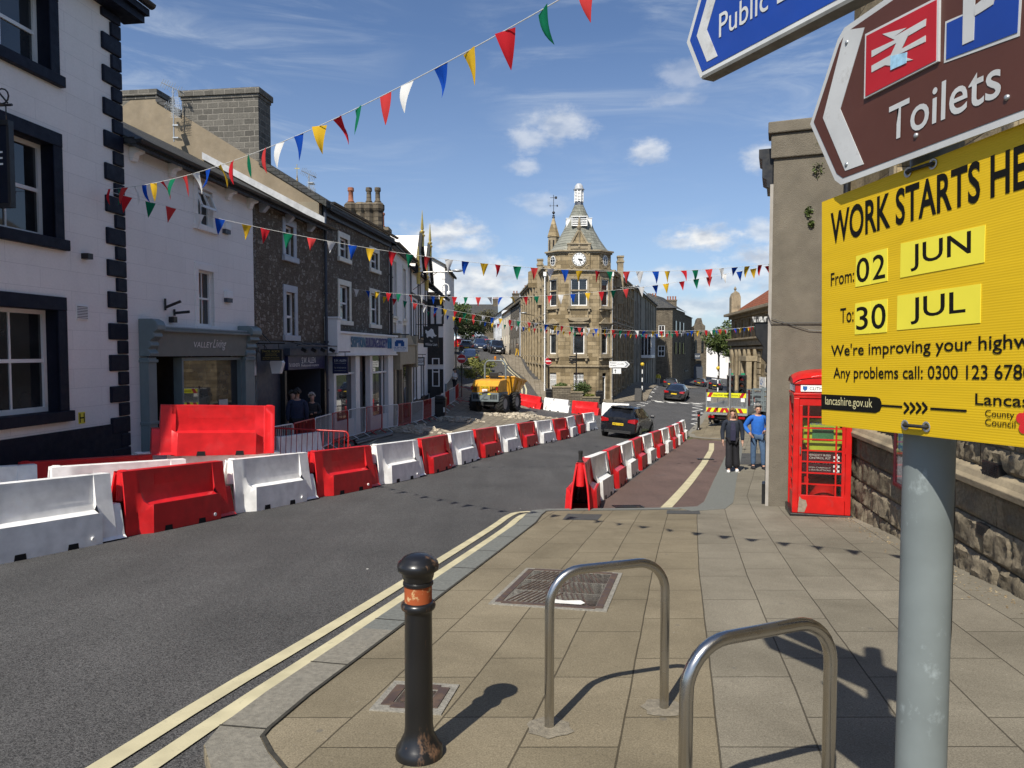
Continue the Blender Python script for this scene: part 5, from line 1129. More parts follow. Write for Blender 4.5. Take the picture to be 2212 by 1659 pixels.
def lion(t, Mr, th, y0, w, z0, h):
    mb = MB(); P = [(.12, .70), (.2, .62), (.2, .5), (.27, .44), (.34, .52), (.5, .5), (.56, .44), (.66, .44), (.64, .52), (.8, .5), (.9, .56), (.78, .6), (.7, .72), (.66, .84), (.52, .9), (.42, .84), (.34, .78), (.22, .78), (.17, .84), (.13, .82)]
    mb.prism([(-y0-w*a, z0+h*c) for a, c in P], 'x', -th-.006, -th-.001); mb.build('lion_emblem', M['white'], t)
b.uz0 = b.uz
wall_sign(b, 'pub_sign', 'large black pub sign with a white lion emblem over the pavement', 899, .42, 1.22, 1.95, 3.08, M['black'], [('The', .42, .6, .25, .34, M['white']), ('White Lion', .1, .92, .06, .2, M['white'])], extra=lion, frame=M['black'], scroll=False, bracket=.1)
b = B('white_gable_house', 'tall white gable ended house rising behind the timbered pub', (-7.6, 56), 0)
mb = MB(); mb.prism([(0, -2), (2.25, -2), (2.25, 8.5), (-.4, 9.95), (-3, 8.6), (-3, -2)], 'y', 0, 9); mb.build('wall', M['white_render'], b.t)
mb = MB(); mb.prism([(2.45, 8.38), (-.4, 9.95), (-3.2, 8.5), (-3.2, 8.66), (-.4, 10.12), (2.5, 8.55)], 'y', -.15, 9.2); mb.build('roof', M['slate'], b.t); b.boxes('quoins', M['white_render'], [(2.0, -.03, 6+.5*k, 2.27, .3, 6.25+.5*k) for k in range(5)])
# ---------------------------------------------------------------- library with the clock
LY = 58.5
b = B('library', 'sandstone public library with a clock, conical slate roof and white louvred cupola', (at(1250, 761, LY).x, LY), -3)
lib = b
def LZ(py): return EYE-(py-761.5)*LY/FPX
VX = [(-2.62, 1.05), (-1.66, 0), (1.66, 0), (2.72, 1.1)]
zb, zs1, zc1, zs2, zc2, ze = -3.0, LZ(793), LZ(698), LZ(662), LZ(589), LZ(543)
def on_facet(bb, Mx, fn):
    before = set(o.name for o in bpy.data.objects); fn(bb)
    done = set()
    for o in bpy.data.objects:
        if o.name not in before and o.type == 'MESH' and o.data.name not in done: o.data.transform(Mx); done.add(o.data.name)
gw0, gw1 = LZ(764.6), LZ(706); fw0, fw1 = LZ(661), LZ(603.5)
def facework(L, wide, mid):
    def fn(b):
        c = L/2; hw = .68 if wide else .45; hg = .47 if wide else .42
        base = (c-.42, c+.42, -2.2, LZ(805)+.0)
        ops = [(c-hg, c+hg, gw0, gw1), (c-hw, c+hw, fw0, fw1)]+([base] if mid != 2 else [(c-.25, c+.25, -3, LZ(806))])
        b.wall(0, L, zb, ze, ops, M['stone'], d=.16)
        b.window(ops[0], .13, 'white', 1, 1, .075, .03, 'stonet', .2, proud=.06); b.window(ops[1], .13, 'white', 2 if wide else 1, 1, .075, .07, 'stonet', .16, proud=.05, leaded=True)
        b.boxes('stone_transom', M['stonet'], [(c-hg-.1, -.02, gw1-.62, c+hg+.1, .15, gw1-.5), (c-hw, .0, fw1-1.0, c+hw, .15, fw1-.88)])
        b.boxes('cornice', M['stonet'], [(-.03, -.10, zc2, L+.03, .02, zc2+.12), (-.06, -.24, zc2+.12, L+.06, .02, zc2+.24), (-.03, -.09, zs1, L+.03, .02, zs1+.14), (c-hg-.35, -.26, gw1+.24, c+hg+.35, 0, gw1+.36), (c-hg-.35, -.24, gw0-.36, c+hg+.35, 0, gw0-.2), (c-hw-.32, -.22, fw0-.28, c+hw+.32, 0, fw0-.15), (-.05, -.13, ze-.25, L+.05, .02, ze-.1), (-.1, -.26, ze-.1, L+.1, .02, ze+.04)], bevel=.02)
        b.boxes('sill_bracket', M['stonet'], [(c+s_*(hg+.15)-.09, -.2, gw0-.6, c+s_*(hg+.15)+.09, 0, gw0-.36) for s_ in (-1, 1)]+[(c+s_*(hw+.15)-.08, -.18, fw0-.5, c+s_*(hw+.15)+.08, 0, fw0-.28) for s_ in (-1, 1)], bevel=.02)
        mb = MB(); mb.prism([(c-hg-.2, gw1+.36), (c-hg*.5, gw1+.62), (c, gw1+.72), (c+hg*.5, gw1+.62), (c+hg+.2, gw1+.36)], 'y', -.06, 0); mb.build('carved_hood', M['stonet'], b.t, bevel=.02)
        if mid != 2:
            mb = MB(); x0, x1, z0, z1 = base
            for k in range(7): x = x0+.06+k*(x1-x0-.12)/6; mb.box(x-.022, .03, z0, x+.022, .07, z1-.25); mb.box(x-.05, .03, z1-.5, x+.05, .07, z1-.45); mb.prism([(x-.04, z1-.25), (x+.04, z1-.25), (x, z1-.12)], 'y', .03, .07)
            mb.box(x0, .075, z0+.6, x1, .1, z0+.68); mb.box(x0, .075, z1-.62, x1, .1, z1-.54); mb.build('window_grille', M['white'], b.t)
            g = MB(); g.quad((x0, .2, z0), (x1, .2, z0), (x1, .2, z1), (x0, .2, z1)); g.build('basement_pane', M['glass'], b.t)
        else:
            x0, x1, z0, z1 = ops[2]; b.boxes('door', M['blackw'], [(x0, .18, z0, x1, .24, z1-.35)]); b.boxes('door_frame', M['white'], [(x0, .1, z1-.35, x1, .2, z1-.28), (x1-.05, .1, z0, x1, .179, z1-.35)])
        if mid != 1:      # round window under the eaves
            zc = LZ(563); mb = MB(); n = 20
            pts = [(c+.42*math.cos(2*math.pi*k/n), zc+.55*math.sin(2*math.pi*k/n)) for k in range(n)]; mb.prism(pts, 'y', -.03, .0); fr = mb.build('round_window', M['stonet'], b.t)
            pts = [(c+.31*math.cos(2*math.pi*k/n), zc+.42*math.sin(2*math.pi*k/n)) for k in range(n)]; mb = MB(); mb.prism(pts, 'y', -.045, -.031); mb.build('sash_rim', M['white'], fr)
            pts = [(c+.26*math.cos(2*math.pi*k/n), zc+.36*math.sin(2*math.pi*k/n)) for k in range(n)]; mb = MB(); mb.prism(pts, 'y', -.052, -.046); mb.build('pane', M['glass'], fr)
            mb = MB(); mb.box(c-.015, -.06, zc-.36, c+.015, -.053, zc+.36)
            for dz in (-.12, .12): mb.box(c-.26, -.062, zc+dz-.012, c+.26, -.054, zc+dz+.012)
            mb.build('glazing_bars', M['white'], fr)
            mb = MB(); r_ = random.Random(3+mid)
            for k in range(26):
                a = r_.uniform(0, 6.28); rr = r_.uniform(.52, .62); mb.ball((c+rr*math.cos(a)*.85, -.02, zc+rr*math.sin(a)), .05, 6, 4)
            mb.build('carving', M['stonet'], b.t, smooth=60)
    return fn
for i in range(3):
    (x0, y0), (x1, y1) = VX[i], VX[i+1]; a = math.atan2(y1-y0, x1-x0); L = math.hypot(x1-x0, y1-y0)
    on_facet(b, Matrix.Translation((x0, y0, 0)) @ Matrix.Rotation(a, 4, 'Z'), facework(L, i == 1, i))
# clock bay, proud of the front face
zg0, zg1, zap = LZ(529.3), LZ(541), LZ(498)
b.boxes('clock_bay', M['stone'], [(-.9, -.12, zc2+.26, .9, 0, zg0-.14)]); bay = b.boxes('clock_parapet', M['stonet'], [(-.98, -.2, zg0-.42, .98, .3, zg0-.28), (-1.0, -.26, zg0-.06, 1.0, .3, zg0+.06), (-.94, -.16, zg0-.28, .94, .3, zg0-.06)]+[(s_*.82-.11, -.22, zg0-.52, s_*.82+.11, 0, zg0-.06) for s_ in (-1, 1)], bevel=.02)
mb = MB(); mb.prism([(-.66, zg0+.06), (.66, zg0+.06), (0, zap)], 'y', -.1, .6); gb = mb.build('gable', M['stone'], b.t)
mb = MB()
for s_ in (-1, 1): mb.prism([(s_*.76, zg0+.06), (0, zap+.14), (0, zap-.08), (s_*.58, zg0+.06)], 'y', -.17, .6)
mb.build('gable_coping', M['stonet'], gb); mb = MB(); mb.lathe([(.10, zg0-.3), (.06, zg0), (.055, zap-.1), (.2, zap+.1), (.22, zap+.2), (.1, zap+.32), (.13, zap+.42), (.03, zap+1.0)], (0, -.16, 0), 8); mb.build('gable_finial', M['stonet'], gb, smooth=30)
zc = LZ(562.5); ck = MB(); n = 40
ck.prism([(.66*math.cos(2*math.pi*k/n), zc+.66*math.sin(2*math.pi*k/n)) for k in range(n)], 'y', -.17, -.12); clk = ck.build('clock', M['stonet'], b.t)
ck = MB(); ck.prism([(.565*math.cos(2*math.pi*k/n), zc+.565*math.sin(2*math.pi*k/n)) for k in range(n)], 'y', -.19, -.171); ck.build('clock_rim', M['black'], clk)
ck = MB(); ck.prism([(.53*math.cos(2*math.pi*k/n), zc+.53*math.sin(2*math.pi*k/n)) for k in range(n)], 'y', -.196, -.191); ck.build('clock_face', M['white'], clk)
for r0 in (.395,):
    ck = MB(); pts = []
    for k in range(n): a0, a1 = 2*math.pi*k/n, 2*math.pi*(k+1)/n; ck.quad(*[(r_*math.cos(a_), -.1985, zc+r_*math.sin(a_)) for r_, a_ in ((r0, a0), (r0, a1), (r0+.014, a1), (r0+.014, a0))])
    ck.build('chapter_ring', M['black'], clk)
for k, s_ in enumerate(('XII', 'I', 'II', 'III', 'IIII', 'V', 'VI', 'VII', 'VIII', 'IX', 'X', 'XI')):
    a = R(90-30*k); w = .035+.032*len(s_); h = .105
    text(s_, w, h, Matrix.Translation((.465*math.cos(a), -.198, zc+.465*math.sin(a))) @ Matrix.Rotation(R(90), 4, 'X') @ Matrix.Rotation(a-R(90), 4, 'Z') @ Matrix.Translation((-w/2, -h/2, 0)), M['black'], 'numeral', clk, 0, bold=.03)
def hand(deg, l, w):
    a = R(90-deg); u = Vector((math.cos(a), 0, math.sin(a))); v = Vector((-math.sin(a), 0, math.cos(a))); mb = MB(); o = Vector((0, -.203-w*.1, zc)); mb.add([tuple(o+u*p+v*q) for p, q in ((-.1, -w*.5), (-.1, w*.5), (l*.6, w), (l, 0), (l*.6, -w))]+[tuple(o+Vector((0, -.006, 0))+u*p+v*q) for p, q in ((-.1, -w*.5), (-.1, w*.5), (l*.6, w), (l, 0), (l*.6, -w))], [(0, 1, 2, 3, 4), (9, 8, 7, 6, 5)]+[(i, (i+1) % 5, 5+(i+1) % 5, 5+i) for i in range(5)]); mb.build('clock_hand', M['black'], clk)
hand(104, .33, .075); hand(158, .50, .035)
mb = MB(); r_ = random.Random(9)
for sx in (-1, 1):
    for sz in (-1, 1):
        for k in range(14): mb.ball((sx*r_.uniform(.5, .8), -.13, zc+sz*r_.uniform(.46, .72)), .055, 6, 4)
mb.build('carving', M['stonet'], b.t, smooth=60)
p0, p1 = LZ(684.5), LZ(665); plq = b.boxes('plaque', M['stonet'], [(-.78, -.10, p0-.1, .78, 0, p1+.05)], bevel=.015); b.boxes('plaque_face', M['stone'], [(-.7, -.112, p0-.04, .7, -.101, p1)], parent=plq)
M['carved'] = mat('carved_letters', (.16, .125, .075), .9, .1, 10)
b.txt('PUBLIC', -.50, (p0+p1)/2+.02, .46, p1-.04, M['carved'], -.1135, plq); b.txt('LIBRARY', -.56, p0+.0, .52, (p0+p1)/2-.04, M['carved'], -.1135, plq)
mb = MB(); mb.prism([(-.95, p0-.1), (.95, p0-.1), (.78, p0-.3), (.3, p0-.42), (-.3, p0-.42), (-.78, p0-.3)], 'y', -.24, 0); mb.build('plaque_corbel', M['stonet'], plq, bevel=.02)
# concave slate roof on an octagon, cupola
xc, yc = .07, 2.5
prof = [(2.62, ze+.02), (2.2, LZ(529)), (1.76, LZ(512)), (1.29, LZ(490)), (.91, LZ(465)), (.62, LZ(449)), (.38, LZ(434))]
rf = MB(); rf.lathe([(r_*1.04, z) for r_, z in prof], (xc, yc, 0), 16, R(11.25)); rf.build('roof', M['slateg'], b.t)
mb = MB(); z0, z1 = LZ(433), LZ(400); mb.lathe([(.43, z0-.1), (.38, z0+.1), (.35, z0+.2), (.345, z1-.05)], (xc, yc, 0), 8, R(22.5)); cu = mb.build('cupola', M['charcoal'], b.t)  # core coloured dark to stand for the shade between the louvre slats
mb = MB()
for i in range(7): z = z0+.3+i*(z1-z0-.4)/7; mb.lathe([(.40, z), (.37, z+.07)], (xc, yc, 0), 8, R(22.5), cap=False)
for k in range(8): a = R(45*k+22.5); mb.cbox((xc+.385*math.cos(a), yc+.385*math.sin(a), (z0+z1)/2+.1), (.07, .07, z1-z0-.2), a)
mb.build('louvres', M['white'], cu); mb = MB(); mb.lathe([(.39, z1-.08), (.48, z1), (.48, z1+.05), (.38, z1+.1), (.34, z1+.34), (.2, z1+.52), (.02, z1+.58)], (xc, yc, 0), 16); mb.build('cupola_dome', M['lead'], cu, smooth=50)
for az in (0, 90, -90):
    zd0, zd1 = LZ(487)+.05, LZ(467)-.0; Mx = Matrix.Translation((xc, yc, 0)) @ Matrix.Rotation(R(az), 4, 'Z'); mb = MB(); mb.M = Mx @ Matrix.Translation((0, .22 if az == 0 else .62, 0))
    for i in range(4): z = zd0+i*(zd1-zd0)/4; mb.prism([(-1.66, z), (-1.66, z+.035), (-1.45, z+.19), (-1.2, z+.15)], 'x', -.6, .6)
    mb.box(-.66, -1.70, zd0, -.60, -1.2, zd1+.03); mb.box(.60, -1.70, zd0, .66, -1.2, zd1+.03); mb.box(-.04, -1.74, zd0, .04, -1.2, zd1+.03); mb.box(-.7, -1.74, zd1+.03, .7, -1.1, zd1+.09); mb.build('roof_louvre', M['white'], b.t)
# turret with weather vane
tx, ty = -2.1, 3.2; mb = MB(); zt0, zt1 = LZ(501), LZ(455); mb.lathe([(.5, ze-1.5), (.5, zt0)], (tx, ty, 0), 8, R(22.5)); tr = mb.build('turret', M['stonet'], b.t)
mb = MB(); mb.lathe([(.58, zt0), (.56, zt0+.08), (.05, zt1)], (tx, ty, 0), 8, R(22.5)); mb.build('turret_spire', M['stone'], tr)
mb = MB()
for k in range(8):
    a = R(45*k); c_ = Vector((tx+.465*math.cos(a), ty+.465*math.sin(a), 0)); mb.cbox((c_.x, c_.y, zt0-.9), (.02, .13, 1.2), a)
mb.build('turret_slit', M['dark'], tr)
mb = MB(); z2 = LZ(406); mb.tube([(tx, ty, zt1-.1), (tx, ty, z2)], .025, 6); mb.ball((tx, ty, zt1+.35), .13); mb.lathe([(.14, zt1-.1), (.08, zt1+.05), (.12, zt1+.12)], (tx, ty, 0), 10)
for dx, dy in ((.36, 0), (0, .36)): mb.tube([(tx-dx, ty-dy, zt1+.95), (tx+dx, ty+dy, zt1+.95)], .016, 5)
mb.tube([(tx-.3, ty, zt1+1.65), (tx+.32, ty, zt1+1.65)], .02, 5); mb.cbox((tx+.2, ty, zt1+1.65), (.2, .02, .22)); mb.cbox((tx-.3, ty, zt1+.95), (.04, .02, .2)); mb.cbox((tx+.32, ty, zt1+.95), (.12, .02, .16)); mb.build('weather_vane', M['black'], tr)
def downpipe(x, y, z0, z1):
    mb = MB(); mb.tube([(x, y, z1), (x, y, z0)], .055, 8); mb.box(x-.13, y-.1, z1-.05, x+.13, y+.1, z1+.3)
    z = z0+.5
    while z < z1: mb.lathe([(.085, z-.03), (.085, z+.03)], (x, y, 0), 8); z += 2
    mb.build('downpipe', M['white'], b.t, smooth=50)
downpipe(-2.84, .62, -1.6, zc2-.2); downpipe(2.84, 1.0, -2.6, zc2-.2)
# wings -------------------------------------------------------------------
def wing(P0w, az, L, n, side, h, mw, mt):
    """a long facade running back from the corner; side -1 for the hill street, 1 for the lower street"""
    ang = R(90-az); dx, dy = math.cos(ang), math.sin(ang); p = Vector(P0w)
    loc = ((p.x-b.P.x)*b.c+(p.y-b.P.y)*b.s, -(p.x-b.P.x)*b.s+(p.y-b.P.y)*b.c); al = ang-b.rz
    Mx = Matrix.Translation((loc[0], loc[1], 0)) @ Matrix.Rotation(al, 4, 'Z')
    if side < 0: pass
    def fn(bb):
        ops = []; s = L/n; flip = -1 if side > 0 else 1
        for k in range(n):
            c = s*(k+.5); ops += [(c-.55, c+.55, h*.56, h*.56+2.3), (c-.55, c+.55, 1.4 if side < 0 else .9, 3.9)]
            if side > 0: ops.append((c-.4, c+.4, -1.6, -.2))
        bb.wall(0, L, -4, h, ops, mw, d=.3)
        for o in ops: bb.window(o, .26, 'white' if side < 0 else 'cream', 2, 2, .07, .03, None)
        bx = [(s*k-.16, -.16, -4, s*k+.16, 0, h-.35) for k in range(n+1)]+[(0, -.25, h-.3, L, 0, h-.12), (0, -.36, h-.12, L, .3, h+.02), (0, -.14, h*.49, L, 0, h*.49+.16), (0, -.12, .5, L, 0, .64)]
        bb.boxes('pilasters', mt, bx)
        bb.boxes('hood_moulds', mt, [(o[0]-.2, -.18, o[3]+.08, o[1]+.2, 0, o[3]+.24) for o in ops]+[(o[0]-.18, -.16, o[2]-.16, o[1]+.18, 0, o[2]-.02) for o in ops])
    return Mx, fn
def mirror_wing(P0w, az, L, n, h, mw, mt):
    # wall seen from its left: build running towards the camera so that the inside lies to the right
    ang = R(90-az); far = (P0w[0]+math.cos(ang)*L, P0w[1]+math.sin(ang)*L); return far, az+180
lw = b.W(*VX[0]); far, a2 = mirror_wing((lw.x, lw.y), -3.6, 28, 9, 9.0, None, None)
Mx, fn = wing((far[0], far[1], 0), a2, 28, 9, -1, 9.0, M['stone'], M['stonet']); on_facet(b, Mx, fn)
rw = b.W(*VX[3]); Mx, fn = wing((rw.x, rw.y, 0), 16, 17, 5, 1, 8.6, M['stone'], M['stonet']); on_facet(b, Mx, fn)
ll = lambda q: ((q[0]-b.P.x)*b.c+(q[1]-b.P.y)*b.s, -(q[0]-b.P.x)*b.s+(q[1]-b.P.y)*b.c)
# roofs behind the corner
F0 = ll(far); Rr = ll((rw.x+math.sin(R(16))*17, rw.y+math.cos(R(16))*17)); z9 = 9.0
mb = MB(); mb.add([(*VX[0], z9), (*F0, z9), (F0[0]+5, F0[1], z9+3), (1.0, 4.5, z9+2.2)], [(0, 1, 2, 3)]); mb.add([(*VX[3], 8.7), (*Rr, 8.7), (Rr[0]-4, Rr[1]+1, 11.2), (1.0, 4.5, z9+2.2)], [(0, 3, 2, 1)]); mb.build('wing_roof', M['slateg'], b.t)
mb = MB()
for x, y, zt_ in ((-3.3, 5.5, LZ(545)), (3.9, 4.6, LZ(542))): mb.box(x-.25, y, 6, x+.25, y+.7, zt_); mb.box(x-.32, y-.06, zt_-.45, x+.32, y+.76, zt_-.3); mb.box(x-.3, y-.05, zt_, x+.3, y+.75, zt_+.15)
mb.build('gable_pier', M['stonet'], b.t)
mb = MB(); mb.prism([(-3.1, 7.6), (-3.1, LZ(556)), (-4.4, 9.0), (-4.4, 7.6)], 'y', 5.6, 6.1); mb.build('wing_gable', M['stone'], b.t)
mb = MB(); mb.M = Matrix.Translation((-3.62, 12, 4.6)) @ Matrix.Rotation(R(90), 4, 'X'); mb.lathe([(.55, -.04), (.55, .04), (.42, .05), (.42, -.05)], n=20, cap=False); mb.build('round_sign', M['black'], b.t)

# lower street, left side -----------------------------------------------------
g0 = (rw.x+math.sin(R(16))*17.05, rw.y+math.cos(R(16))*17.05)
b = B('rendered_hall', 'long grey rendered hall with tall slim windows and a glazed oriel bay', g0, 90-16)
L = 31; ops = []
for c in (2.5, 6, 16.5, 20, 23.5, 27.5): ops += [(c-.5, c+.5, 4.2, 7.4), (c-.5, c+.5, .2, 2.6)]
b.wall(0, L, -5, 8.9, ops, M['rendd'], d=.25); b.shell(0, L, 0, 9, -5, 8.9, M['rendd'])
for o in ops: b.window(o, .2, 'white', 2, 2, .06, .03, None)
b.boxes('pilasters', M['rendd'], [(x-.2, -.14, -5, x+.2, 0, 8.5) for x in (0.2, 4.2, 8, 14.5, 18.2, 21.7, 25.5, 30.6)]+[(0, -.2, 8.5, L, 0, 8.9)]); b.roof(0, L, 8.9, 4.5, 2.6, M['slate'], .35); b.gutter(0, L, 8.92, 'white', -.42)
ob = b.boxes('oriel_bay', M['white'], [(8.5, -1.3, 1.0, 13.9, 0, 1.35), (8.5, -1.3, 3.55, 13.9, 0, 3.75)]+[(x, -1.3, 1.35, x+.09, -1.22, 3.55) for x in (8.5, 9.8, 11.1, 12.4, 13.8)]+[(8.5, y, 1.35, 8.58, y+.08, 3.55) for y in (-.9, -.5, -.12)])
g = MB(); g.box(8.56, -1.24, 1.35, 13.84, -.02, 3.55); g.build('pane', M['glassb'], ob); mb = MB(); mb.prism([(-1.3, 3.75), (0, 4.5), (0, 3.75)], 'x', 8.5, 13.9); mb.prism([(-1.2, 1.0), (0, .3), (0, 1.0)], 'x', 8.7, 13.7); mb.build('bay_roof', M['rendd'], ob)
b = B('stone_townhouse', 'dark coursed stone townhouse with white sash windows facing up the street', (22.6, 110), -6)
r1, r2 = b.rect(1422.5, 702.5, 1436, 727), b.rect(1421.5, 746.5, 1436, 770); b.wall(0, 2.5, -6, 8.6, [r1, r2], M['stoned'], d=.12)
for o in (r1, r2): b.window(o, .1, 'white', 2, 2, .1, .05, None)
b.wall(-4, 0, -6, 8.6, [], M['stoned'], 'return_wall'); mb = MB(); mb.quad((2.5, 0, -6), (6.2, 13, -6), (6.2, 13, 8.6), (2.5, 0, 8.6)); mb.build('side_wall', M['stoned'], b.t)
mb = MB()
for t_ in (.2, .5, .8):
    for z in (1.4, 4.8): x, y = 2.5+3.7*t_, 13*t_; mb.add([(x+.03, y-.5, z), (x+.31, y+.5, z), (x+.31, y+.5, z+1.9), (x+.03, y-.5, z+1.9)], [(0, 1, 2, 3)])
mb.build('side_pane', M['glass'], b.t); mb = MB(); mb.add([(-4, -.3, 8.6), (2.8, -.3, 8.6), (6.5, 13, 8.6), (2.5, 13, 11.2), (-1, 3, 11.2), (-4, 13, 8.6)], [(0, 1, 4), (1, 2, 3, 4), (0, 4, 3, 5)]); mb.build('roof', M['slate'], b.t)
b.chimney(-1.5, .3, 2.5, 3.6, 8.8, 10.6, 'stoned', [(-1.2+.45*k, 3, .55, 'terra') for k in range(4)]); b.chimney(2.4, 4.0, 7, 8, 8.8, 10.4, 'stoned', [(2.6+.42*k, 7.5, .6, 'terra') for k in range(4)])
b = B('dark_hall', 'dark stone hall with arched upper windows beyond the townhouse', (28.6, 123), 90-21)
b.wall(0, 24.5, -7, 8.9, [(2+3.5*k, 3.4+3.5*k, 1.5, 5.5) for k in range(4)], M['stoned'], d=.2); b.shell(0, 24.5, 0, 9, -7, 8.9, M['stoned']); b.roof(0, 24.5, 8.9, 4.5, 2.2, M['slate'], .2)
for k in range(4): b.window((2+3.5*k, 3.4+3.5*k, 1.5, 5.5), .18, 'cream', 2, 2, .08, .04, 'stonet', .2)
b.boxes('awning', M['blackw'], [(1, -1.6, -1.8, 6, -.05, -1.5)]); b.boxes('shop_hoarding', M['ltyel'], [(8, -.6, -.6, 8.1, -.05, 1.3)])
b = B('gabled_loft', 'narrow dark stone building with a scrolled gable and an arched doorway', (37.4, 146), -12)
W_ = 2.9; mb = MB(); mb.prism([(0, -7), (0, 5), (.3, 6.2), (.3, 7.2), (.8, 7.6), (1.1, 8.8), (1.9, 8.8), (2.2, 7.6), (2.7, 7.2), (2.7, 6.2), (3.0, 5), (3.0, -7)], 'y', 0, 8); mb.build('wall', M['stoned'], b.t)
mb = MB(); n = 10; mb.prism([(.5, -6.5), (2.3, -6.5), (2.3, -1.6)]+[(1.4+.9*math.cos(math.pi*k/n), -1.6+.9*math.sin(math.pi*k/n)) for k in range(1, n)]+[(.5, -1.6)], 'y', -.02, .0); mb.build('arched_door', M['charcoal'], b.t)
mb = MB()
for x in (.6, 1.95): mb.prism([(x, 1.5), (x+.5, 1.5), (x+.5, 4), (x+.25, 4.5), (x, 4)], 'y', -.03, .0)
mb.build('window', M['glass'], b.t); mb = MB(); mb.box(.6, -1.4, .3, 1.7, -1.3, 1.5); o_ = mb.build('shop_signboard', M['charcoal'], b.t); b.txt('THE LOFT', .7, .7, 1.6, 1.05, M['white'], -1.41, o_)
b = B('white_shed', 'low white gabled building at the far end of the lower street, behind trees', (47, 172), 0)
mb = MB(); mb.prism([(0, -9), (9, -9), (9, 3), (4, 5.6), (0, 3.2)], 'y', 0, 12); mb.build('wall', M['white_render'], b.t); b.boxes('outhouse', M['rendd'], [(1, -3, -9, 6, -.1, -5.2)]); mb = MB(); mb.prism([(-.3, 3.1), (4, 5.7), (9.3, 2.9), (9.3, 3.1), (4, 5.95), (-.3, 3.35)], 'y', -.2, 12.2); mb.build('roof', M['lead'], b.t)

# bank on the right with red tiled roof
b = B('bank_building', 'sandstone bank with half columns and a red tiled roof above a heavy cornice', (22.5, 72), 270-6)
L = 20; zc, zm1, zm0 = 5.3, 2.85, 1.95; ops = [(1.6, 2.8, 3.05, 4.75), (4.6, 5.8, 3.05, 4.75), (7.6, 8.8, 3.05, 4.75), (10.6, 11.8, 3.05, 4.75), (2.0, 3.4, -2.0, 1.2), (5.4, 6.8, -2.0, 1.2), (9.3, 10.9, -3, .9)]
b.wall(0, L, -4, zc, ops, M['stone'], d=.3); b.shell(0, L, 0, 10, -4, zc, M['stone'])
for o in ops: b.window(o, .28, 'white', 2, 2, .07, .03, 'stonet', .15)
b.boxes('cornice', M['stonet'], [(-.2, -.25, zc-.3, L, 0, zc), (-.5, -.7, zc, L, .3, zc+.25), (-.3, -.3, zm0+.35, L, 0, zm1), (-.35, -.5, zm1, L, 0, zm1+.15), (-.2, -.2, zm0, L, 0, zm0+.2)], bevel=.02)
b.boxes('rustication', M['stonet'], [(x, -.1, -3.2+.5*k, x+.9, 0, -2.78+.5*k) for x in (0, 3.9, 7.6, 11.5, 14) for k in range(10)], bevel=.02)
mb = MB()
for x in (1.25, 1.7, 3.6, 5.05, 7.2, 8.9, 11.2): mb.lathe([(.22, -3.3), (.2, -2.9), (.17, -2.8), (.15, 1.2), (.21, 1.3), (.23, 1.6), (.23, zm0)], (x, -.16, 0), 10)
mb.build('half_columns', M['stonet'], b.t, smooth=40); b.boxes('porch', M['stonet'], [(8.7, -1.0, .9, 11.4, 0, 1.35), (8.8, -.95, -3.5, 9.2, -.5, .9), (11, -.95, -3.5, 11.35, -.5, .9)], bevel=.02)
mb = MB(); mb.add([(.3, -.1, zc+.25), (L, -.1, zc+.25), (L, 4.6, 9.0), (4.2, 4.6, 9.0), (.3, 9, zc+.25), (4.2, 5, 9.0)], [(0, 1, 2, 3), (0, 3, 5, 4)]); rf = mb.build('roof', M['redtile'], b.t)
mb = MB(); mb.prism([(-.35, zc+.25), (-.35, zc+1.9), (-.2, zc+2.3), (.1, zc+2.5), (.4, zc+2.3), (.55, zc+1.9), (.55, zc+.25)], 'x', .6, 1.7); mb.lathe([(.1, zc+2.4), (.08, zc+2.6), (.16, zc+2.75), (.02, zc+3)], (1.15, .1, 0), 8); mb.build('dormer', M['stonet'], b.t, bevel=.03)
wb = b.boxes('white_signboard', M['white'], [(12.6, -.16, -1.9, 14.6, -.12, -.4)]); mb = MB()
for x, z in ((13.2, -.75), (13.5, -.62), (13.75, -.8), (13.4, -1.0), (13.15, -.95)): mb.ring([((x+.07*math.cos(a), -.165, z+.07*math.sin(a)), (math.cos(a)*.02, 0, math.sin(a)*.02), (0, .02, 0)) for a in [2*math.pi*k/10 for k in range(10)]], [(-1, -.3), (1, -.3), (1, .3), (-1, .3)], closed=True)
mb.build('ring_emblem', M['blueink'], wb); b.boxes('sign_lines', M['charcoal'], [(12.9, -.163, z, 14.2, -.161, z+.05) for z in (-1.25, -1.45, -1.65)], parent=wb)
t = thing('hanging_sign', 'pale square hanging sign at the corner of the bank', 'sign', (22.2, 73.2, 0)); mb = MB(); mb.box(.15, -.04, .6, .8, .04, 1.2); mb.build('board', M['white'], t); mb = MB(); mb.tube([(.1, 0, 1.28), (1.0, 0, 1.28)], .03, 6); mb.build('bracket', M['black'], t)

# big rendered gable beside the phone box
P0 = (4.58, 12.4); b = B('rendered_gable', 'tall grey rendered gable wall with cracked pebbly surface behind the red phone box', P0, -21)
zt = 5.45; mb = MB(); mb.prism([(0, -2), (9, -2), (9, 9.3), (6.5, 9.3), (.95, 5.9), (.7, zt), (0, zt)], 'y', 0, 26); wl = mb.build('wall', M['rendg'], b.t)
mb = MB(); mb.prism([(-.1, zt), (.78, zt), (1.0, 5.88), (6.6, 9.3), (6.6, 9.5), (.92, 6.1), (.68, zt+.2), (-.1, zt+.2)], 'y', -.1, .4); mb.box(-.05, -.05, zt-.42, .82, 0, zt-.001); mb.build('coping', M['rendg'], b.t, bevel=.02)
mb = MB(); mb.prism([(0, 4.6), (-.12, 4.62), (-.12, 4.75), (-.2, 4.8), (-.2, 5.12), (-.26, 5.16), (-.26, 5.3), (0, 5.3)], 'y', .3, 1.1); mb.build('gutter_cornice', M['black'], b.t)
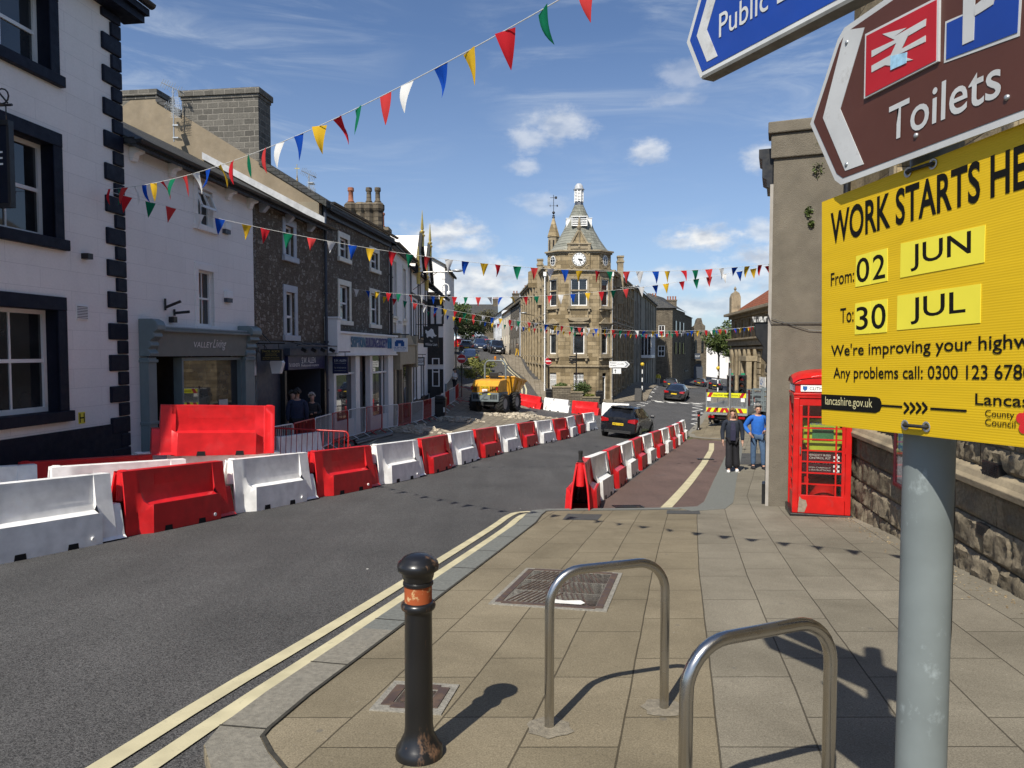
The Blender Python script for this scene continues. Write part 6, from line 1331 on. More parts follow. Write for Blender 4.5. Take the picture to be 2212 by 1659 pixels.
b.boxes('corner_strip', mat('pale_corner_render', (.33, .31, .28), .9, .15, 3), [(-.055, .02, -1.6, -.001, .25, 4.6)])
mb = MB(); mb.prism([(-.02, 1.25), (-.1, 1.3), (-.07, 1.45), (-.16, 1.55), (-.14, 1.75), (-.27, 1.95), (-.3, 2.2), (-.02, 2.2)], 'y', .3, .62); cs = mb.build('console_bracket', M['black'], b.t, bevel=.015); b.boxes('console_cap', worn('flaking_black_paint', (.02, .02, .02), (.6, .6, .58), .9, 14, lo=.48, hi=.54), [(-.33, .27, 2.2, -.02, .66, 2.3)], parent=cs)
b.boxes('shop_pilaster', M['black'], [(-.07, .28, -1.7, -.056, .6, 1.25), (-.12, .28, -1.7, -.056, .6, -.75)])
mb = MB(); z0 = 2.2; mb.tube([(-.06, -.02, z0+.12), (0, -.03, z0-.03), (1.5, -.03, z0-.05), (6, -.03, z0-.02)], .009, 5); mb.tube([(0, -.03, z0+.05), (.6, -.03, z0-.16), (1.4, -.03, z0-.22), (3, -.03, z0-.1), (6, -.03, z0+.1)], .006, 5); mb.build('cable', M['black'], b.t)
def clump(mb, c, rx, rz, n, s, r_, ry=None):
    ry = ry if ry is not None else rx
    for _ in range(n):
        while True:
            p = Vector((r_.uniform(-1, 1), r_.uniform(-1, 1), r_.uniform(-1, 1)))
            if p.length < 1: break
        q = Vector(c)+Vector((p.x*rx, p.y*ry, p.z*rz)); u = Vector((r_.gauss(0, 1), r_.gauss(0, 1), r_.gauss(0, .6))).normalized(); v = u.orthogonal().normalized(); k = s*r_.uniform(.6, 1.4)
        w = u.cross(v); a = r_.uniform(0, 6.28); v2 = v*math.cos(a)+w*math.sin(a)
        mb.add([tuple(q-u*k), tuple(q+v2*k*.55), tuple(q+u*k), tuple(q-v2*k*.55)], [(0, 1, 2, 3)])
r_ = random.Random(21)
for (px, py, s_) in ((1768, 362, .11), (1748, 455, .07), (1753, 480, .05), (1766, 305, .06)):
    x, z = b.uz(px, py); t = thing('wall_fern', f'small green fern rooted in the rendered wall {["below the arrow sign", "in a crack half way up", "just under the middle fern", "highest up by the coping"][[362, 455, 480, 305].index(py)]}', 'plant', b.W(x, -.02, z)); mb = MB(); clump(mb, (0, 0, -.03), s_, s_*1.4, 60, .03, r_, .03); mb.build('leaves', M['leaf'], t)
# rock faced stone building on the right
P0 = (5.62, 11.75); b = B('stone_hall', 'rock faced sandstone building along the pavement behind the sign pole', P0, 270-11)
ops = [(2.2+3.2*k, 3.4+3.2*k, 1.9, 4.6) for k in range(4)]
b.wall(0, 16, .98, 8, ops, M['stone'], 'upper_wall', d=.3); b.shell(0, 16, .02, 10, -3, 8, M['stone'])
for o in ops: b.window(o, .25, 'white', 2, 2, .07, .03, 'stonet', .2)
b.boxes('backing', M['stonet'], [(0, .02, -2.5, 16, .2, .98)])
def rocks(x0, x1, z0, z1, rows, wmin, wmax, dep, seed, bulge=0.):
    r_ = random.Random(seed); mb = MB(); h = (z1-z0)/rows
    for i in range(rows):
        x = x0-r_.uniform(0, wmin); za, zb_ = z0+i*h+.006, z0+(i+1)*h-.006
        while x < x1:
            w = r_.uniform(wmin, wmax); xa, xb = x+.006, min(x+w, x1)-.006; nx, nz = max(3, int((xb-xa)/.04)), max(3, int((zb_-za)/.04)); o = len(mb.v); base = r_.uniform(.3, 1)*dep; tl, tz = r_.uniform(-.3, .3)*dep, r_.uniform(-.3, .3)*dep; ph = [r_.uniform(0, 6) for _ in range(4)]
            for a in range(nx+1):
                for c in range(nz+1):
                    u, v = a/nx, c/nz; e = min(u, 1-u)*(xb-xa), min(v, 1-v)*(zb_-za); edge = min(1, min(e)/.035)
                    d = (base+tl*(u-.5)+tz*(v-.5)+dep*.28*math.sin(7*u+ph[0])*math.sin(6*v+ph[1])+dep*.2*math.sin(15*u+ph[2])+r_.gauss(0, dep*.17))*edge
                    mb.v.append((xa+(xb-xa)*u, -bulge-max(0, d), za+(zb_-za)*v))
            for a in range(nx):
                for c in range(nz): q = o+a*(nz+1)+c; mb.f.append((q, q+nz+1, q+nz+2, q+1)); mb.m.append(0)
            x += w
    return mb
M['rock'] = masonry('rock_faced_sandstone', (.16, .135, .095), (.25, .21, .15), (.16, .135, .095), 1.2, .3, .001, .8, .92, rock=.5, stain=.65, stainc=(.07, .062, .05), sscale=1.8, var=.35)
rocks(0, 8.5, -1.7, .33, 6, .42, 1.0, .04, 5, .02).build('rock_faced_blocks', M['rock'], b.t, smooth=38); rocks(0, 8.5, .52, .98, 2, .25, .55, .05, 8, .0).build('small_blocks', M['rock'], b.t, smooth=38)
mb = MB(); mb.prism([(0, .33), (-.13, .335), (-.14, .40), (-.10, .43), (-.07, .49), (0, .52)], 'x', 0, 12); mb.build('string_course', M['stonet'], b.t, bevel=.008)
for q in ((2140, 993, 2175, 1040), (2127, 1128, 2147, 1166)):
    r = b.rect(*q); mb = MB(); mb.box(r[0], -.075, r[2], r[1], 0, r[3]); g = mb.build('vent', M['black'], b.t); mb = MB()
    for i in range(7):
        for j in range(7): mb.box(r[0]+.02+(r[1]-r[0]-.03)*i/7, -.081, r[2]+.02+(r[3]-r[2]-.03)*j/7, r[0]+.02+(r[1]-r[0]-.03)*(i+.6)/7, -.0755, r[2]+.02+(r[3]-r[2]-.03)*(j+.55)/7)
    mb.build('vent_holes', M['dark'], g)
b.pipe(.25, -1.4, 6, 'black', .055, -.12)

# hill street houses -----------------------------------------------------------
def house(name, label, P, az, L, h, mw, mr, win='white', n=3, side='R', rise=3.3, depth=9, floors=2, chim=True):
    p = P if side == 'L' else (P[0]+math.sin(R(az))*L, P[1]+math.cos(R(az))*L); bb = B(name, label, p, 90-az if side == 'L' else 270-az)
    zs_ = [G(*(bb.W(x, -1).xy)) for x in (0, L/2, L)]; g = sum(zs_)/3; top = g+h; ops = []
    for k in range(n):
        c = L*(k+.5)/n
        for f in range(floors): ops.append((c-.5, c+.5, g+.9+2.75*f, g+2.35+2.75*f))
    bb.wall(0, L, g-4, top, ops, mw, d=.15); bb.shell(0, L, 0, depth, g-4, top, mw)
    for o in ops: bb.window(o, .13, win, 2, 2, .07, .03, None)
    mb = MB()
    for x in (0, L): mb.add([(x, 0, top-.01), (x, depth, top-.01), (x, depth/2, top+rise-.05)], [(0, 1, 2)])
    mb.build('gable', M['rubble2'], bb.t); bb.roof(-.1, L+.1, top, depth/2, rise, mr, .3)
    if chim: bb.chimney(.1, .9, depth/2-.7, depth/2+.7, top+1, top+rise+1.3, 'stoned', [(.5, depth/2-.4, .5, 'terra'), (.5, depth/2+.2, .5, 'terra')])
    return bb
Pn = far; M['creamr'] = mat('cream_render', (.62, .56, .44), .8, .08, 2); M['paleblue'] = mat('white_rendered_house', (.72, .74, .76), .8, .06, 2)
for nm, lab, az, L, h, mw in (('narrow_house', 'narrow house with black framed windows next to the library on the hill', -3.6, 4, 6.6, M['paleblue']), ('stone_cottage', 'grey rubble cottage between the narrow and the cream houses on the hill', -5, 14, 7.0, M['rubble2']), ('cream_house', 'cream rendered house on the hill street', -5, 18, 6.2, M['creamr']), ('white_cottage', 'white rendered end house uphill with its gable showing', -5.5, 20, 5.4, M['paleblue'])):
    house(nm, lab, Pn, az, L, h, mw, M['slate'], 'blackw' if nm[0] == 'n' else 'white', max(1, int(L/4))); Pn = (Pn[0]+math.sin(R(az))*(L+.1), Pn[1]+math.cos(R(az))*(L+.1))
bb = B('hilltop_terrace', 'grey stone terrace with a long dark slate roof closing the hill street', (-20, 205), 3); z = 5; bb.wall(0, 16, -2, 12, [(1.5+3*k, 2.7+3*k, 8.6, 10.4) for k in range(5)], M['stoned'], d=.15); bb.shell(0, 16, 0, 8, -2, 12, M['stoned']); bb.roof(0, 16, 12, 4, 4, M['slate'], .3); bb.chimney(14.5, 16, 3.4, 4.6, 13, 17.6, 'stoned', [(14.8+.4*k, 4, .6, 'terra') for k in range(4)])
for k in range(5): bb.window((1.5+3*k, 2.7+3*k, 8.6, 10.4), .13, 'white', 2, 2)
house('stone_terrace', 'grey stone terrace on the left of the hill street behind the trees', (-9.5, 62), -4, 45, 6.0, M['stoned'], M['slate'], 'white', 9, 'L')
# ---------------------------------------------------------------- street furniture
def clear_glass():
    m, n, b = newmat('clear_glass'); nt = m.node_tree; tr = n.new('ShaderNodeBsdfTransparent'); tr.inputs[0].default_value = (.93, .95, .94, 1); gl = n.new('ShaderNodeBsdfGlossy'); gl.inputs['Roughness'].default_value = .03
    fr = n.new('ShaderNodeLayerWeight'); fr.inputs[0].default_value = .5; mx = n.new('ShaderNodeMixShader'); n.link(n.math('MULTIPLY_ADD', n.math('POWER', fr.outputs[1], 3.), .6, .07), mx.inputs[0]); n.link(tr.outputs[0], mx.inputs[1]); n.link(gl.outputs[0], mx.inputs[2])
    n.link(mx.outputs[0], nt.nodes['Material Output'].inputs[0]); return m
M['clear'] = clear_glass(); M['kred'] = worn('red_box_paint', (.50, .010, .008), (.30, .02, .015), .4, 5, .32, .5, .56, .7, (1, 1, .5), .05)
M['lime'] = mat('lime_green_panel', (.36, .42, .03), .5, .15, 6); M['maroon'] = mat('maroon_paint', (.06, .006, .012), .4, .2, 6)
def phone_box():
    p = Vector((4.51, 11.17, 0)); rz = R(-17); c, s = math.cos(rz), math.sin(rz); g = min(G(4.51, 11.17), G(5.37, 10.9), G(4.78, 12.03))+PAVE
    t = thing('phone_box', 'red telephone box with gridded windows and a domed roof against the rendered gable', 'phone box', (p.x+c*.43-s*.45, p.y+s*.43+c*.45, g), rz); w = .43
    mb = MB(); mb.box(-w-.035, -w-.035, -.2, w+.035, w+.035, .13); mb.build('plinth', M['black'], t, bevel=.012)
    mb = MB(); cw = .085
    for sx in (-1, 1):
        for sy in (-1, 1): mb.box(sx*w, sy*w, .13, sx*(w-cw), sy*(w-cw), 1.98)
    mb.box(-w, -w, 1.98, w, w, 2.02); mb.build('corner_posts', M['kred'], t, bevel=.008)
    for k in range(4):
        Mx = Matrix.Rotation(R(90*k), 4, 'Z'); a = w-cw-.002; y0, y1 = -w+.02, -w+.055
        if k == 2:
            mb = MB(); mb.M = Mx; mb.box(-a, y0, .13, a, y1, 1.98); mb.build('back_panel', M['kred'], t); continue
        mb = MB(); mb.M = Mx; mb.box(-a, y0, .13, a, y1, .42); mb.box(-a, y0, 1.86, a, y1, 1.98); mb.box(-a, y0, .42, -a+.05, y1, 1.86); mb.box(a-.05, y0, .42, a, y1, 1.86)
        f = mb.build('door' if k == 0 else 'side_frame', M['kred'], t, bevel=.004); mb = MB(); mb.M = Mx; x0, x1 = -a+.05, a-.05; xs = (x0+.085, x1-.085)
        for i in range(1, 8): z = .42+1.44*i/8; mb.box(x0, y0+.006, z-.011, x1, y1-.006, z+.011)
        for x in xs: mb.box(x-.011, y0+.004, .42, x+.011, y1-.008, 1.86)
        mb.build('glazing_bars', M['kred'], f); mb = MB(); mb.M = Mx; mb.quad((x0, y1-.012, .42), (x1, y1-.012, .42), (x1, y1-.012, 1.86), (x0, y1-.012, 1.86)); mb.build('pane', M['clear'], f)
        if k == 0:
            mb = MB(); mb.box(-a+.012, y0-.03, 1.08, -a+.032, y0, 1.2); mb.build('handle', M['steel'], f); mb = MB(); mb.add([(-a+.0, y0-.003, .14), (-a+.1, y0-.003, .14), (-a+.14, y0-.003, .26), (-a+.12, y0-.003, .34), (-a+.06, y0-.003, .35), (-a+.02, y0-.003, .40)], [(0, 1, 2, 3, 4, 5)]); mb.build('bare_patch', mat('bare_wood', (.25, .2, .15), .8, .3, 20), f)
            mb = MB()
            for z in (.35, 1.1, 1.75): mb.box(a-.012, y0-.014, z, a+.004, y0, z+.1)
            mb.build('hinge', M['kred'], f)
    mb = MB(); mb.box(-w-.01, -w-.01, 2.02, w+.01, w+.01, 2.06); mb.box(-w+.02, -w+.02, 2.06, w-.02, w-.02, 2.22); mb.build('entablature', M['kred'], t, bevel=.006)
    n = 12; mb = MB(); arc = [(-w+.0+2*w*i/n, 2.22+.13*math.sin(math.pi*i/n)) for i in range(n+1)]
    mb.prism([(-w, 2.2)]+arc+[(w, 2.2)], 'y', -w-.005, w+.005); mb.prism([(-w, 2.2)]+arc+[(w, 2.2)], 'x', -w-.005, w+.005); mb.build('pediments', M['kred'], t, bevel=.006)
    v = []; k = 12
    mb = MB()
    for i in range(k+1):
        for j in range(k+1):
            x, y = -w-.02+(2*w+.04)*i/k, -w-.02+(2*w+.04)*j/k; u, q = x/(w+.02), y/(w+.02); mb.v.append((x, y, 2.235+.19*(1-u*u)**.5*0+.20*math.sqrt(max(0, 1-u*u*.75-q*q*.75+.5*u*u*q*q))-.02*(max(abs(u), abs(q)) > .99)))
    for i in range(k):
        for j in range(k): q = i*(k+1)+j; mb.f.append((q, q+k+1, q+k+2, q+1)); mb.m.append(0)
    mb.build('dome', M['kred'], t, smooth=60)
    for kk in (0, 3, 1):
        mb = MB(); mb.M = Matrix.Rotation(R(90*kk), 4, 'Z'); mb.box(-.33, -w-.002, 2.085, .33, -w+.019, 2.185); sg = mb.build('sign_panel', M['white'], t)
        if kk == 0:
            text('CLITHEROE', .36, .05, Matrix.Translation((-.2, -w-.003, 2.11)) @ Matrix.Rotation(R(90), 4, 'X'), M['ink'], 'lettering', sg, 0)
            mb = MB(); mb.prism([(-.30, 2.17), (-.235, 2.17), (-.235, 2.125), (-.268, 2.095), (-.30, 2.125)], 'y', -w-.006, -w-.0025); mb.build('shield_emblem', M['blueink'], sg)
    # inside: emergency cabinet and panels
    mb = MB(); mb.box(-.25, -.1, 1.2, .28, .1, 1.62); cb = mb.build('cabinet', M['lime'], t, bevel=.03); mb = MB(); mb.prism([(.05+.3*math.cos(2*math.pi*q/24), 1.33+.3*math.sin(2*math.pi*q/24)) for q in range(24)], 'y', -.14, -.12); mb.build('round_panel', M['lime'], cb)
    mb = MB(); mb.box(-.12, -.17, 1.3, .2, -.141, 1.5); mb.build('cabinet_window', mat('green_cabinet', (.05, .16, .07), .3, .2, 5), cb)
    mb = MB(); mb.box(-.26, -.2, .72, .3, -.17, 1.1); rp = mb.build('instruction_panel', M['maroon'], t); mb = MB()
    for i in range(3):
        for j in range(9):
            if (i+j) % 2: mb.box(.2+.03*i, -.204, .74+.037*j, .23+.03*i, -.2005, .777+.037*j)
    mb.build('chequer_strip', M['white'], rp)
    for s_, z, h in (('EMERGENCY BLEED', 1.03, .03), ('CONTROL KIT', .98, .035), ('CALL 999', .90, .032), ('LISTEN CAREFULLY', .83, .022), ('TO INSTRUCTIONS', .79, .022)): text(s_, .36, h, Matrix.Translation((-.2, -.202, z)) @ Matrix.Rotation(R(90), 4, 'X'), M['card'], 'lettering', rp, 0)
    text('DEFIBRILLATOR', .4, .05, Matrix.Translation((-.18, -.142, 1.53)) @ Matrix.Rotation(R(90), 4, 'X'), M['sblue'], 'lettering', cb, 0)
    mb = MB(); mb.lathe([(.2, .15), (.24, .3), (.2, .42), (.23, .55), (.1, .62)], (.1, .15, 0), 14); mb.build('stored_bag', M['kred'], t, smooth=50)
phone_box()
# notice board in front of the stone wall
b = B('notice_board', 'maroon framed notice board with papers on a fat black post by the stone wall', (4.98, 8.95), 270-14, 'notice board')
g = G(4.9, 8.6)+PAVE
mb = MB(); mb.lathe([(.11, g-.05), (.11, g+.05), (.085, g+.1), (.08, g+.62), (.095, g+.66), (.07, g+.7), (.062, g+1.9)], (.33, .1, 0), 20); mb.build('post', M['iron'], b.t, smooth=40)
x0, x1, z0, z1 = 0, .74, g+.72, g+1.86; mb = MB(); mb.box(x0, -.02, z0, x1, .05, z1); mb.build('back', M['card'], b.t); mb = MB(); f = .045
mb.box(x0-f, -.06, z0-f, x0, .06, z1+f); mb.box(x1, -.06, z0-f, x1+f, .06, z1+f); mb.box(x0, -.06, z0-f, x1, .06, z0); mb.box(x0, -.06, z1, x1, .06, z1+f); mb.build('frame', M['maroon'], b.t, bevel=.005)
r_ = random.Random(2)
for i, c in enumerate(((.7, .7, .68), (.55, .12, .1), (.75, .73, .6), (.1, .3, .5), (.65, .4, .1), (.72, .7, .7), (.5, .2, .3), (.7, .7, .65))): x, z = x0+.03+(i % 3)*.24, z0+.05+(i//3)*.37; mb = MB(); mb.box(x, -.024, z, x+r_.uniform(.15, .21), -.0205, z+r_.uniform(.25, .33)); mb.build('poster', mat('poster_paper', c, .7, .35, 30), b.t)
mb = MB(); mb.quad((x0, -.045, z0), (x1, -.045, z0), (x1, -.045, z1), (x0, -.045, z1)); mb.build('pane', M['clear'], b.t)

def pole_sign(name, label, p, h, build, cat='sign', r=.04, m='iron', rz=0, grp=None):
    t = thing(name, label, cat, p, rz, grp); mb = MB(); mb.tube([(0, 0, -.1), (0, 0, h)], r, 10); mb.build('post', M[m], t, smooth=60); build(t, h); return t
def noentry(t, h):
    mb = MB(); mb.M = Matrix.Translation((0, -.06, h-.3)) @ Matrix.Rotation(R(90), 4, 'X'); mb.lathe([(.32, -.01), (.32, .01)], n=28); d = mb.build('disc', M['white'], t); mb = MB(); mb.M = Matrix.Translation((0, -.071, h-.3)) @ Matrix.Rotation(R(90), 4, 'X'); mb.lathe([(.30, 0), (.30, .003)], n=28); mb.build('red_face', M['sred'], d); mb = MB(); mb.box(-.22, -.079, h-.345, .22, -.0745, h-.255); mb.build('white_bar', M['white'], d)
    mb = MB(); mb.lathe([(.05, h), (.06, h+.05), (.14, h+.08), (.05, h+.16)], n=10); mb.build('sign_lamp', M['galv'], t)
p = gat(1184.6, 846, 40, 60); pole_sign('no_entry_sign', 'round no entry sign at the library corner in front of the white downpipe', p, EYE+.1-p.z-(780-761.5)/FPX*p.y+.2, noentry)
p = gp(-3.45, 48, PAVE); pole_sign('no_entry_sign', 'round no entry sign on a pole left of the yellow dumper, near the timbered pub', p, EYE-(775-761.5)/FPX*48-p.z+.3, noentry)
def finger(t, h):
    for i, s_ in enumerate(('Library', 'Castle', 'Toilets', 'Market')): mb = MB(); z = h-.35-.15*i; mb.prism([(-.62, z+.05), (-.54, z), (-.03, z), (-.03, z+.1), (-.54, z+.1)], 'y', -.02, .02); mb.build('finger', M['black'], t)
    mb = MB(); mb.lathe([(.06, h), (.07, h+.05), (.03, h+.12)], n=8); mb.build('finial', M['iron'], t)
p = gp(5.2, 56.6, PAVE); pole_sign('fingerpost', 'black fingerpost with four arms before the library front', p, 1.6-p.z, finger, 'fingerpost', .06)
def dirsign(t, h):
    mb = MB(); mb.prism([(-.35, h-.55), (1.05, h-.55), (1.3, h-.3), (1.05, h-.05), (-.35, h-.05)], 'y', -.05, -.02); pl = mb.build('panel', M['white'], t); mb = MB(); mb.prism([(1.0, h-.5), (1.2, h-.3), (1.0, h-.1), (.86, h-.1), (1.06, h-.3), (.86, h-.5)], 'y', -.056, -.051); mb.build('chevron', M['galv'], pl)
    for s_, x, z, w in (('Preston', -.28, h-.24, .5), ('Whalley', -.28, h-.46, .5), ('(A 59)', .3, h-.36, .5)): text(s_, w, .14, Matrix.Translation((x, -.0515, z)) @ Matrix.Rotation(R(90), 4, 'X'), M['ink'], 'lettering', pl, 0)
    mb = MB(); mb.box(-.05, -.05, h-1.05, .6, -.02, h-.62); p2 = mb.build('small_panel', M['white'], t); mb = MB(); mb.prism([(.12, h-1.0), (.16, h-1.0), (.16, h-.8), (.22, h-.8), (.14, h-.68), (.06, h-.8), (.12, h-.8)], 'y', -.056, -.051); mb.build('arrow', M['ink'], p2)
p = gp(8.15, 56.2, PAVE); pole_sign('direction_sign', 'white pointed direction sign with an arrow in front of the library side wall', p, EYE-(779-761.5)/FPX*56.2-p.z, dirsign)
def belisha(t, h):
    for k in range(7):
        if k % 2: mb = MB(); mb.tube([(0, 0, .6+.36*k), (0, 0, .96+.36*k)], .052, 10); mb.build('white_band', M['white'], t, smooth=60)
    mb = MB(); mb.ball((0, 0, h+.16), .17, 14, 10); mb.build('globe', mat('amber_globe', (.62, .42, .03), .3, .1, 4), t, smooth=80)
p = gat(1387, 866, 40, 70); pole_sign('belisha_beacon', 'yellow globed black and white crossing beacon by the grey rendered hall', p, EYE-(791-761.5)/FPX*p.y-p.z, belisha, 'beacon', .05, 'iron', 0, 'crossing beacons')
p = gp(18.4, 62.5, PAVE); pole_sign('belisha_beacon', 'yellow globed crossing beacon behind the maintenance truck', p, EYE-(799-761.5)/FPX*62.5-p.z, belisha, 'beacon', .05, 'iron', 0, 'crossing beacons')
def lantern(t, h):
    mb = MB(); mb.lathe([(.11, 0), (.11, .5), (.06, .7), (.05, h-.1), (.08, h)], n=10); mb.build('column', M['iron'], t, smooth=40); mb = MB(); mb.lathe([(.1, h), (.2, h+.45)], n=6); mb.build('lantern', M['glass'], t); mb = MB(); mb.lathe([(.27, h+.45), (.12, h+.65), (.03, h+.85)], n=6); mb.build('lantern_roof', M['iron'], t)
for px, y, top, lab in ((1101.5, 88, 690, 'black lamp post with a lantern on the right of the hill street'), (985, 61, 702, 'black lamp post with a lantern on the left of the hill street'), (1069, 132, 700, 'black lamp post before the white cottage far uphill')):
    x = (px-CXP)/FPX*y; g = G(x, y)+PAVE; pole_sign('street_lamp', lab, (x, y, g), EYE+(761.5-top)/FPX*y-g-.8, lantern, 'street lamp', .05, 'iron', 0, 'black lantern posts on the hill')
def bracket_lamp(name, label, a, b_, stay):
    t = thing(name, label, 'street lamp', a, 0, 'bracket street lamps'); v = Vector(b_)-Vector(a); mb = MB(); mb.tube([(0, 0, 0), tuple(v)], .035, 8); mb.tube([(0, 0, stay), tuple(v*.62)], .015, 6); mb.build('arm', M['iron'], t); mb = MB(); mb.M = Matrix.Translation(v); mb.ball((.25, 0, .05), .13, 10, 6, (2.4, 1, .6)); mb.build('lamp_head', M['galv'], t, smooth=60)
bracket_lamp('bracket_lamp', 'long armed street lamp reaching out from the timbered pub', at(892, 588.6, 36.8), at(978, 586.5, 36.6), -.9)
lw_ = b_ = None
bracket_lamp('bracket_lamp', 'pale street lamp on a bracket on the hill side of the library', (2.15, 70, EYE+85/FPX*66), (.9, 67.5, EYE+86/FPX*66), -1)
bracket_lamp('bracket_lamp', 'pale street lamp on a bracket on the shaded side of the library', (9.05, 61.5, EYE+142/FPX*60), (10.4, 61, EYE+143/FPX*60), -.8)
t = thing('cctv_pole', 'white swan neck pole with a black domed camera by the timbered pub', 'camera', (-5.35, 54, G(-5.35, 54))); h = EYE+(761.5-655)/FPX*54-t.location.z; mb = MB(); mb.tube([(0, 0, 0), (0, 0, h+1.2)]+[(.25-.25*math.cos(R(a)), 0, h+1.2+.25*math.sin(R(a))) for a in range(20, 181, 20)]+[(.5, 0, h+.9)], .05, 8); mb.build('pole', M['white'], t, smooth=60); mb = MB(); mb.lathe([(.12, h+.9), (.16, h+.8), (.14, h+.65)], (.5, 0, 0), 12); cm = mb.build('camera_housing', M['white'], t); mb = MB(); mb.ball((.5, 0, h+.62), .14); mb.build('camera_dome', M['black'], t, smooth=60)
def bin_(name, label, p, w, h, m='black'):
    t = thing(name, label, 'litter bin', p); mb = MB(); mb.prism([(-w*.42, 0), (w*.42, 0), (w*.5, h*.8), (-w*.5, h*.8)], 'y', -w*.42, w*.42); mb.build('body', M[m], t, bevel=.04); mb = MB(); mb.prism([(-w*.53, h*.8), (w*.53, h*.8), (w*.5, h*.9), (w*.3, h), (-w*.3, h), (-w*.5, h*.9)], 'y', -w*.47, w*.47); mb.build('hood', M[m], t, bevel=.04); mb = MB(); mb.box(-w*.3, -w*.478, h*.62, w*.3, -w*.46, h*.74); mb.build('aperture', M['dark'], t); return t
t = bin_('litter_bin', 'large black litter bin standing alone by the railed fences', gp(-3.78, 36.6, PAVE), .66, 1.15); mb = MB(); mb.box(.21, -.315, .3, .29, -.3, .55); mb.build('label_plate', M['white'], t)
bin_('litter_bin', 'black litter bin beside the stone planter', gp(6.95, 55.6, PAVE), .6, 1.0); bin_('litter_bin', 'black litter bin under the no entry sign at the library corner', gp(2.95, 55.9, PAVE), .5, 1.0)
# planter
p = gp(5.0, 55.9); t = thing('planter', 'stepped stone planter with evergreen shrubs before the library', 'planter', p); M['plst'] = masonry('planter_stone', (.14, .12, .09), (.22, .19, .14), (.06, .05, .04), .4, .14, .012, .8, .9, stain=.5)
bx = [(-1.75, -.4, -.3, -.3, 1.2, 1.25), (-.3, -.55, -.5, .6, 1.2, .85), (.6, -.7, -.6, 1.9, 1.0, .45)]; mb = MB()
for q in bx: mb.box(*q)
mb.build('stone_wall', M['plst'], t); mb = MB()
for q in bx: mb.box(q[0]-.05, q[1]-.06, q[5], q[3]+.05, q[4]+.02, q[5]+.08)
mb.build('coping', M['stonet'], t)
r_ = random.Random(5)
for lab, c, s_, m, n in (('dark spreading juniper in the stone planter', (.55, .2, 1.05), (1.15, .8, .75), 'leafb', 1500), ('low leafy plants at the left end of the stone planter', (-1.15, .3, 1.4), (.7, .5, .28), 'leaf', 500), ('mossy green shrub at the right foot of the planter', (1.1, -.2, .6), (.7, .5, .3), 'leafy', 400)):
    s2 = thing('shrub', lab, 'shrub', p); mb = MB(); 
    for k in range(9): a = r_.uniform(0, 6.28); clump(mb, (c[0]+s_[0]*.6*math.cos(a)*r_.random(), c[1]+s_[1]*.5*math.sin(a), c[2]+s_[2]*r_.uniform(-.5, .5)), s_[0]*.5, s_[2]*.45, n//9, .07, r_, s_[1]*.5)
    mb.build('foliage', M[m], s2); mb = MB(); mb.tube([(c[0], c[1], c[2]-.5), (c[0]+.1, c[1], c[2])], .03, 6); mb.build('stem', M['bark'], s2)
# trees
def tree(name, label, p, h, rx, rz, n, size, m, seed, trunk=.14, grp=None):
    r_ = random.Random(seed); t = thing(name, label, 'tree', p, 0, grp); mb = MB(); zc = h-rz; tips = []
    mb.tube([(0, 0, -.3), (.05, 0, zc*.5), (-.04, .05, zc), (0, 0, zc+rz*.5)], [trunk, trunk*.8, trunk*.55, trunk*.15], 7)
    for k in range(9):
        a = 2.4*k; l = r_.uniform(.5, .9); q = (rx*l*math.cos(a), rx*l*math.sin(a), zc+rz*r_.uniform(-.5, .7)); mb.tube([(0, 0, zc*r_.uniform(.6, 1.)), (q[0]*.5, q[1]*.5, (zc+q[2])/2), q], [trunk*.4, trunk*.25, trunk*.08], 5); tips.append(q)
    mb.build('trunk', M['bark'], t); mb = MB()
    for k in range(34):
        if k < 9: c = tips[k]
        else:
            while True:
                u = Vector((r_.uniform(-1, 1), r_.uniform(-1, 1), r_.uniform(-1, 1)))
                if .25 < u.length < 1: break
            c = (u.x*rx*.85, u.y*rx*.85, zc+u.z*rz*.85)
        k_ = r_.uniform(.22, .4); clump(mb, c, rx*k_, rz*k_, n//34, size, r_)
    mb.build('crown', M[m], t)
TG = 'trees along the hill street'
for px, y, top, rx, rz, m, s_, lab in ((985, 96, 648, 2.5, 1.9, 'leaf', 1, 'open leafy street tree nearest the timbered pub on the hill'), (966, 84, 672, 1.6, 1.5, 'leafd', 2, 'small dark tree close behind the timbered pub'), (1043, 150, 668, 4.2, 3.0, 'leafo', 3, 'dark brownish tree in front of the far slate roofs'), (1012, 128, 684, 3.2, 2.0, 'leafd', 4, 'dark tree half way up the hill behind the parked cars')):
    x = (px-CXP)/FPX*y; g = G(x, y); tree('street_tree', lab, (x, y, g), EYE+(761.5-top)/FPX*y-g, rx, rz, 3400, .13 if y < 110 else .2, m, s_, .12, TG)
x = (1030-CXP)/FPX*51; g = G(x, 51); tree('young_tree', 'young yellow green tree behind the yellow dumper', (x, 51, g), EYE+(761.5-778)/FPX*51-g+.25, 1.35, .95, 2600, .07, 'leafy', 6, .05)
for i, (px, y, top, rx, rz, m) in enumerate(((1552, 125, 704, 2.6, 2.6, 'leaf'), (1575, 118, 690, 2.6, 3.6, 'leaf'), (1535, 190, 722, 6, 4, 'leafd'), (1560, 230, 718, 9, 5, 'leafd'), (1590, 215, 712, 9, 6, 'leafd'))):
    x = (px-CXP)/FPX*y; g = G(x, y); tree('roadside_tree', ['leafy tree in front of the white shed by the bank', 'taller leafy tree brushing the corner of the bank', 'dark tree left of the white shed', 'far dark tree rising behind the white shed', 'far dark tree between the shed and the bank'][i], (x, y, g), EYE+(761.5-top)/FPX*y-g, rx, rz, 3200, .2 if y < 150 else .4, m, 30+i, .2, 'trees at the end of the lower street')
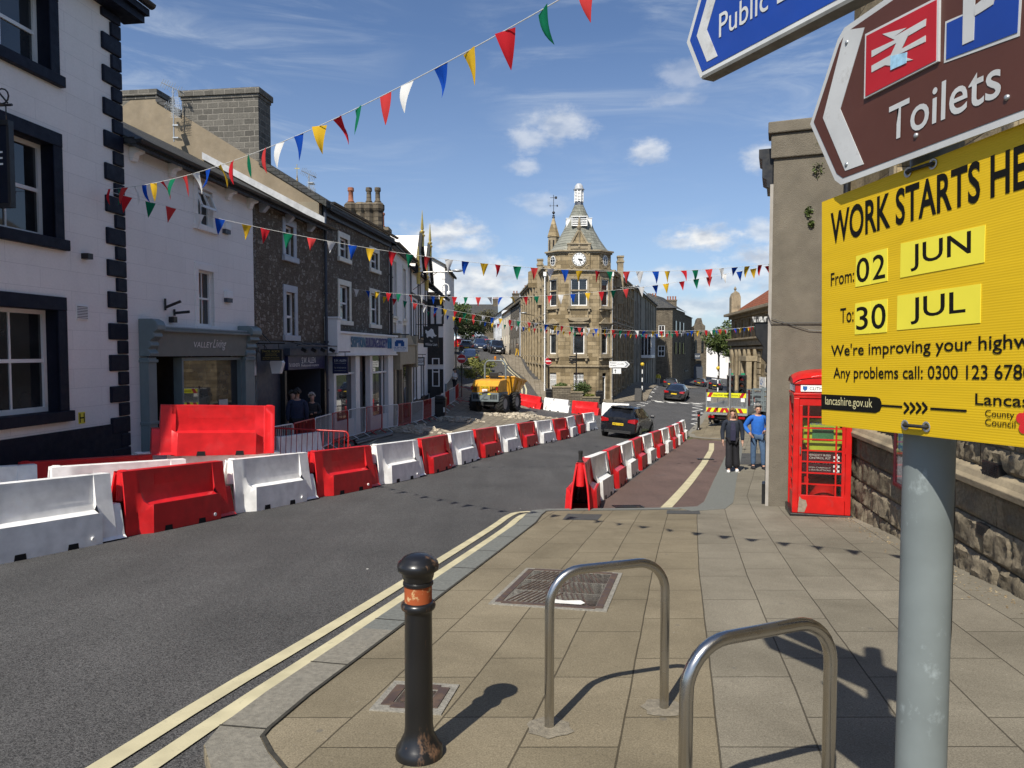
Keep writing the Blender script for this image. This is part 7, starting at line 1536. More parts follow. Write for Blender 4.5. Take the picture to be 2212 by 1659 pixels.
# rubble, pipes
M['rub'] = mat('broken_stone', (.42, .365, .28), .95, .4, 9, .6, 40, dirt=.4); M['soil'] = mat('dug_soil', (.16, .135, .1), 1, .35, 6, .8, 30)
def stones(name, label, cx, cy, rx, ry, n, seed, hmax):
    r_ = random.Random(seed); mb = MB(); nn = 16
    X = [(cx+rx*1.15*math.cos(2*math.pi*k/nn)*r_.uniform(.8, 1.2), cy+ry*1.15*math.sin(2*math.pi*k/nn)*r_.uniform(.8, 1.2)) for k in range(nn)]; c = gp(cx, cy, PAVE+hmax*.45); pts = [tuple(gp(x, y, PAVE+.003)) for x, y in X]+[tuple(gp(cx+(x-cx)*.55, cy+(y-cy)*.55, PAVE+hmax*r_.uniform(.2, .45))) for x, y in X]+[tuple(c)]
    mb.add(pts, [(k, (k+1) % nn, nn+(k+1) % nn, nn+k) for k in range(nn)]+[(nn+k, nn+(k+1) % nn, 2*nn) for k in range(nn)]); mb.cm = 1
    for _ in range(n):
        a, q = r_.uniform(0, 6.28), math.sqrt(r_.random()); x, y = cx+rx*q*math.cos(a), cy+ry*q*math.sin(a); s_ = r_.uniform(.04, .17)*(1.25-q*.5); z = G(x, y)+PAVE+hmax*.5*max(0, 1-q*1.2)+s_*.3
        mb.M = Matrix.Translation((x, y, z)) @ Matrix.Rotation(r_.uniform(0, 6), 4, 'Z') @ Matrix.Rotation(r_.uniform(-.6, .6), 4, 'X'); v = [(sx*s_*r_.uniform(.6, 1.2), sy*s_*r_.uniform(.5, .9), sz*s_*r_.uniform(.25, .6)) for sz in (-1, 1) for sy in (-1, 1) for sx in (-1, 1)]
        mb.add(v, [(0, 2, 3, 1), (4, 5, 7, 6), (0, 1, 5, 4), (1, 3, 7, 5), (3, 2, 6, 7), (2, 0, 4, 6)])
    mb.M = Matrix(); tag(mb.build(name, [M['soil'], M['rub']]), label, 'rubble', None, 'stuff')
a = gat(905, 938, 15, 40); stones('rubble_heap', 'heap of broken paving stones on the dug pavement', a.x, a.y, 1.5, 1.0, 170, 3, .4); a = gat(1125, 906, 20, 50); stones('rubble_heap', 'long spread of broken stone in front of the yellow dumper', a.x, a.y+.4, 2.6, 1.3, 260, 4, .3); a = gat(930, 912, 20, 45); stones('rubble_heap', 'small heap of grey cobbles beside the large bin', a.x+1.2, a.y+1, 1.4, 1.2, 120, 5, .2)
for i, (p0, p1) in enumerate((((745, 955), (812, 931)), ((768, 959), (850, 937)), ((765, 954), (880, 928)))):
    a, c = gat(*p0, 12, 40, PAVE+.05), gat(*p1, 12, 40, PAVE+.05); t = thing('plastic_pipe', ['dark drain pipe lying foremost beside the rubble', 'dark drain pipe lying in the middle of three', 'longest dark drain pipe running into the rubble'][i], 'pipe', a, 0, 'pipes beside the rubble'); mb = MB(); d = c-a
    if d.length > 4: d = d.normalized()*4
    mb.tube([(0, 0, 0), tuple(d)], .055, 12, cap=False); mb.tube([tuple(d*.001), tuple(d*.99)], .045, 12, cap=False); mb.build('pipe', mat('dark_grey_plastic', (.05, .055, .06), .5, .2, 6), t, smooth=60)
r_ = random.Random(77); mb = MB()
for _ in range(420):
    q = r_.random(); x, y = (5.5-.2*(11-8*q)*0-.19*(3+0*q), 0) if False else (5.56-.194*(11.6-(11.3-6.5*q))-abs(r_.gauss(0, .16))-.1, 11.3-6.5*q)
    if r_.random() < .25: x, y = 5.35+r_.gauss(0, .14), 10.95+r_.gauss(0, .12)
    s_ = r_.uniform(.006, .022); z = G(x, y)+PAVE+.004; a = r_.uniform(0, 6.3); u = Vector((math.cos(a), math.sin(a), r_.uniform(-.2, .4)))*s_; v = Vector((-math.sin(a), math.cos(a), r_.uniform(0, .3)))*s_*.6; c = Vector((x, y, z)); mb.quad(tuple(c-u), tuple(c-v), tuple(c+u), tuple(c+v))
tag(mb.build('fallen_leaves', leafmat('dry_leaves', (.20, .13, .06), (.36, .30, .2))), 'dry leaves and grit gathered at the foot of the stone wall', 'leaves', None, 'stuff')
r_ = random.Random(78); mb = MB()
for _ in range(6):
    x, y = r_.uniform(-4, 1), r_.uniform(4, 24); x = -3.2+.42*(y-4)*.35+r_.uniform(-2.2, 2.2); s_ = r_.uniform(.006, .02); z = G(x, y)+.006; mb.quad(*[(x+s_*math.cos(k*1.57+_), y+s_*math.sin(k*1.57+_), z) for k in range(4)])
tag(mb.build('road_grit', M['card']), 'pale specks of grit scattered on the road', 'grit', None, 'stuff')
# ---------------------------------------------------------------- bunting
def flagcloth(name, c):
    m, n, b = newmat(name); nt = m.node_tree; b.inputs['Base Color'].default_value = col_of(c); b.inputs['Roughness'].default_value = .8; b.inputs['Specular IOR Level'].default_value = .1
    tc = n.new('ShaderNodeTexCoord').outputs['Object']; bp = n.new('ShaderNodeBump'); bp.inputs['Strength'].default_value = .3; bp.inputs['Distance'].default_value = .01; n.link(n.noise(n.scale(tc, (1, 1, .5)), 22, 3), bp.inputs['Height']); n.link(bp.outputs[0], b.inputs['Normal'])
    tr = n.new('ShaderNodeBsdfTranslucent'); tr.inputs[0].default_value = col_of(c); mx = n.new('ShaderNodeMixShader'); mx.inputs[0].default_value = .35; n.link(b.outputs[0], mx.inputs[1]); n.link(tr.outputs[0], mx.inputs[2]); n.link(mx.outputs[0], nt.nodes['Material Output'].inputs[0]); return m
FC = [flagcloth('bunting_'+n_, c) for n_, c in (('red', (.55, .02, .03)), ('green', (.008, .17, .085)), ('red_bright', (.58, .05, .05)), ('white', (.75, .75, .73)), ('blue', (.008, .07, .42)), ('yellow', (.72, .45, .03)))]
FL_ = {}
def flag_mesh(ci, v):
    if (ci, v) in FL_: return FL_[ci, v]
    r_ = random.Random(v*7+1); n = 6; vs = []; fs = []; w, h = .092, .30; cu, tw = r_.uniform(-.05, .05), r_.uniform(-.5, .5)
    for i in range(n+1):
        q = i/n; hw = w*(1-q)+.002
        for j in range(5): u = (j-2)/2; x = u*hw; vs.append((x, cu*math.sin(q*2.6)+.02*math.sin(3*u+v)*q*(1-q)*3+tw*x*q, -q*h))
    fs = [(i*5+j, i*5+j+1, (i+1)*5+j+1, (i+1)*5+j) for i in range(n) for j in range(4)]; me = bpy.data.meshes.new('flag'); me.from_pydata(vs, [], fs); me.materials.append(FC[ci]); me.polygons.foreach_set('use_smooth', [True]*len(fs)); FL_[ci, v] = me; return me
M['cord'] = mat('white_cord', (.6, .6, .57), .8, .1, 30)
def bunting(label, P0, P1, sag, start, seed, fz=None, gap=.415, k0=0.):
    P0, P1 = Vector(P0), Vector(P1); L = (P1-P0).length; r_ = random.Random(seed); t = thing('bunting', label, 'bunting', P0, 0, 'strings of triangular flags across the street')
    f = lambda q: (P1-P0)*q+Vector((0, 0, (fz(q) if fz else -4*sag*q*(1-q)))); mb = MB(); mb.tube([f(i/40) for i in range(41)], .0045 if L < 20 else .006, 5); mb.build('cord', M['cord'], t); n = int(L/gap); rz = math.atan2(P1.y-P0.y, P1.x-P0.x)
    for i in range(n):
        q = (i+.6+k0+r_.uniform(-.12, .12))/n
        if q > .995: break
        ci = (start+i) % 6; o = bpy.data.objects.new('flag', flag_mesh(ci, r_.randrange(7))); COL.objects.link(o); o.parent = t; p = f(q); tg = f(min(1, q+.004))-f(q-.004); o.location = p; o.rotation_euler = (r_.gauss(.1, .22), -math.atan2(tg.z, math.hypot(tg.x, tg.y)), rz+r_.gauss(0, .24)); s_ = r_.uniform(.95, 1.06); o.scale = (s_, 1, s_)
Z0 = 4.67
def fz1(q): tt = q*1.5; return 4.67-1.668*tt+1.436*tt*tt-Z0-(5.40-Z0)*q
bunting('nearest string of flags, sweeping up over the road to the upper right', (-7.52, 13.1, Z0), (4.88, 1.25, 5.40), 0, 0, 1, fz1)
bunting('string of flags from the navy quoins across the lane past the clock', (-7.5, 13.15, Z0-.03), (7.25, 19.3, 4.1), .72, 0, 2)
bunting('string of flags from the building society rising to the rendered gable', (-5.88, 25.7, 3.98), (7.85, 21.0, 4.28), .6, 3, 3)
bunting('lower string of flags from the building society across the square', (-5.45, 28.9, 4.0), (13.55, 35.6, 3.1), .82, 5, 4)
bunting('farthest string of flags from the timbered pub to the bank', (-5.3, 42.3, 4.15), (20.2, 52.5, 3.95), 1.15, 1, 5)
# ---------------------------------------------------------------- vehicles
def paint(name, c): return mat(name, c, .28, .06, 3, coat=.6, spec=.4)
M['tyre'] = M['rubber']; M['alloy'] = mat('alloy_wheel', (.30, .30, .31), .3, .1, 10, metal=.9); M['taill'] = mat('red_tail_lamp', (.35, .008, .01), .12, .2, 30, coat=1); M['headl'] = mat('clear_headlamp', (.5, .52, .54), .08, .3, 20, coat=1)
M['plate_y'] = mat('yellow_number_plate', (.72, .50, .02), .4, .05, 5); M['trim'] = mat('black_plastic_trim', (.016, .016, .017), .55, .15, 20); M['cglass'] = glass('car_glass', (.008, .009, .010), .02)
KINDS_ = {'hatch': dict(L=4.3, W=1.78, st=[(-1, .72, .36, .80, .80, 0), (-.985, .93, .27, .93, .96, 0), (-.93, .985, .23, .99, 1.04, .80), (-.74, 1, .22, 1.0, 1.40, .66), (-.45, 1, .22, .98, 1.46, .68), (0, 1, .22, .96, 1.46, .68), (.17, 1, .22, .95, 1.40, .66), (.49, 1, .22, .92, .97, .80), (.8, .98, .22, .80, .84, 0), (.95, .90, .24, .68, .72, 0), (1, .72, .3, .58, .60, 0)]),
  'saloon': dict(L=4.85, W=1.88, st=[(-1, .72, .36, .84, .85, 0), (-.985, .93, .27, .97, 1.0, 0), (-.80, .985, .23, 1.02, 1.06, .80), (-.48, 1, .22, 1.0, 1.38, .64), (-.2, 1, .22, .98, 1.45, .66), (.0, 1, .22, .96, 1.45, .67), (.12, 1, .22, .95, 1.40, .66), (.45, 1, .22, .92, .97, .80), (.8, .98, .22, .80, .84, 0), (.95, .90, .24, .68, .72, 0), (1, .72, .3, .58, .60, 0)]),
  'suv': dict(L=4.3, W=1.82, st=[(-1, .78, .40, .95, .95, 0), (-.985, .95, .32, 1.02, 1.05, 0), (-.94, 1, .30, 1.06, 1.12, .84), (-.84, 1, .30, 1.05, 1.58, .72), (-.45, 1, .30, 1.03, 1.66, .74), (0, 1, .30, 1.02, 1.66, .74), (.12, 1, .30, 1.0, 1.60, .72), (.42, 1, .30, .98, 1.05, .84), (.82, 1, .30, .92, .96, 0), (.96, .95, .32, .82, .85, 0), (1, .82, .38, .7, .72, 0)])}
def car(name, label, p, rz, kind, pm, grp=None, plate=None, detail=True, scale=1., cat='car'):
    K = KINDS_[kind]; L, Wd = K['L']/2, K['W']/2; t = thing(name, label, cat, p, rz, grp); t.scale = (scale,)*3; rings = []
    for y, w, zs, zb, zt, wt in K['st']:
        w *= Wd; wt = wt*Wd if wt else w*.80
        rings.append([(w*.84, y*L, zs), (w*.97, y*L, zs+.10), (w*1.0, y*L, (zs+zb)/2+.05), (w*.985, y*L, zb-.06), (w*.93, y*L, zb), (wt, y*L, zt-.035), (wt*.86, y*L, zt), (0, y*L, zt+.025)])
    pts = []; k = 15
    for r_ in rings: pts += [(-x, y, z) for x, y, z in r_]+r_[-2::-1]
    fs = [(i*k+q, i*k+q+1, (i+1)*k+q+1, (i+1)*k+q) for i in range(len(rings)-1) for q in range(k-1)]+[tuple(range(k)), tuple((len(rings)-1)*k+q for q in range(k))]
    mb = MB(); mb.add(pts, fs); mb.quad(*[(s_*Wd*.8, y_*L*.97, .3) for s_, y_ in ((-1, -1), (1, -1), (1, 1), (-1, 1))]); mb.build('body', pm, t, smooth=32)
    up = lambda r_, a, b_=.0: None
    def lerp(a, b_, q): return tuple(a[i]+(b_[i]-a[i])*q for i in range(3))
    cab = [i for i, s_ in enumerate(K['st']) if s_[5]]
    def gquad(A, B_, C, D_, off, ins=.08, name='window'):
        A, B_, C, D_ = (Vector(v) for v in (A, B_, C, D_)); n_ = (B_-A).cross(D_-A).normalized(); c = (A+B_+C+D_)/4
        if n_.dot(Vector((c.x, c.y, c.z-.9))) < 0: n_ = -n_
        q = [v+(c-v)*ins+n_*off for v in (A, B_, C, D_)]; return q
    r0, r1 = rings[cab[0]], rings[cab[1]]; f0, f1 = rings[cab[-2]], rings[cab[-1]]; neg = lambda v: (-v[0], v[1], v[2])
    mb = MB(); mb.quad(*gquad(neg(r0[5]), r0[5], r1[5], neg(r1[5]), .028)); mb.build('rear_window', M['cglass'], t)
    mb = MB(); mb.quad(*gquad(neg(f1[5]), f1[5], f0[5], neg(f0[5]), .028, .06)); mb.build('windscreen', M['cglass'], t)
    for s_ in (-1, 1):
        mb = MB(); idx = cab[1:-1]
        for i, j in zip([cab[0]]+idx, idx+[cab[-1]]):
            a, b2 = rings[i], rings[j]; A, D_ = a[4], a[5]; B_, C = b2[4], b2[5]
            if i == cab[0]: A, D_ = lerp(a[4], b2[4], .45), lerp(a[5], b2[5], .55)
            if j == cab[-1]: B_, C = lerp(a[4], b2[4], .62), lerp(a[5], b2[5], .5)
            q = gquad(*[(v[0]*s_, v[1], v[2]) for v in (A, B_, C, D_)], .012, .07); mb.quad(*q)
        mb.build('side_window', M['cglass'], t)
        if detail:
            mb = MB(); mb.cbox((s_*(Wd+.10), L*.36, 1.0), (.2, .1, .13)); mb.build('wing_mirror', pm, t, bevel=.03)
    wr = .33 if kind != 'suv' else .36
    for sx in (-1, 1):
        for y in (-.62*L, .63*L):
            o_ = Matrix.Translation((sx*(Wd-.09), y, wr)) @ Matrix.Rotation(R(90), 4, 'Y'); mb = MB(); mb.M = o_; mb.lathe([(wr*.62, -.1), (wr*.95, -.11), (wr, -.08), (wr, .08), (wr*.95, .11), (wr*.62, .1)], n=20, cap=True); w = mb.build('wheel', M['tyre'], t, smooth=40)
            if detail:
                mb = MB(); mb.M = o_; mb.lathe([(wr*.64, .112*sx), (wr*.58, .115*sx), (wr*.1, .10*sx)], n=20)
                for q in range(5): a = R(72*q); mb.cbox((wr*.36*math.cos(a), wr*.36*math.sin(a), .112*sx), (wr*.5, .06, .015), a)
                mb.build('rim', M['alloy'], w)
            mb = MB(); mb.M = o_; mb.lathe([(wr*1.16, -.08*sx), (wr*1.16, .086*sx), (wr*1.0, .088*sx)], n=20); mb.build('wheel_arch', M['trim'], t)
    st0, st1 = K['st'][1], K['st'][-2]; zl = st0[3]
    for s_ in (-1, 1):
        mb = MB(); mb.add([(s_*Wd*.50, -L*.992, zl-.16), (s_*Wd*.90, -L*.985, zl-.20), (s_*Wd*1.0, -L*.90, zl-.10), (s_*Wd*.995, -L*.90, zl+.0), (s_*Wd*.88, -L*.975, zl+.02), (s_*Wd*.52, -L*.985, zl-.04)]+[(s_*Wd*.50, -L*.9, zl-.16), (s_*Wd*.86, -L*.9, zl-.2), (s_*Wd*.9, -L*.86, zl-.1), (s_*Wd*.9, -L*.86, zl), (s_*Wd*.86, -L*.9, zl+.02), (s_*Wd*.52, -L*.9, zl-.04)], [(0, 1, 4, 5), (1, 2, 3, 4)]+[(i, (i+1) % 6, 6+(i+1) % 6, 6+i) for i in range(6)]); mb.M = Matrix(); o_ = mb.build('tail_lamp', M['taill'], t); o_.location.y = -.055; o_.location.x = s_*.012
        zf = st1[3]; mb = MB(); mb.add([(s_*Wd*.45, L*.995, zf-.16), (s_*Wd*.86, L*.955, zf-.14), (s_*Wd*.95, L*.85, zf-.02), (s_*Wd*.88, L*.86, zf+.08), (s_*Wd*.5, L*.965, zf+.0)]+[(s_*Wd*.45, L*.9, zf-.16), (s_*Wd*.8, L*.88, zf-.14), (s_*Wd*.9, L*.8, zf-.02), (s_*Wd*.85, L*.8, zf+.06), (s_*Wd*.5, L*.9, zf)], [(0, 1, 2, 3, 4)]+[(i, (i+1) % 5, 5+(i+1) % 5, 5+i) for i in range(5)]); o_ = mb.build('headlamp', M['headl'], t); o_.location.y = .045
    if detail:
        mb = MB(); mb.box(-Wd*.72, -L*1.005, .24, Wd*.72, -L*.97, .36); mb.box(-Wd*.6, -L*1.012, .25, Wd*.6, -L*1.006, .28); mb.build('rear_bumper_trim', M['trim'], t, bevel=.02); mb = MB(); mb.box(-Wd*.7, L*.97, .25, Wd*.7, L*1.008, .4); mb.box(-Wd*.42, L*.985, .46, Wd*.42, L*1.006, .62); mb.build('grille', M['trim'], t, bevel=.02)
        mb = MB(); mb.box(-.26, L*1.012, .40, .26, L*1.02, .5); mb.build('front_plate', M['white'], t)
        pl = MB(); zp = .66 if kind != 'saloon' else .72; yp = -L*1.004-.01; pl.box(-.26, yp-.012, zp-.055, .26, yp, zp+.055); pl = pl.build('number_plate', M['plate_y'], t)
        if plate: text(plate, .47, .075, Matrix.Translation((-.235, yp-.0135, zp-.037)) @ Matrix.Rotation(R(90), 4, 'X'), M['ink'], 'lettering', pl, 0, bold=.015)
        if kind == 'hatch': mb = MB(); mb.prism([(-L*.80, 1.41), (-L*.66, 1.45), (-L*.62, 1.475), (-L*.82, 1.435)], 'x', -Wd*.6, Wd*.6); mb.build('roof_spoiler', pm, t)
    return t
PB = paint('black_car_paint', (.008, .009, .012)); PG = paint('dark_grey_car_paint', (.035, .038, .042)); PR_ = paint('red_car_paint', (.45, .01, .012)); PW_ = paint('white_car_paint', (.72, .73, .74)); PS = paint('silver_car_paint', (.32, .35, .38)); PN = paint('navy_car_paint', (.015, .025, .055)); PL = paint('light_blue_car_paint', (.2, .29, .34))
def cpos(px, y, dz=.012): x = (px-CXP)/FPX*y; return (x, y, G(x, y)+dz)
def slope_rot(t, head, dist=1.3):
    """sit a vehicle on the slope, facing azimuth head"""
    p = t.location.copy(); u = Vector((math.sin(R(head)), math.cos(R(head)))); v = Vector((u.y, -u.x)); a, b_ = gp(p.x-u.x*dist, p.y-u.y*dist), gp(p.x+u.x*dist, p.y+u.y*dist); c, d = gp(p.x-v.x*.8, p.y-v.y*.8), gp(p.x+v.x*.8, p.y+v.y*.8)
    Yv = (b_-a).normalized(); X = (d-c).normalized(); X = (X-Yv*X.dot(Yv)).normalized(); Z = X.cross(Yv); s_ = t.scale.x; t.matrix_world = Matrix(((X.x*s_, Yv.x*s_, Z.x*s_, p.x), (X.y*s_, Yv.y*s_, Z.y*s_, p.y), (X.z*s_, Yv.z*s_, Z.z*s_, (a.z+b_.z)/2+.012), (0, 0, 0, 1)))
    return t
c = car('black_hatchback', 'glossy black hatchback driving away between the two barrier rows', cpos(1357, 34.6), 0, 'hatch', PB, None, 'NG11 LUN', scale=1.0); slope_rot(c, 23)
c = car('black_saloon', 'black saloon driving away over the zebra crossing', cpos(1462, 66), 0, 'saloon', PB); slope_rot(c, 20)
c = car('small_car', 'small dark hatchback with a pale bumper by the kerb beyond the saloon', cpos(1448, 92), 0, 'hatch', PG, scale=.97); slope_rot(c, 17)
c = car('grey_hatchback', 'dark grey hatchback far down the lower street', cpos(1513, 128), 0, 'hatch', PG); slope_rot(c, 24)
c = car('black_offroader', 'boxy black off road car parked on the right far down the street', cpos(1546, 122), 0, 'suv', PB, scale=1.12); slope_rot(c, 22)
HG = 'cars on the hill street'
for px, y, h, kind, pm, nm, lab in ((1072, 89, 172, 'suv', PB, 'black_suv', 'black sports utility car foremost in the right hand row on the hill'), (1035, 95, 174, 'suv', PN, 'dark_suv', 'dark sports utility car driving down the middle of the hill'), (1066, 97, 172, 'suv', PG, 'dark_estate', 'dark car parked right behind the black one on the hill'), (1058, 104, 172, 'suv', PB, 'black_van', 'tall black people carrier in the right hand row on the hill'), (1051, 113, 172, 'hatch', PR_, 'red_hatchback', 'red car far up the right hand row on the hill'), (1044, 122, 172, 'hatch', PG, 'grey_hatchback', 'dark grey car beyond the red one on the right of the hill'), (1035, 134, 174, 'hatch', PS, 'silver_hatchback', 'silver car near the top of the right hand row'), (1024, 146, 174, 'hatch', PS, 'silver_hatchback', 'farthest silver car at the top of the right hand row'),
  (1010, 158, 175, 'suv', PW_, 'white_suv', 'white sports utility car coming over the top of the hill'), (1014.5, 80, -5, 'saloon', PN, 'navy_saloon', 'navy saloon nearest on the left of the hill behind the dumper'), (1007, 89, -5, 'hatch', PG, 'dark_hatchback', 'dark hatchback parked second on the left of the hill'), (992, 99, -5, 'hatch', PR_, 'red_hatchback', 'red hatchback parked on the left of the hill'), (984, 111, -5, 'hatch', PW_, 'white_hatchback', 'white car behind the red one on the left of the hill'), (979, 124, -5, 'hatch', PL, 'blue_hatchback', 'pale blue car farthest up the left of the hill'), (1022, 165, 175, 'hatch', PR_, 'red_estate', 'dark red car at the hilltop beside the white one')):
    c = car(nm, lab, cpos(px, y), 0, kind, pm, HG, detail=y < 100); slope_rot(c, h)
# ---------------------------------------------------------------- dumper
M['dyel'] = worn('dumper_yellow', (.62, .30, .022), (.28, .15, .06), .5, 4, .45, .45, .55, .7, (1, 1, .7), .08); M['dgrey'] = mat('dumper_grey', (.16, .19, .2), .5, .12, 6, dirt=.3)
def dumper():
    x, y = -1.15, 43.2; t = thing('site_dumper', 'yellow and grey site dumper with roll bar and big tyres standing on the dug pavement', 'dumper', gp(x, y, PAVE)); t.rotation_euler = (0, 0, R(-21)); t.scale = (1.03,)*3; rr = .575
    for sx in (-1, 1):
        for yy in (-.62, 1.35):
            o_ = Matrix.Translation((sx*.86, yy, rr)) @ Matrix.Rotation(R(90), 4, 'Y'); mb = MB(); mb.M = o_; mb.lathe([(.3, -.16), (.5, -.22), (rr-.04, -.2), (rr-.04, .2), (.5, .22), (.3, .16)], n=24)
            for q in range(18):
                a = R(20*q)
                for sd in (-1, 1): a2 = a+(R(10) if sd > 0 else 0); mb.M = o_ @ Matrix.Rotation(a2, 4, 'Z') @ Matrix.Translation((rr-.02, 0, sd*.11)) @ Matrix.Rotation(sd*.6, 4, 'X'); mb.box(-.05, -.04, -.13, .035, .04, .13)
            w = mb.build('wheel', M['tyre'], t); mb = MB(); mb.M = o_; mb.lathe([(.31, sx*.165), (.27, sx*.1), (.1, sx*.12)], n=18); mb.build('hub', M['dgrey'], w)
    mb = MB(); mb.box(-.86, -1.3, .72, .86, .2, 1.24); mb.box(-.6, .2, .6, .6, 2.2, .95); g = mb.build('chassis', M['dgrey'], t, bevel=.02)
    mb = MB(); mb.box(-.5, -1.1, .45, .5, 1.8, .72); mb.cbox((-.12, -1.36, .62), (.14, .12, .2)); mb.build('axle_frame', M['trim'], t)
    mb = MB(); mb.prism([(-1.3, 1.245), (-1.3, 1.66), (-.98, 1.95), (.12, 2.0), (.12, 1.245)], 'x', -.84, .84); hd = mb.build('engine_cover', M['dyel'], t, bevel=.035)
    mb = MB()
    for sx in (-1, 1):
        for q in range(4): xx = sx*(.38+.1*q); mb.box(xx-.03, -1.312, 1.3, xx+.03, -1.301, 1.6)
        for q in range(5): xx = sx*(.36+.09*q); mb.box(xx-.028, -1.312, .86, xx+.028, -1.301, 1.14)
    mb.build('grille_slots', M['dark'], hd)
    mb = MB(); mb.box(-.27, -1.325, 1.5, .27, -1.306, 1.63); pl = mb.build('number_plate', M['plate_y'], t); text('PO64 GGE', .48, .09, Matrix.Translation((-.24, -1.327, 1.52)) @ Matrix.Rotation(R(90), 4, 'X'), M['ink'], 'lettering', pl, 0, bold=.02)
    mb = MB(); mb.box(-.16, -1.325, 1.3, .16, -1.306, 1.45); lb = mb.build('label_plate', M['white'], t); mb = MB(); mb.box(-.08, -1.328, 1.33, .05, -1.326, 1.37); mb.build('label_print', M['sred'], lb)
    mb = MB()
    for xx in (-.27, .27): mb.box(xx-.09, -1.315, 1.12, xx+.09, -1.303, 1.2)
    mb.build('warning_label', M['ltyel'], t); text('TEREX', .36, .085, Matrix.Translation((-.14, -1.303, .80)) @ Matrix.Rotation(R(90), 4, 'X'), M['ink'], 'lettering', g, 0, bold=.02)
    for sx in (-1, 1): mb = MB(); mb.box(sx*.8-.06, -1.4, 1.4, sx*.8+.06, -1.31, 1.62); mb.build('tail_lamp', M['taill'], t)
    pts = [(-.68, .3, 1.2), (-.68, .3, 2.7)]+[(-.68+.3-.3*math.cos(R(a)), .3, 2.7+.38*math.sin(R(a))) for a in range(20, 91, 14)]+[(.68-.3+.3*math.cos(R(a)), .3, 2.7+.38*math.sin(R(a))) for a in range(90, -1, -15)]+[(.68, .3, 1.2)]
    mb = MB(); mb.tube(pts, .058, 10); mb.build('roll_bar', M['dgrey'], t, smooth=60); mb = MB(); mb.lathe([(.05, 3.1), (.04, 3.18), (.07, 3.2), (.07, 3.3), (.04, 3.36)], (0, .3, 0), 10); mb.build('beacon', mat('amber_beacon', (.6, .2, .01), .2, .1, 5), t)
    mb = MB(); mb.box(-.28, .1, 1.98, .28, .6, 2.1); mb.box(-.28, .05, 2.1, .28, .15, 2.4); mb.build('seat', M['trim'], t, bevel=.04); mb = MB(); mb.ring([((.0+.2*math.cos(a), 1.0+.1*math.sin(a), 2.2+.17*math.sin(a)), (math.cos(a)*.02, 0, math.sin(a)*.02), (0, .02, 0)) for a in [2*math.pi*k/16 for k in range(16)]], [(-1, -1), (1, -1), (1, 1), (-1, 1)], closed=True); mb.tube([(0, 1.3, 1.5), (0, 1.0, 2.2)], .03, 6); mb.build('steering_wheel', M['trim'], t)
    mb = MB(); b0 = [(-.7, 1.2, 1.0), (.7, 1.2, 1.0), (.75, 2.3, 1.0), (-.75, 2.3, 1.0)]; t0 = [(-1.02, .95, 2.1), (1.02, .95, 2.1), (1.1, 2.8, 1.78), (-1.1, 2.8, 1.78)]; i0 = [(-.95, 1.02, 2.08), (.95, 1.02, 2.08), (1.02, 2.72, 1.76), (-1.02, 2.72, 1.76)]; ib = [(-.6, 1.3, 1.1), (.6, 1.3, 1.1), (.6, 2.3, 1.1), (-.6, 2.3, 1.1)]
    mb.add(b0+t0+i0+ib, [(3, 2, 1, 0)]+[(i, (i+1) % 4, 4+(i+1) % 4, 4+i) for i in range(4)]+[(4+i, 4+(i+1) % 4, 8+(i+1) % 4, 8+i) for i in range(4)]+[(8+i, 8+(i+1) % 4, 12+(i+1) % 4, 12+i) for i in range(4)]+[(12, 13, 14, 15)]); sk = mb.build('skip', M['dyel'], t); mb = MB(); mb.tube(t0+[t0[0]], .05, 6); mb.build('skip_rim', M['dyel'], sk); mb = MB()
    for yy in (1.5, 2.1): mb.tube([(1.04, yy, 1.98-(yy-1)*.15), (.76, yy, 1.02)], .035, 5)
    mb.build('skip_ribs', M['dyel'], sk)
    mb = MB()
    for sx in (-1, 1): mb.tube([(sx*.55, .75, 1.2), (sx*.55, .75, 2.05), (sx*.4, .75, 2.15)], .02, 6)
    mb.build('grab_rail', M['dyel'], t)
dumper()
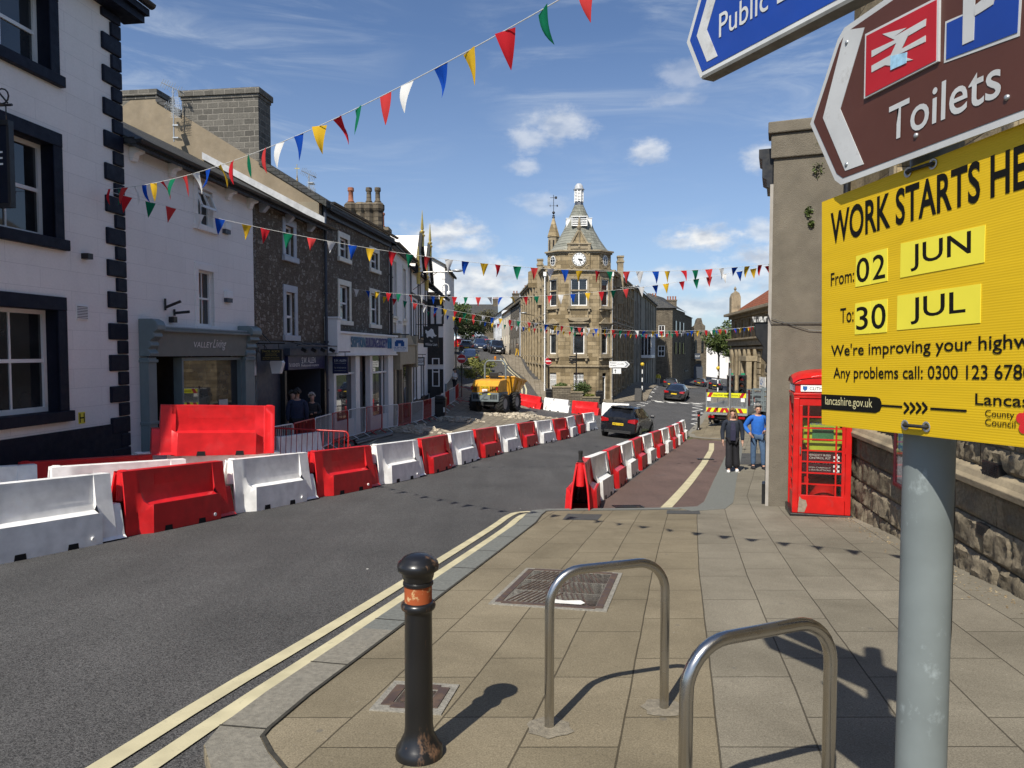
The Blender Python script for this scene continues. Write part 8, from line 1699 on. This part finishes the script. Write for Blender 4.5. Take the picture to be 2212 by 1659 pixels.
# ---------------------------------------------------------------- maintenance truck and what it carries
def chev(mb, x0, x1, z0, z1, y, n, inv=False, up=False):
    for q in range(n):
        a = x0+(x1-x0)*q/n; w = (x1-x0)/n*.5; d = (z1-z0)*.9; s_ = 1 if (a+w/2 < (x0+x1)/2) != inv else -1
        P = [(a, z0), (a+w, z0), (a+w+s_*d*.6, z1), (a+s_*d*.6, z1)]; P = [(min(max(p_[0], x0), x1), p_[1]) for p_ in P]; mb.prism(P, 'y', y-.004, y)
def truck():
    x, y = 11.45, 37.2; hd = 31; t = thing('maintenance_truck', 'flatbed highway maintenance truck seen from behind with a mesh tail and chevrons', 'truck', gp(x, y, PAVE), R(-hd)); W_ = 1.06
    mb = MB(); mb.box(-W_, -.05, .62, W_, 4.6, .74); mb.build('bed', M['galv'], t); mb = MB(); mb.box(-.5, 0, .4, .5, 6, .62); mb.box(-W_*.95, .1, .28, W_*.95, .25, .5); mb.build('chassis', M['trim'], t)
    mb = MB(); y0 = -.08
    for s_ in (-1, 1): mb.box(s_*W_-.04, y0-.03, .62, s_*W_+.04, y0+.04, 1.78)
    for z in (.98, 1.52): mb.box(-W_+.04, y0-.025, z-.025, W_-.04, y0+.03, z+.025)
    mb.box(-W_, y0-.05, .6, W_, y0+.03, .72); tf = mb.build('tail_frame', M['galv'], t)
    mb = MB()
    for q in range(44): xx = -W_+.06+(2*W_-.12)*q/43; mb.box(xx-.006, y0-.01, 1.0, xx+.006, y0+.002, 1.5)
    for q in range(13): z = 1.01+.49*q/12; mb.box(-W_+.05, y0-.016, z-.005, W_-.05, y0-.0101, z+.005)
    mb.build('mesh', M['galv'], tf)
    mb = MB(); mb.box(-W_+.05, y0-.045, 1.54, W_-.05, y0-.03, 1.78); up = mb.build('upper_board', mat('fluorescent_yellow', (.72, .72, .02), .5, .05, 5), t); mb = MB(); chev(mb, -W_+.05, -W_+.4, 1.54, 1.78, y0-.046, 1); chev(mb, W_-.4, W_-.05, 1.54, 1.78, y0-.046, 1); mb.build('chevron_stripes', M['sred'], up)
    text('HIGHWAY MAINTENANCE', 1.42, .105, Matrix.Translation((-.71, y0-.0475, 1.6)) @ Matrix.Rotation(R(90), 4, 'X'), M['ink'], 'lettering', up, 0, bold=.01)
    mb = MB(); mb.box(-W_+.0, y0-.055, .74, W_, y0-.035, .97); lo = mb.build('lower_board', bpy.data.materials['fluorescent_yellow'], t); mb = MB(); chev(mb, -W_, W_, .74, .97, y0-.056, 6); mb.build('chevron_stripes', M['sred'], lo)
    mb = MB()
    for xx in (-.93, .85): mb.box(xx-.1, y0-.05, 1.32, xx+.1, y0-.035, 1.52)
    mb.build('notice_label', M['white'], t)
    for s_ in (-1, 1): mb = MB(); mb.box(s_*.8-.16, y0-.03, .42, s_*.8+.16, y0+.05, .54); mb.build('tail_lamp', M['taill'], t)
    for s_ in (-1, 1):
        mb = MB(); mb.box(s_*W_-.03, .0, .74, s_*W_+.03, 4.5, 1.1); mb.build('drop_side', M['galv'], t)
        for yy in (1.2, 4.9): mb = MB(); mb.M = Matrix.Translation((s_*.85, yy, .36)) @ Matrix.Rotation(R(90), 4, 'Y'); mb.lathe([(.2, -.12), (.35, -.12), (.36, -.08), (.36, .08), (.35, .12), (.2, .12)], n=20); mb.build('wheel', M['tyre'], t, smooth=40)
    mb = MB(); mb.prism([(4.65, .5), (4.65, 1.62), (5.9, 1.62), (6.5, 1.2), (6.9, 1.1), (6.9, .5)], 'x', -.95, .95); mb.build('cab', PG, t, bevel=.06)
    mb = MB(); mb.box(W_-.05, .3, 1.1, W_+.05, .4, 1.95); mb.box(-W_-.05, .0, 1.1, -W_+.02, .08, 1.95); mb.build('marker_post', M['maroon'], t)
    return t, Matrix.Translation(gp(x, y, PAVE)) @ Matrix.Rotation(R(-hd), 4, 'Z')
TR_, TM = truck()
for i, (lx, ly) in enumerate(((.05, .55), (.62, .75))):
    t = thing('traffic_signal', ['portable traffic signal head on the truck bed, left of the grey post', 'portable traffic signal head on the truck bed, right of the grey post'][i], 'traffic light', TM @ Vector((lx, ly, .74)), R(-22-10*i), 'portable signals on the truck'); mb = MB(); mb.tube([(0, 0, 0), (0, 0, .95)], .04, 8); mb.build('post', M['galv'], t); mb = MB(); mb.box(-.2, -.08, .9, .2, .12, 1.98); mb.build('housing', M['black'], t, bevel=.02); mb = MB(); mb.box(-.08, -.04, 1.98, .12, .06, 2.08); mb.build('sensor', mat('green_sensor', (.02, .25, .12), .4, .1, 5), t)
    for q, (z, c_) in enumerate(((1.78, (.12, .006, .01)), (1.44, (.10, .03, .015)), (1.10, (.008, .03, .035)))):
        o_ = Matrix.Translation((0, -.085, z)) @ Matrix.Rotation(R(90), 4, 'X'); mb = MB(); mb.M = o_; mb.lathe([(.12, 0), (.10, .015), (.03, .03)], n=18); mb.build('lens', mat('signal_lens', c_, .12, .1, 5, coat=1), t, smooth=60); mb = MB(); mb.M = o_; mb.ring([((.14*math.cos(R(a)), .14*math.sin(R(a)), 0), (math.cos(R(a))*.01, math.sin(R(a))*.01, 0), (0, 0, .14)) for a in range(-20, 201, 20)], [(-1, 0), (1, 0), (1, 1), (-1, 1)]); mb.build('hood', M['black'], t)
t = thing('traffic_cone', 'orange and white traffic cone standing on the truck bed', 'cone', TM @ Vector((.95, 2.0, .745))); mb = MB(); mb.box(-.2, -.2, 0, .2, .2, .04); mb.lathe([(.15, .04), (.04, .74), (.03, .75)], n=18); mb.build('body', mat('cone_orange', (.6, .07, .02), .5, .1, 5), t); mb = MB(); mb.lathe([(.118, .28), (.084, .5)], n=18, cap=False); mb.build('white_sleeve', M['white'], t, smooth=60)
for q in range(3):
    t = thing('fence_frame', ['dark folded fence frame on the truck, hindmost of three', 'dark folded fence frame on the truck, middle of three', 'dark folded fence frame on the truck, foremost of three'][2-q], 'frame', TM @ Vector((1.5+.25*q, 1.5+1.1*q, .75)), R(-40), 'fence frames on the truck'); mb = MB()
    for zz in (0, .28, .56, .84, 1.12): mb.box(-1.0, -.02, zz, 1.0, .02, zz+.06)
    for xx in (-1.0, -.55, .05, .5, .94): mb.box(xx, -.025, 0, xx+.06, .025, 1.2)
    mb.build('frame', M['dgrey'], t)
p = gp(9.42, 30.2, PAVE); t = thing('grey_post', 'slim grey steel post on the pavement behind the woman', 'post', p); mb = MB(); mb.tube([(0, 0, -.1), (0, 0, 3.05)], .045, 10); mb.build('post', M['galv'], t, smooth=60); mb = MB(); mb.lathe([(.055, 3.05), (.055, 3.1), (.02, 3.12)], n=10); mb.build('cap', M['galv'], t)
# a-board, planter rail beside the hall
p = gp(10.9, 60.2, PAVE); t = thing('sandwich_board', 'dark sandwich board on the pavement by the crossing beacon', 'sign board', p, R(-20)); mb = MB()
for s_ in (-1, 1): mb.prism([(s_*.32, 0), (s_*.27, 0), (0, 1.05), (s_*.04, 1.05)], 'x', -.3, .3)
mb.build('panels', M['blackw'], t)
for i, (x_, y_, m_) in enumerate(((-4.75, 43.4, 'blackw'), (-4.55, 45.2, 'sage'))):
    t = thing('menu_board', ['black menu board outside the timbered pub', 'green menu board outside the timbered pub'][i], 'sign board', gp(x_, y_, PAVE), R(-10)); mb = MB(); mb.prism([(-.2, 0), (-.16, 0), (0, 1.0), (.16, 0), (.2, 0), (.03, 1.1), (-.03, 1.1)], 'x', -.35, .35); mb.build('panels', M[m_], t)

# ---------------------------------------------------------------- people
M['skin'] = mat('skin', (.42, .24, .17), .55, .1, 12)
def cloth(name, c): return mat(name, c, .85, .14, 14, .3, 60)
def skin(name, nodes, edges, root, m, parent, sub=2):
    """one continuous surface grown over a skeleton; nodes: name -> (point, radius)"""
    ks = list(nodes); me = bpy.data.meshes.new(name); me.from_pydata([nodes[k][0] for k in ks], [(ks.index(a), ks.index(b_)) for a, b_ in edges], []); me.materials.append(m)
    o = bpy.data.objects.new(name, me); COL.objects.link(o); o.parent = parent; md = o.modifiers.new('skin', 'SKIN'); md.use_smooth_shade = True; sv = me.skin_vertices[0].data
    for i, k in enumerate(ks):
        r_ = nodes[k][1]; sv[i].radius = r_ if isinstance(r_, tuple) else (r_, r_); sv[i].use_root = (k == root)
    o.modifiers.new('sub', 'SUBSURF').levels = sub; o.modifiers['sub'].render_levels = sub; return o
def figure(name, label, p, rz, h, arms, legs, top, bottom, shoe, hairc, hairlong=False, jacket=None, wide=False, turn=0, fine=True, build=1., grp=None):
    t = thing(name, label, 'person', p, rz, grp); k = h/1.72; V = lambda x, y, z: (x*k, y*k, z*k); n = {}; e = []
    n['pelvis'] = (V(0, 0, .94), (.125*k*build, .095*k)); n['belly'] = (V(0, -.01, 1.08), (.125*k*build, .10*k*build)); n['chest'] = (V(0, 0, 1.27), (.15*k*build, .105*k*build)); n['collar'] = (V(0, .01, 1.42), (.10*k, .075*k)); n['neck'] = (V(0, .0, 1.49), .052*k); n['jaw'] = (V(.0, -.025, 1.56), (.062*k, .07*k)); n['head'] = (V(0, -.01, 1.64), (.075*k, .09*k)); n['crown'] = (V(0, .0, 1.70), (.05*k, .06*k))
    e += [('pelvis', 'belly'), ('belly', 'chest'), ('chest', 'collar'), ('collar', 'neck'), ('neck', 'jaw'), ('jaw', 'head'), ('head', 'crown')]
    for s_, nm in ((-1, 'l'), (1, 'r')):
        el, wr = arms[nm]; kn, an = legs[nm]
        n['sh'+nm] = (V(s_*.175*build, .01, 1.40), .058*k); n['el'+nm] = (V(*el), .043*k); n['wr'+nm] = (V(*wr), .030*k); d = (Vector(wr)-Vector(el)).normalized(); hp = Vector(wr)+d*.06; n['pa'+nm] = (V(*hp), (.036*k, .018*k)); e += [('collar', 'sh'+nm), ('sh'+nm, 'el'+nm), ('el'+nm, 'wr'+nm), ('wr'+nm, 'pa'+nm)]
        if fine:
            side = d.cross(Vector((s_*1., 0, 0.02))).normalized()
            for q in range(4): o_ = (q-1.5)*.019; L_ = (.075, .088, .082, .062)[q]; a = hp+side*o_+d*.03; b_ = a+d*L_*.55+Vector((0, -.006, 0)); c_ = b_+d*L_*.35+Vector((-s_*.012, -.012, 0)); n[f'f{q}a'+nm] = (V(*a), .0095*k); n[f'f{q}b'+nm] = (V(*b_), .0085*k); n[f'f{q}c'+nm] = (V(*c_), .007*k); e += [('pa'+nm, f'f{q}a'+nm), (f'f{q}a'+nm, f'f{q}b'+nm), (f'f{q}b'+nm, f'f{q}c'+nm)]
            a = Vector(wr)+d*.03+side*-.036; b_ = a+d*.045-side*.008; n['ta'+nm] = (V(*a), .011*k); n['tb'+nm] = (V(*b_), .009*k); e += [('wr'+nm, 'ta'+nm), ('ta'+nm, 'tb'+nm)]
        n['hi'+nm] = (V(s_*.092, 0, .90), .088*k); n['kn'+nm] = (V(*kn), .058*k); n['an'+nm] = (V(*an), .040*k); n['to'+nm] = (V(an[0]+s_*.02, an[1]-.13, .035), (.042*k, .03*k)); e += [('pelvis', 'hi'+nm), ('hi'+nm, 'kn'+nm), ('kn'+nm, 'an'+nm), ('an'+nm, 'to'+nm)]
    body = skin('body', n, e, 'pelvis', M['skin'], t)
    def sub_(keys, grow, nm, m, extra=None, root=None, es=None):
        q = {a: (n[a][0], tuple(v*grow if not isinstance(grow, dict) else v*grow.get(a, 1.2) for v in (n[a][1] if isinstance(n[a][1], tuple) else (n[a][1],)*2))) for a in keys}
        if extra: q.update(extra)
        return skin(nm, q, es or [x for x in e if x[0] in q and x[1] in q], root or keys[0], m, t)
    n['hem'] = (V(0, -.005, .80), (.165*k*build, .125*k*build)); e.append(('pelvis', 'hem'))
    tops = ['hem', 'pelvis', 'belly', 'chest', 'collar', 'shl', 'ell', 'wrl', 'shr', 'elr', 'wrr']
    g = {a: 1.22 for a in tops}; g.update(collar=1.12, shl=1.3, shr=1.3, pelvis=1.3, hem=1.15, belly=1.3, chest=1.25, ell=1.65, elr=1.65, wrl=1.55, wrr=1.55)
    sub_(tops, g, 'jacket' if jacket else 'top', jacket or top)
    if jacket: mb = MB(); mb.add([V(-.05, -.135*build, 1.40), V(.05, -.135*build, 1.40), V(.075, -.175*build, 1.2), V(.07, -.172*build, .9), V(-.07, -.172*build, .9), V(-.075, -.175*build, 1.2)]+[V(-.05, -.08, 1.40), V(.05, -.08, 1.40), V(.075, -.1, 1.2), V(.07, -.1, .93), V(-.07, -.1, .93), V(-.075, -.1, 1.2)], [(0, 1, 2, 5), (5, 2, 3, 4)]+[(i, (i+1) % 6, 6+(i+1) % 6, 6+i) for i in range(6)]); mb.build('inner_top', top, t, bevel=.01)
    lk = ['pelvis', 'hil', 'knl', 'anl', 'hir', 'knr', 'anr']; g = {'pelvis': 1.12, 'hil': 1.25, 'hir': 1.25, 'knl': 1.75 if wide else 1.4, 'knr': 1.75 if wide else 1.4, 'anl': 3.0 if wide else 1.7, 'anr': 3.0 if wide else 1.7}
    sub_(lk, g, 'trousers', bottom)
    for nm in 'lr':
        a, b_ = Vector(n['an'+nm][0]), Vector(n['to'+nm][0]); mb = MB(); mid = (a*.3+b_*.7); mb.M = Matrix.Translation((mid.x, mid.y+.02, .045*k)); mb.ball((0, 0, 0), .1*k, 12, 8, (.5, 1.42, .48)); mb.M = Matrix(); mb.box(mid.x-.045*k, mid.y-.1*k, 0, mid.x+.045*k, mid.y+.14*k, .022*k); mb.build('shoe', shoe, t, smooth=60)
    hm = mat('hair', hairc, .6, .25, 30, .3, 80); r_ = random.Random(int(h*1000)); mb = MB(); c = Vector(V(0, .018, 1.665))
    for i in range(9):
        for j in range(14):
            th = R(i*13); ph = 2*math.pi*j/14; front = math.sin(ph) < -.3
            if front and i > 3: continue
            if not hairlong and i > 7: continue
            q = c+Vector((.093*k*math.sin(th)*math.cos(ph), .112*k*math.sin(th)*math.sin(ph), .098*k*math.cos(th))); mb.ball(tuple(q+Vector((r_.gauss(0, .006), r_.gauss(0, .006), r_.gauss(0, .006)))), r_.uniform(.018, .03)*k, 6, 4, (1, 1, 1.5))
    if hairlong:
        for s_ in (-1, 1):
            for q in range(6): mb.tube([V(s_*(.075+.006*q), -.03+.02*q, 1.68), V(s_*(.1+.004*q), -.035+.022*q, 1.58), V(s_*(.11+.006*q), -.05+.025*q, 1.47), V(s_*.10, -.06+.025*q, 1.42)], [.022*k, .026*k, .022*k, .008*k], 6)
    mb.build('hair', hm, t, smooth=70)
    if fine:
        for s_ in (-1, 1): mb = MB(); mb.ball(V(s_*.032, -.094, 1.635), .011*k, 8, 6); mb.build('eye', M['dark'], t, smooth=70); mb = MB(); mb.ball(V(s_*.083, .0, 1.62), .024*k, 8, 6, (.4, .8, 1.2)); mb.build('ear', M['skin'], t, smooth=70)
        mb = MB(); mb.prism([(-.10*k, 1.61*k), (-.125*k, 1.595*k), (-.095*k, 1.588*k), (-.09*k, 1.64*k)], 'x', -.012*k, .012*k); mb.build('nose', M['skin'], t, bevel=.004); mb = MB(); mb.box(-.024*k, -.099*k, 1.552*k, .024*k, -.085*k, 1.562*k); mb.build('mouth', mat('lips', (.33, .13, .11), .5, .1, 9), t)
    return t
def W2(px, py, lo, hi): p = gat(px, py, lo, hi, PAVE); return p
cn, cd, cb, cj = cloth('navy_fleece', (.012, .018, .032)), cloth('dark_trousers', (.008, .008, .012)), cloth('blue_fleece', (.015, .12, .48)), cloth('blue_jeans', (.06, .11, .2)); WS = cloth('white_trainers', (.75, .75, .74)); BS = cloth('dark_shoes', (.02, .02, .025))
pw = W2(1581, 1019, 12, 30)
figure('person', 'woman in an open navy fleece and wide dark trousers walking towards us', pw, R(-12), 1.66, dict(l=((-.27, .02, 1.13), (-.26, -.07, .88)), r=((.27, .03, 1.13), (.27, -.03, .88))), dict(l=((-.09, -.1, .5), (-.10, -.17, .09)), r=((.10, .02, .5), (.12, .02, .09))), cloth('navy_top', (.02, .02, .05)), cd, WS, (.17, .10, .05), True, cn, True, build=1.22)
pm_ = W2(1637, 1013, 12, 30); pm_.x -= .02
figure('person', 'man in a bright blue fleece and jeans walking close to the gable wall', pm_, R(-5), 1.77, dict(l=((-.34, .06, 1.15), (-.24, -.14, .98)), r=((.31, .08, 1.14), (.13, -.20, 1.06))), dict(l=((-.11, .0, .5), (-.10, .03, .09)), r=((.13, -.08, .5), (.15, -.06, .09))), cb, cj, BS, (.20, .19, .18), False, None, False, build=1.12)
mb = MB()
def arms_down(): return dict(l=((-.25, .03, 1.13), (-.24, -.02, .88)), r=((.25, .03, 1.13), (.24, -.02, .88)))
def stand_(): return dict(l=((-.095, -.01, .5), (-.10, .02, .09)), r=((.095, -.01, .5), (.10, .02, .09)))
def folded(): return dict(l=((-.25, -.05, 1.13), (.05, -.2, 1.16)), r=((.25, -.05, 1.13), (-.05, -.19, 1.12)))
def doorp(px, y): x = (px-CXP)/FPX*y; return (x, y, G(x, y)+PAVE)
figure('person', 'woman in black with folded arms standing in the optician doorway', doorp(673, 20.6), R(28), 1.62, folded(), stand_(), cloth('black_top', (.02, .02, .022)), cloth('striped_skirt', (.04, .04, .045)), BS, (.42, .38, .33), False, fine=False)
figure('person', 'man in a dark navy polo shirt seen from behind before the optician', doorp(641, 19.6), R(200), 1.76, arms_down(), stand_(), cloth('navy_polo', (.02, .028, .06)), cd, BS, (.03, .025, .02), False, fine=False, build=1.2)
figure('person', 'person half hidden behind the man in the navy polo shirt', doorp(630, 20.4), R(60), 1.66, arms_down(), stand_(), cloth('grey_top', (.10, .10, .11)), cd, BS, (.05, .04, .03), False, fine=False)
figure('person', 'woman in a white jumper standing with folded arms left of the dumper', doorp(982, 50), R(60), 1.62, folded(), stand_(), cloth('white_jumper', (.6, .58, .55)), cd, BS, (.06, .05, .045), False, fine=False, build=1.1)
figure('person', 'person in yellow trousers walking up the hill pavement by the library', doorp(1117.5, 86), R(120), 1.7, arms_down(), dict(l=((-.09, -.12, .5), (-.1, -.1, .09)), r=((.09, .1, .5), (.1, .2, .09))), cloth('brown_coat', (.09, .07, .05)), cloth('yellow_trousers', (.55, .33, .03)), BS, (.05, .04, .03), False, fine=False)
figure('person', 'person in a yellow jacket walking by the grey rendered hall', doorp(1422, 88), R(160), 1.72, arms_down(), stand_(), cloth('yellow_jacket', (.5, .42, .05)), cloth('pale_trousers', (.35, .33, .29)), BS, (.05, .04, .03), False, fine=False)
figure('person', 'person in dark clothes standing far up the left hill pavement', doorp(963, 84), R(180), 1.7, arms_down(), stand_(), cd, cd, BS, (.05, .04, .03), False, fine=False)
figure('person', 'person in dark clothes far up by the white cottage wall', doorp(1083, 118), R(180), 1.7, arms_down(), stand_(), cd, cd, BS, (.05, .04, .03), False, fine=False)
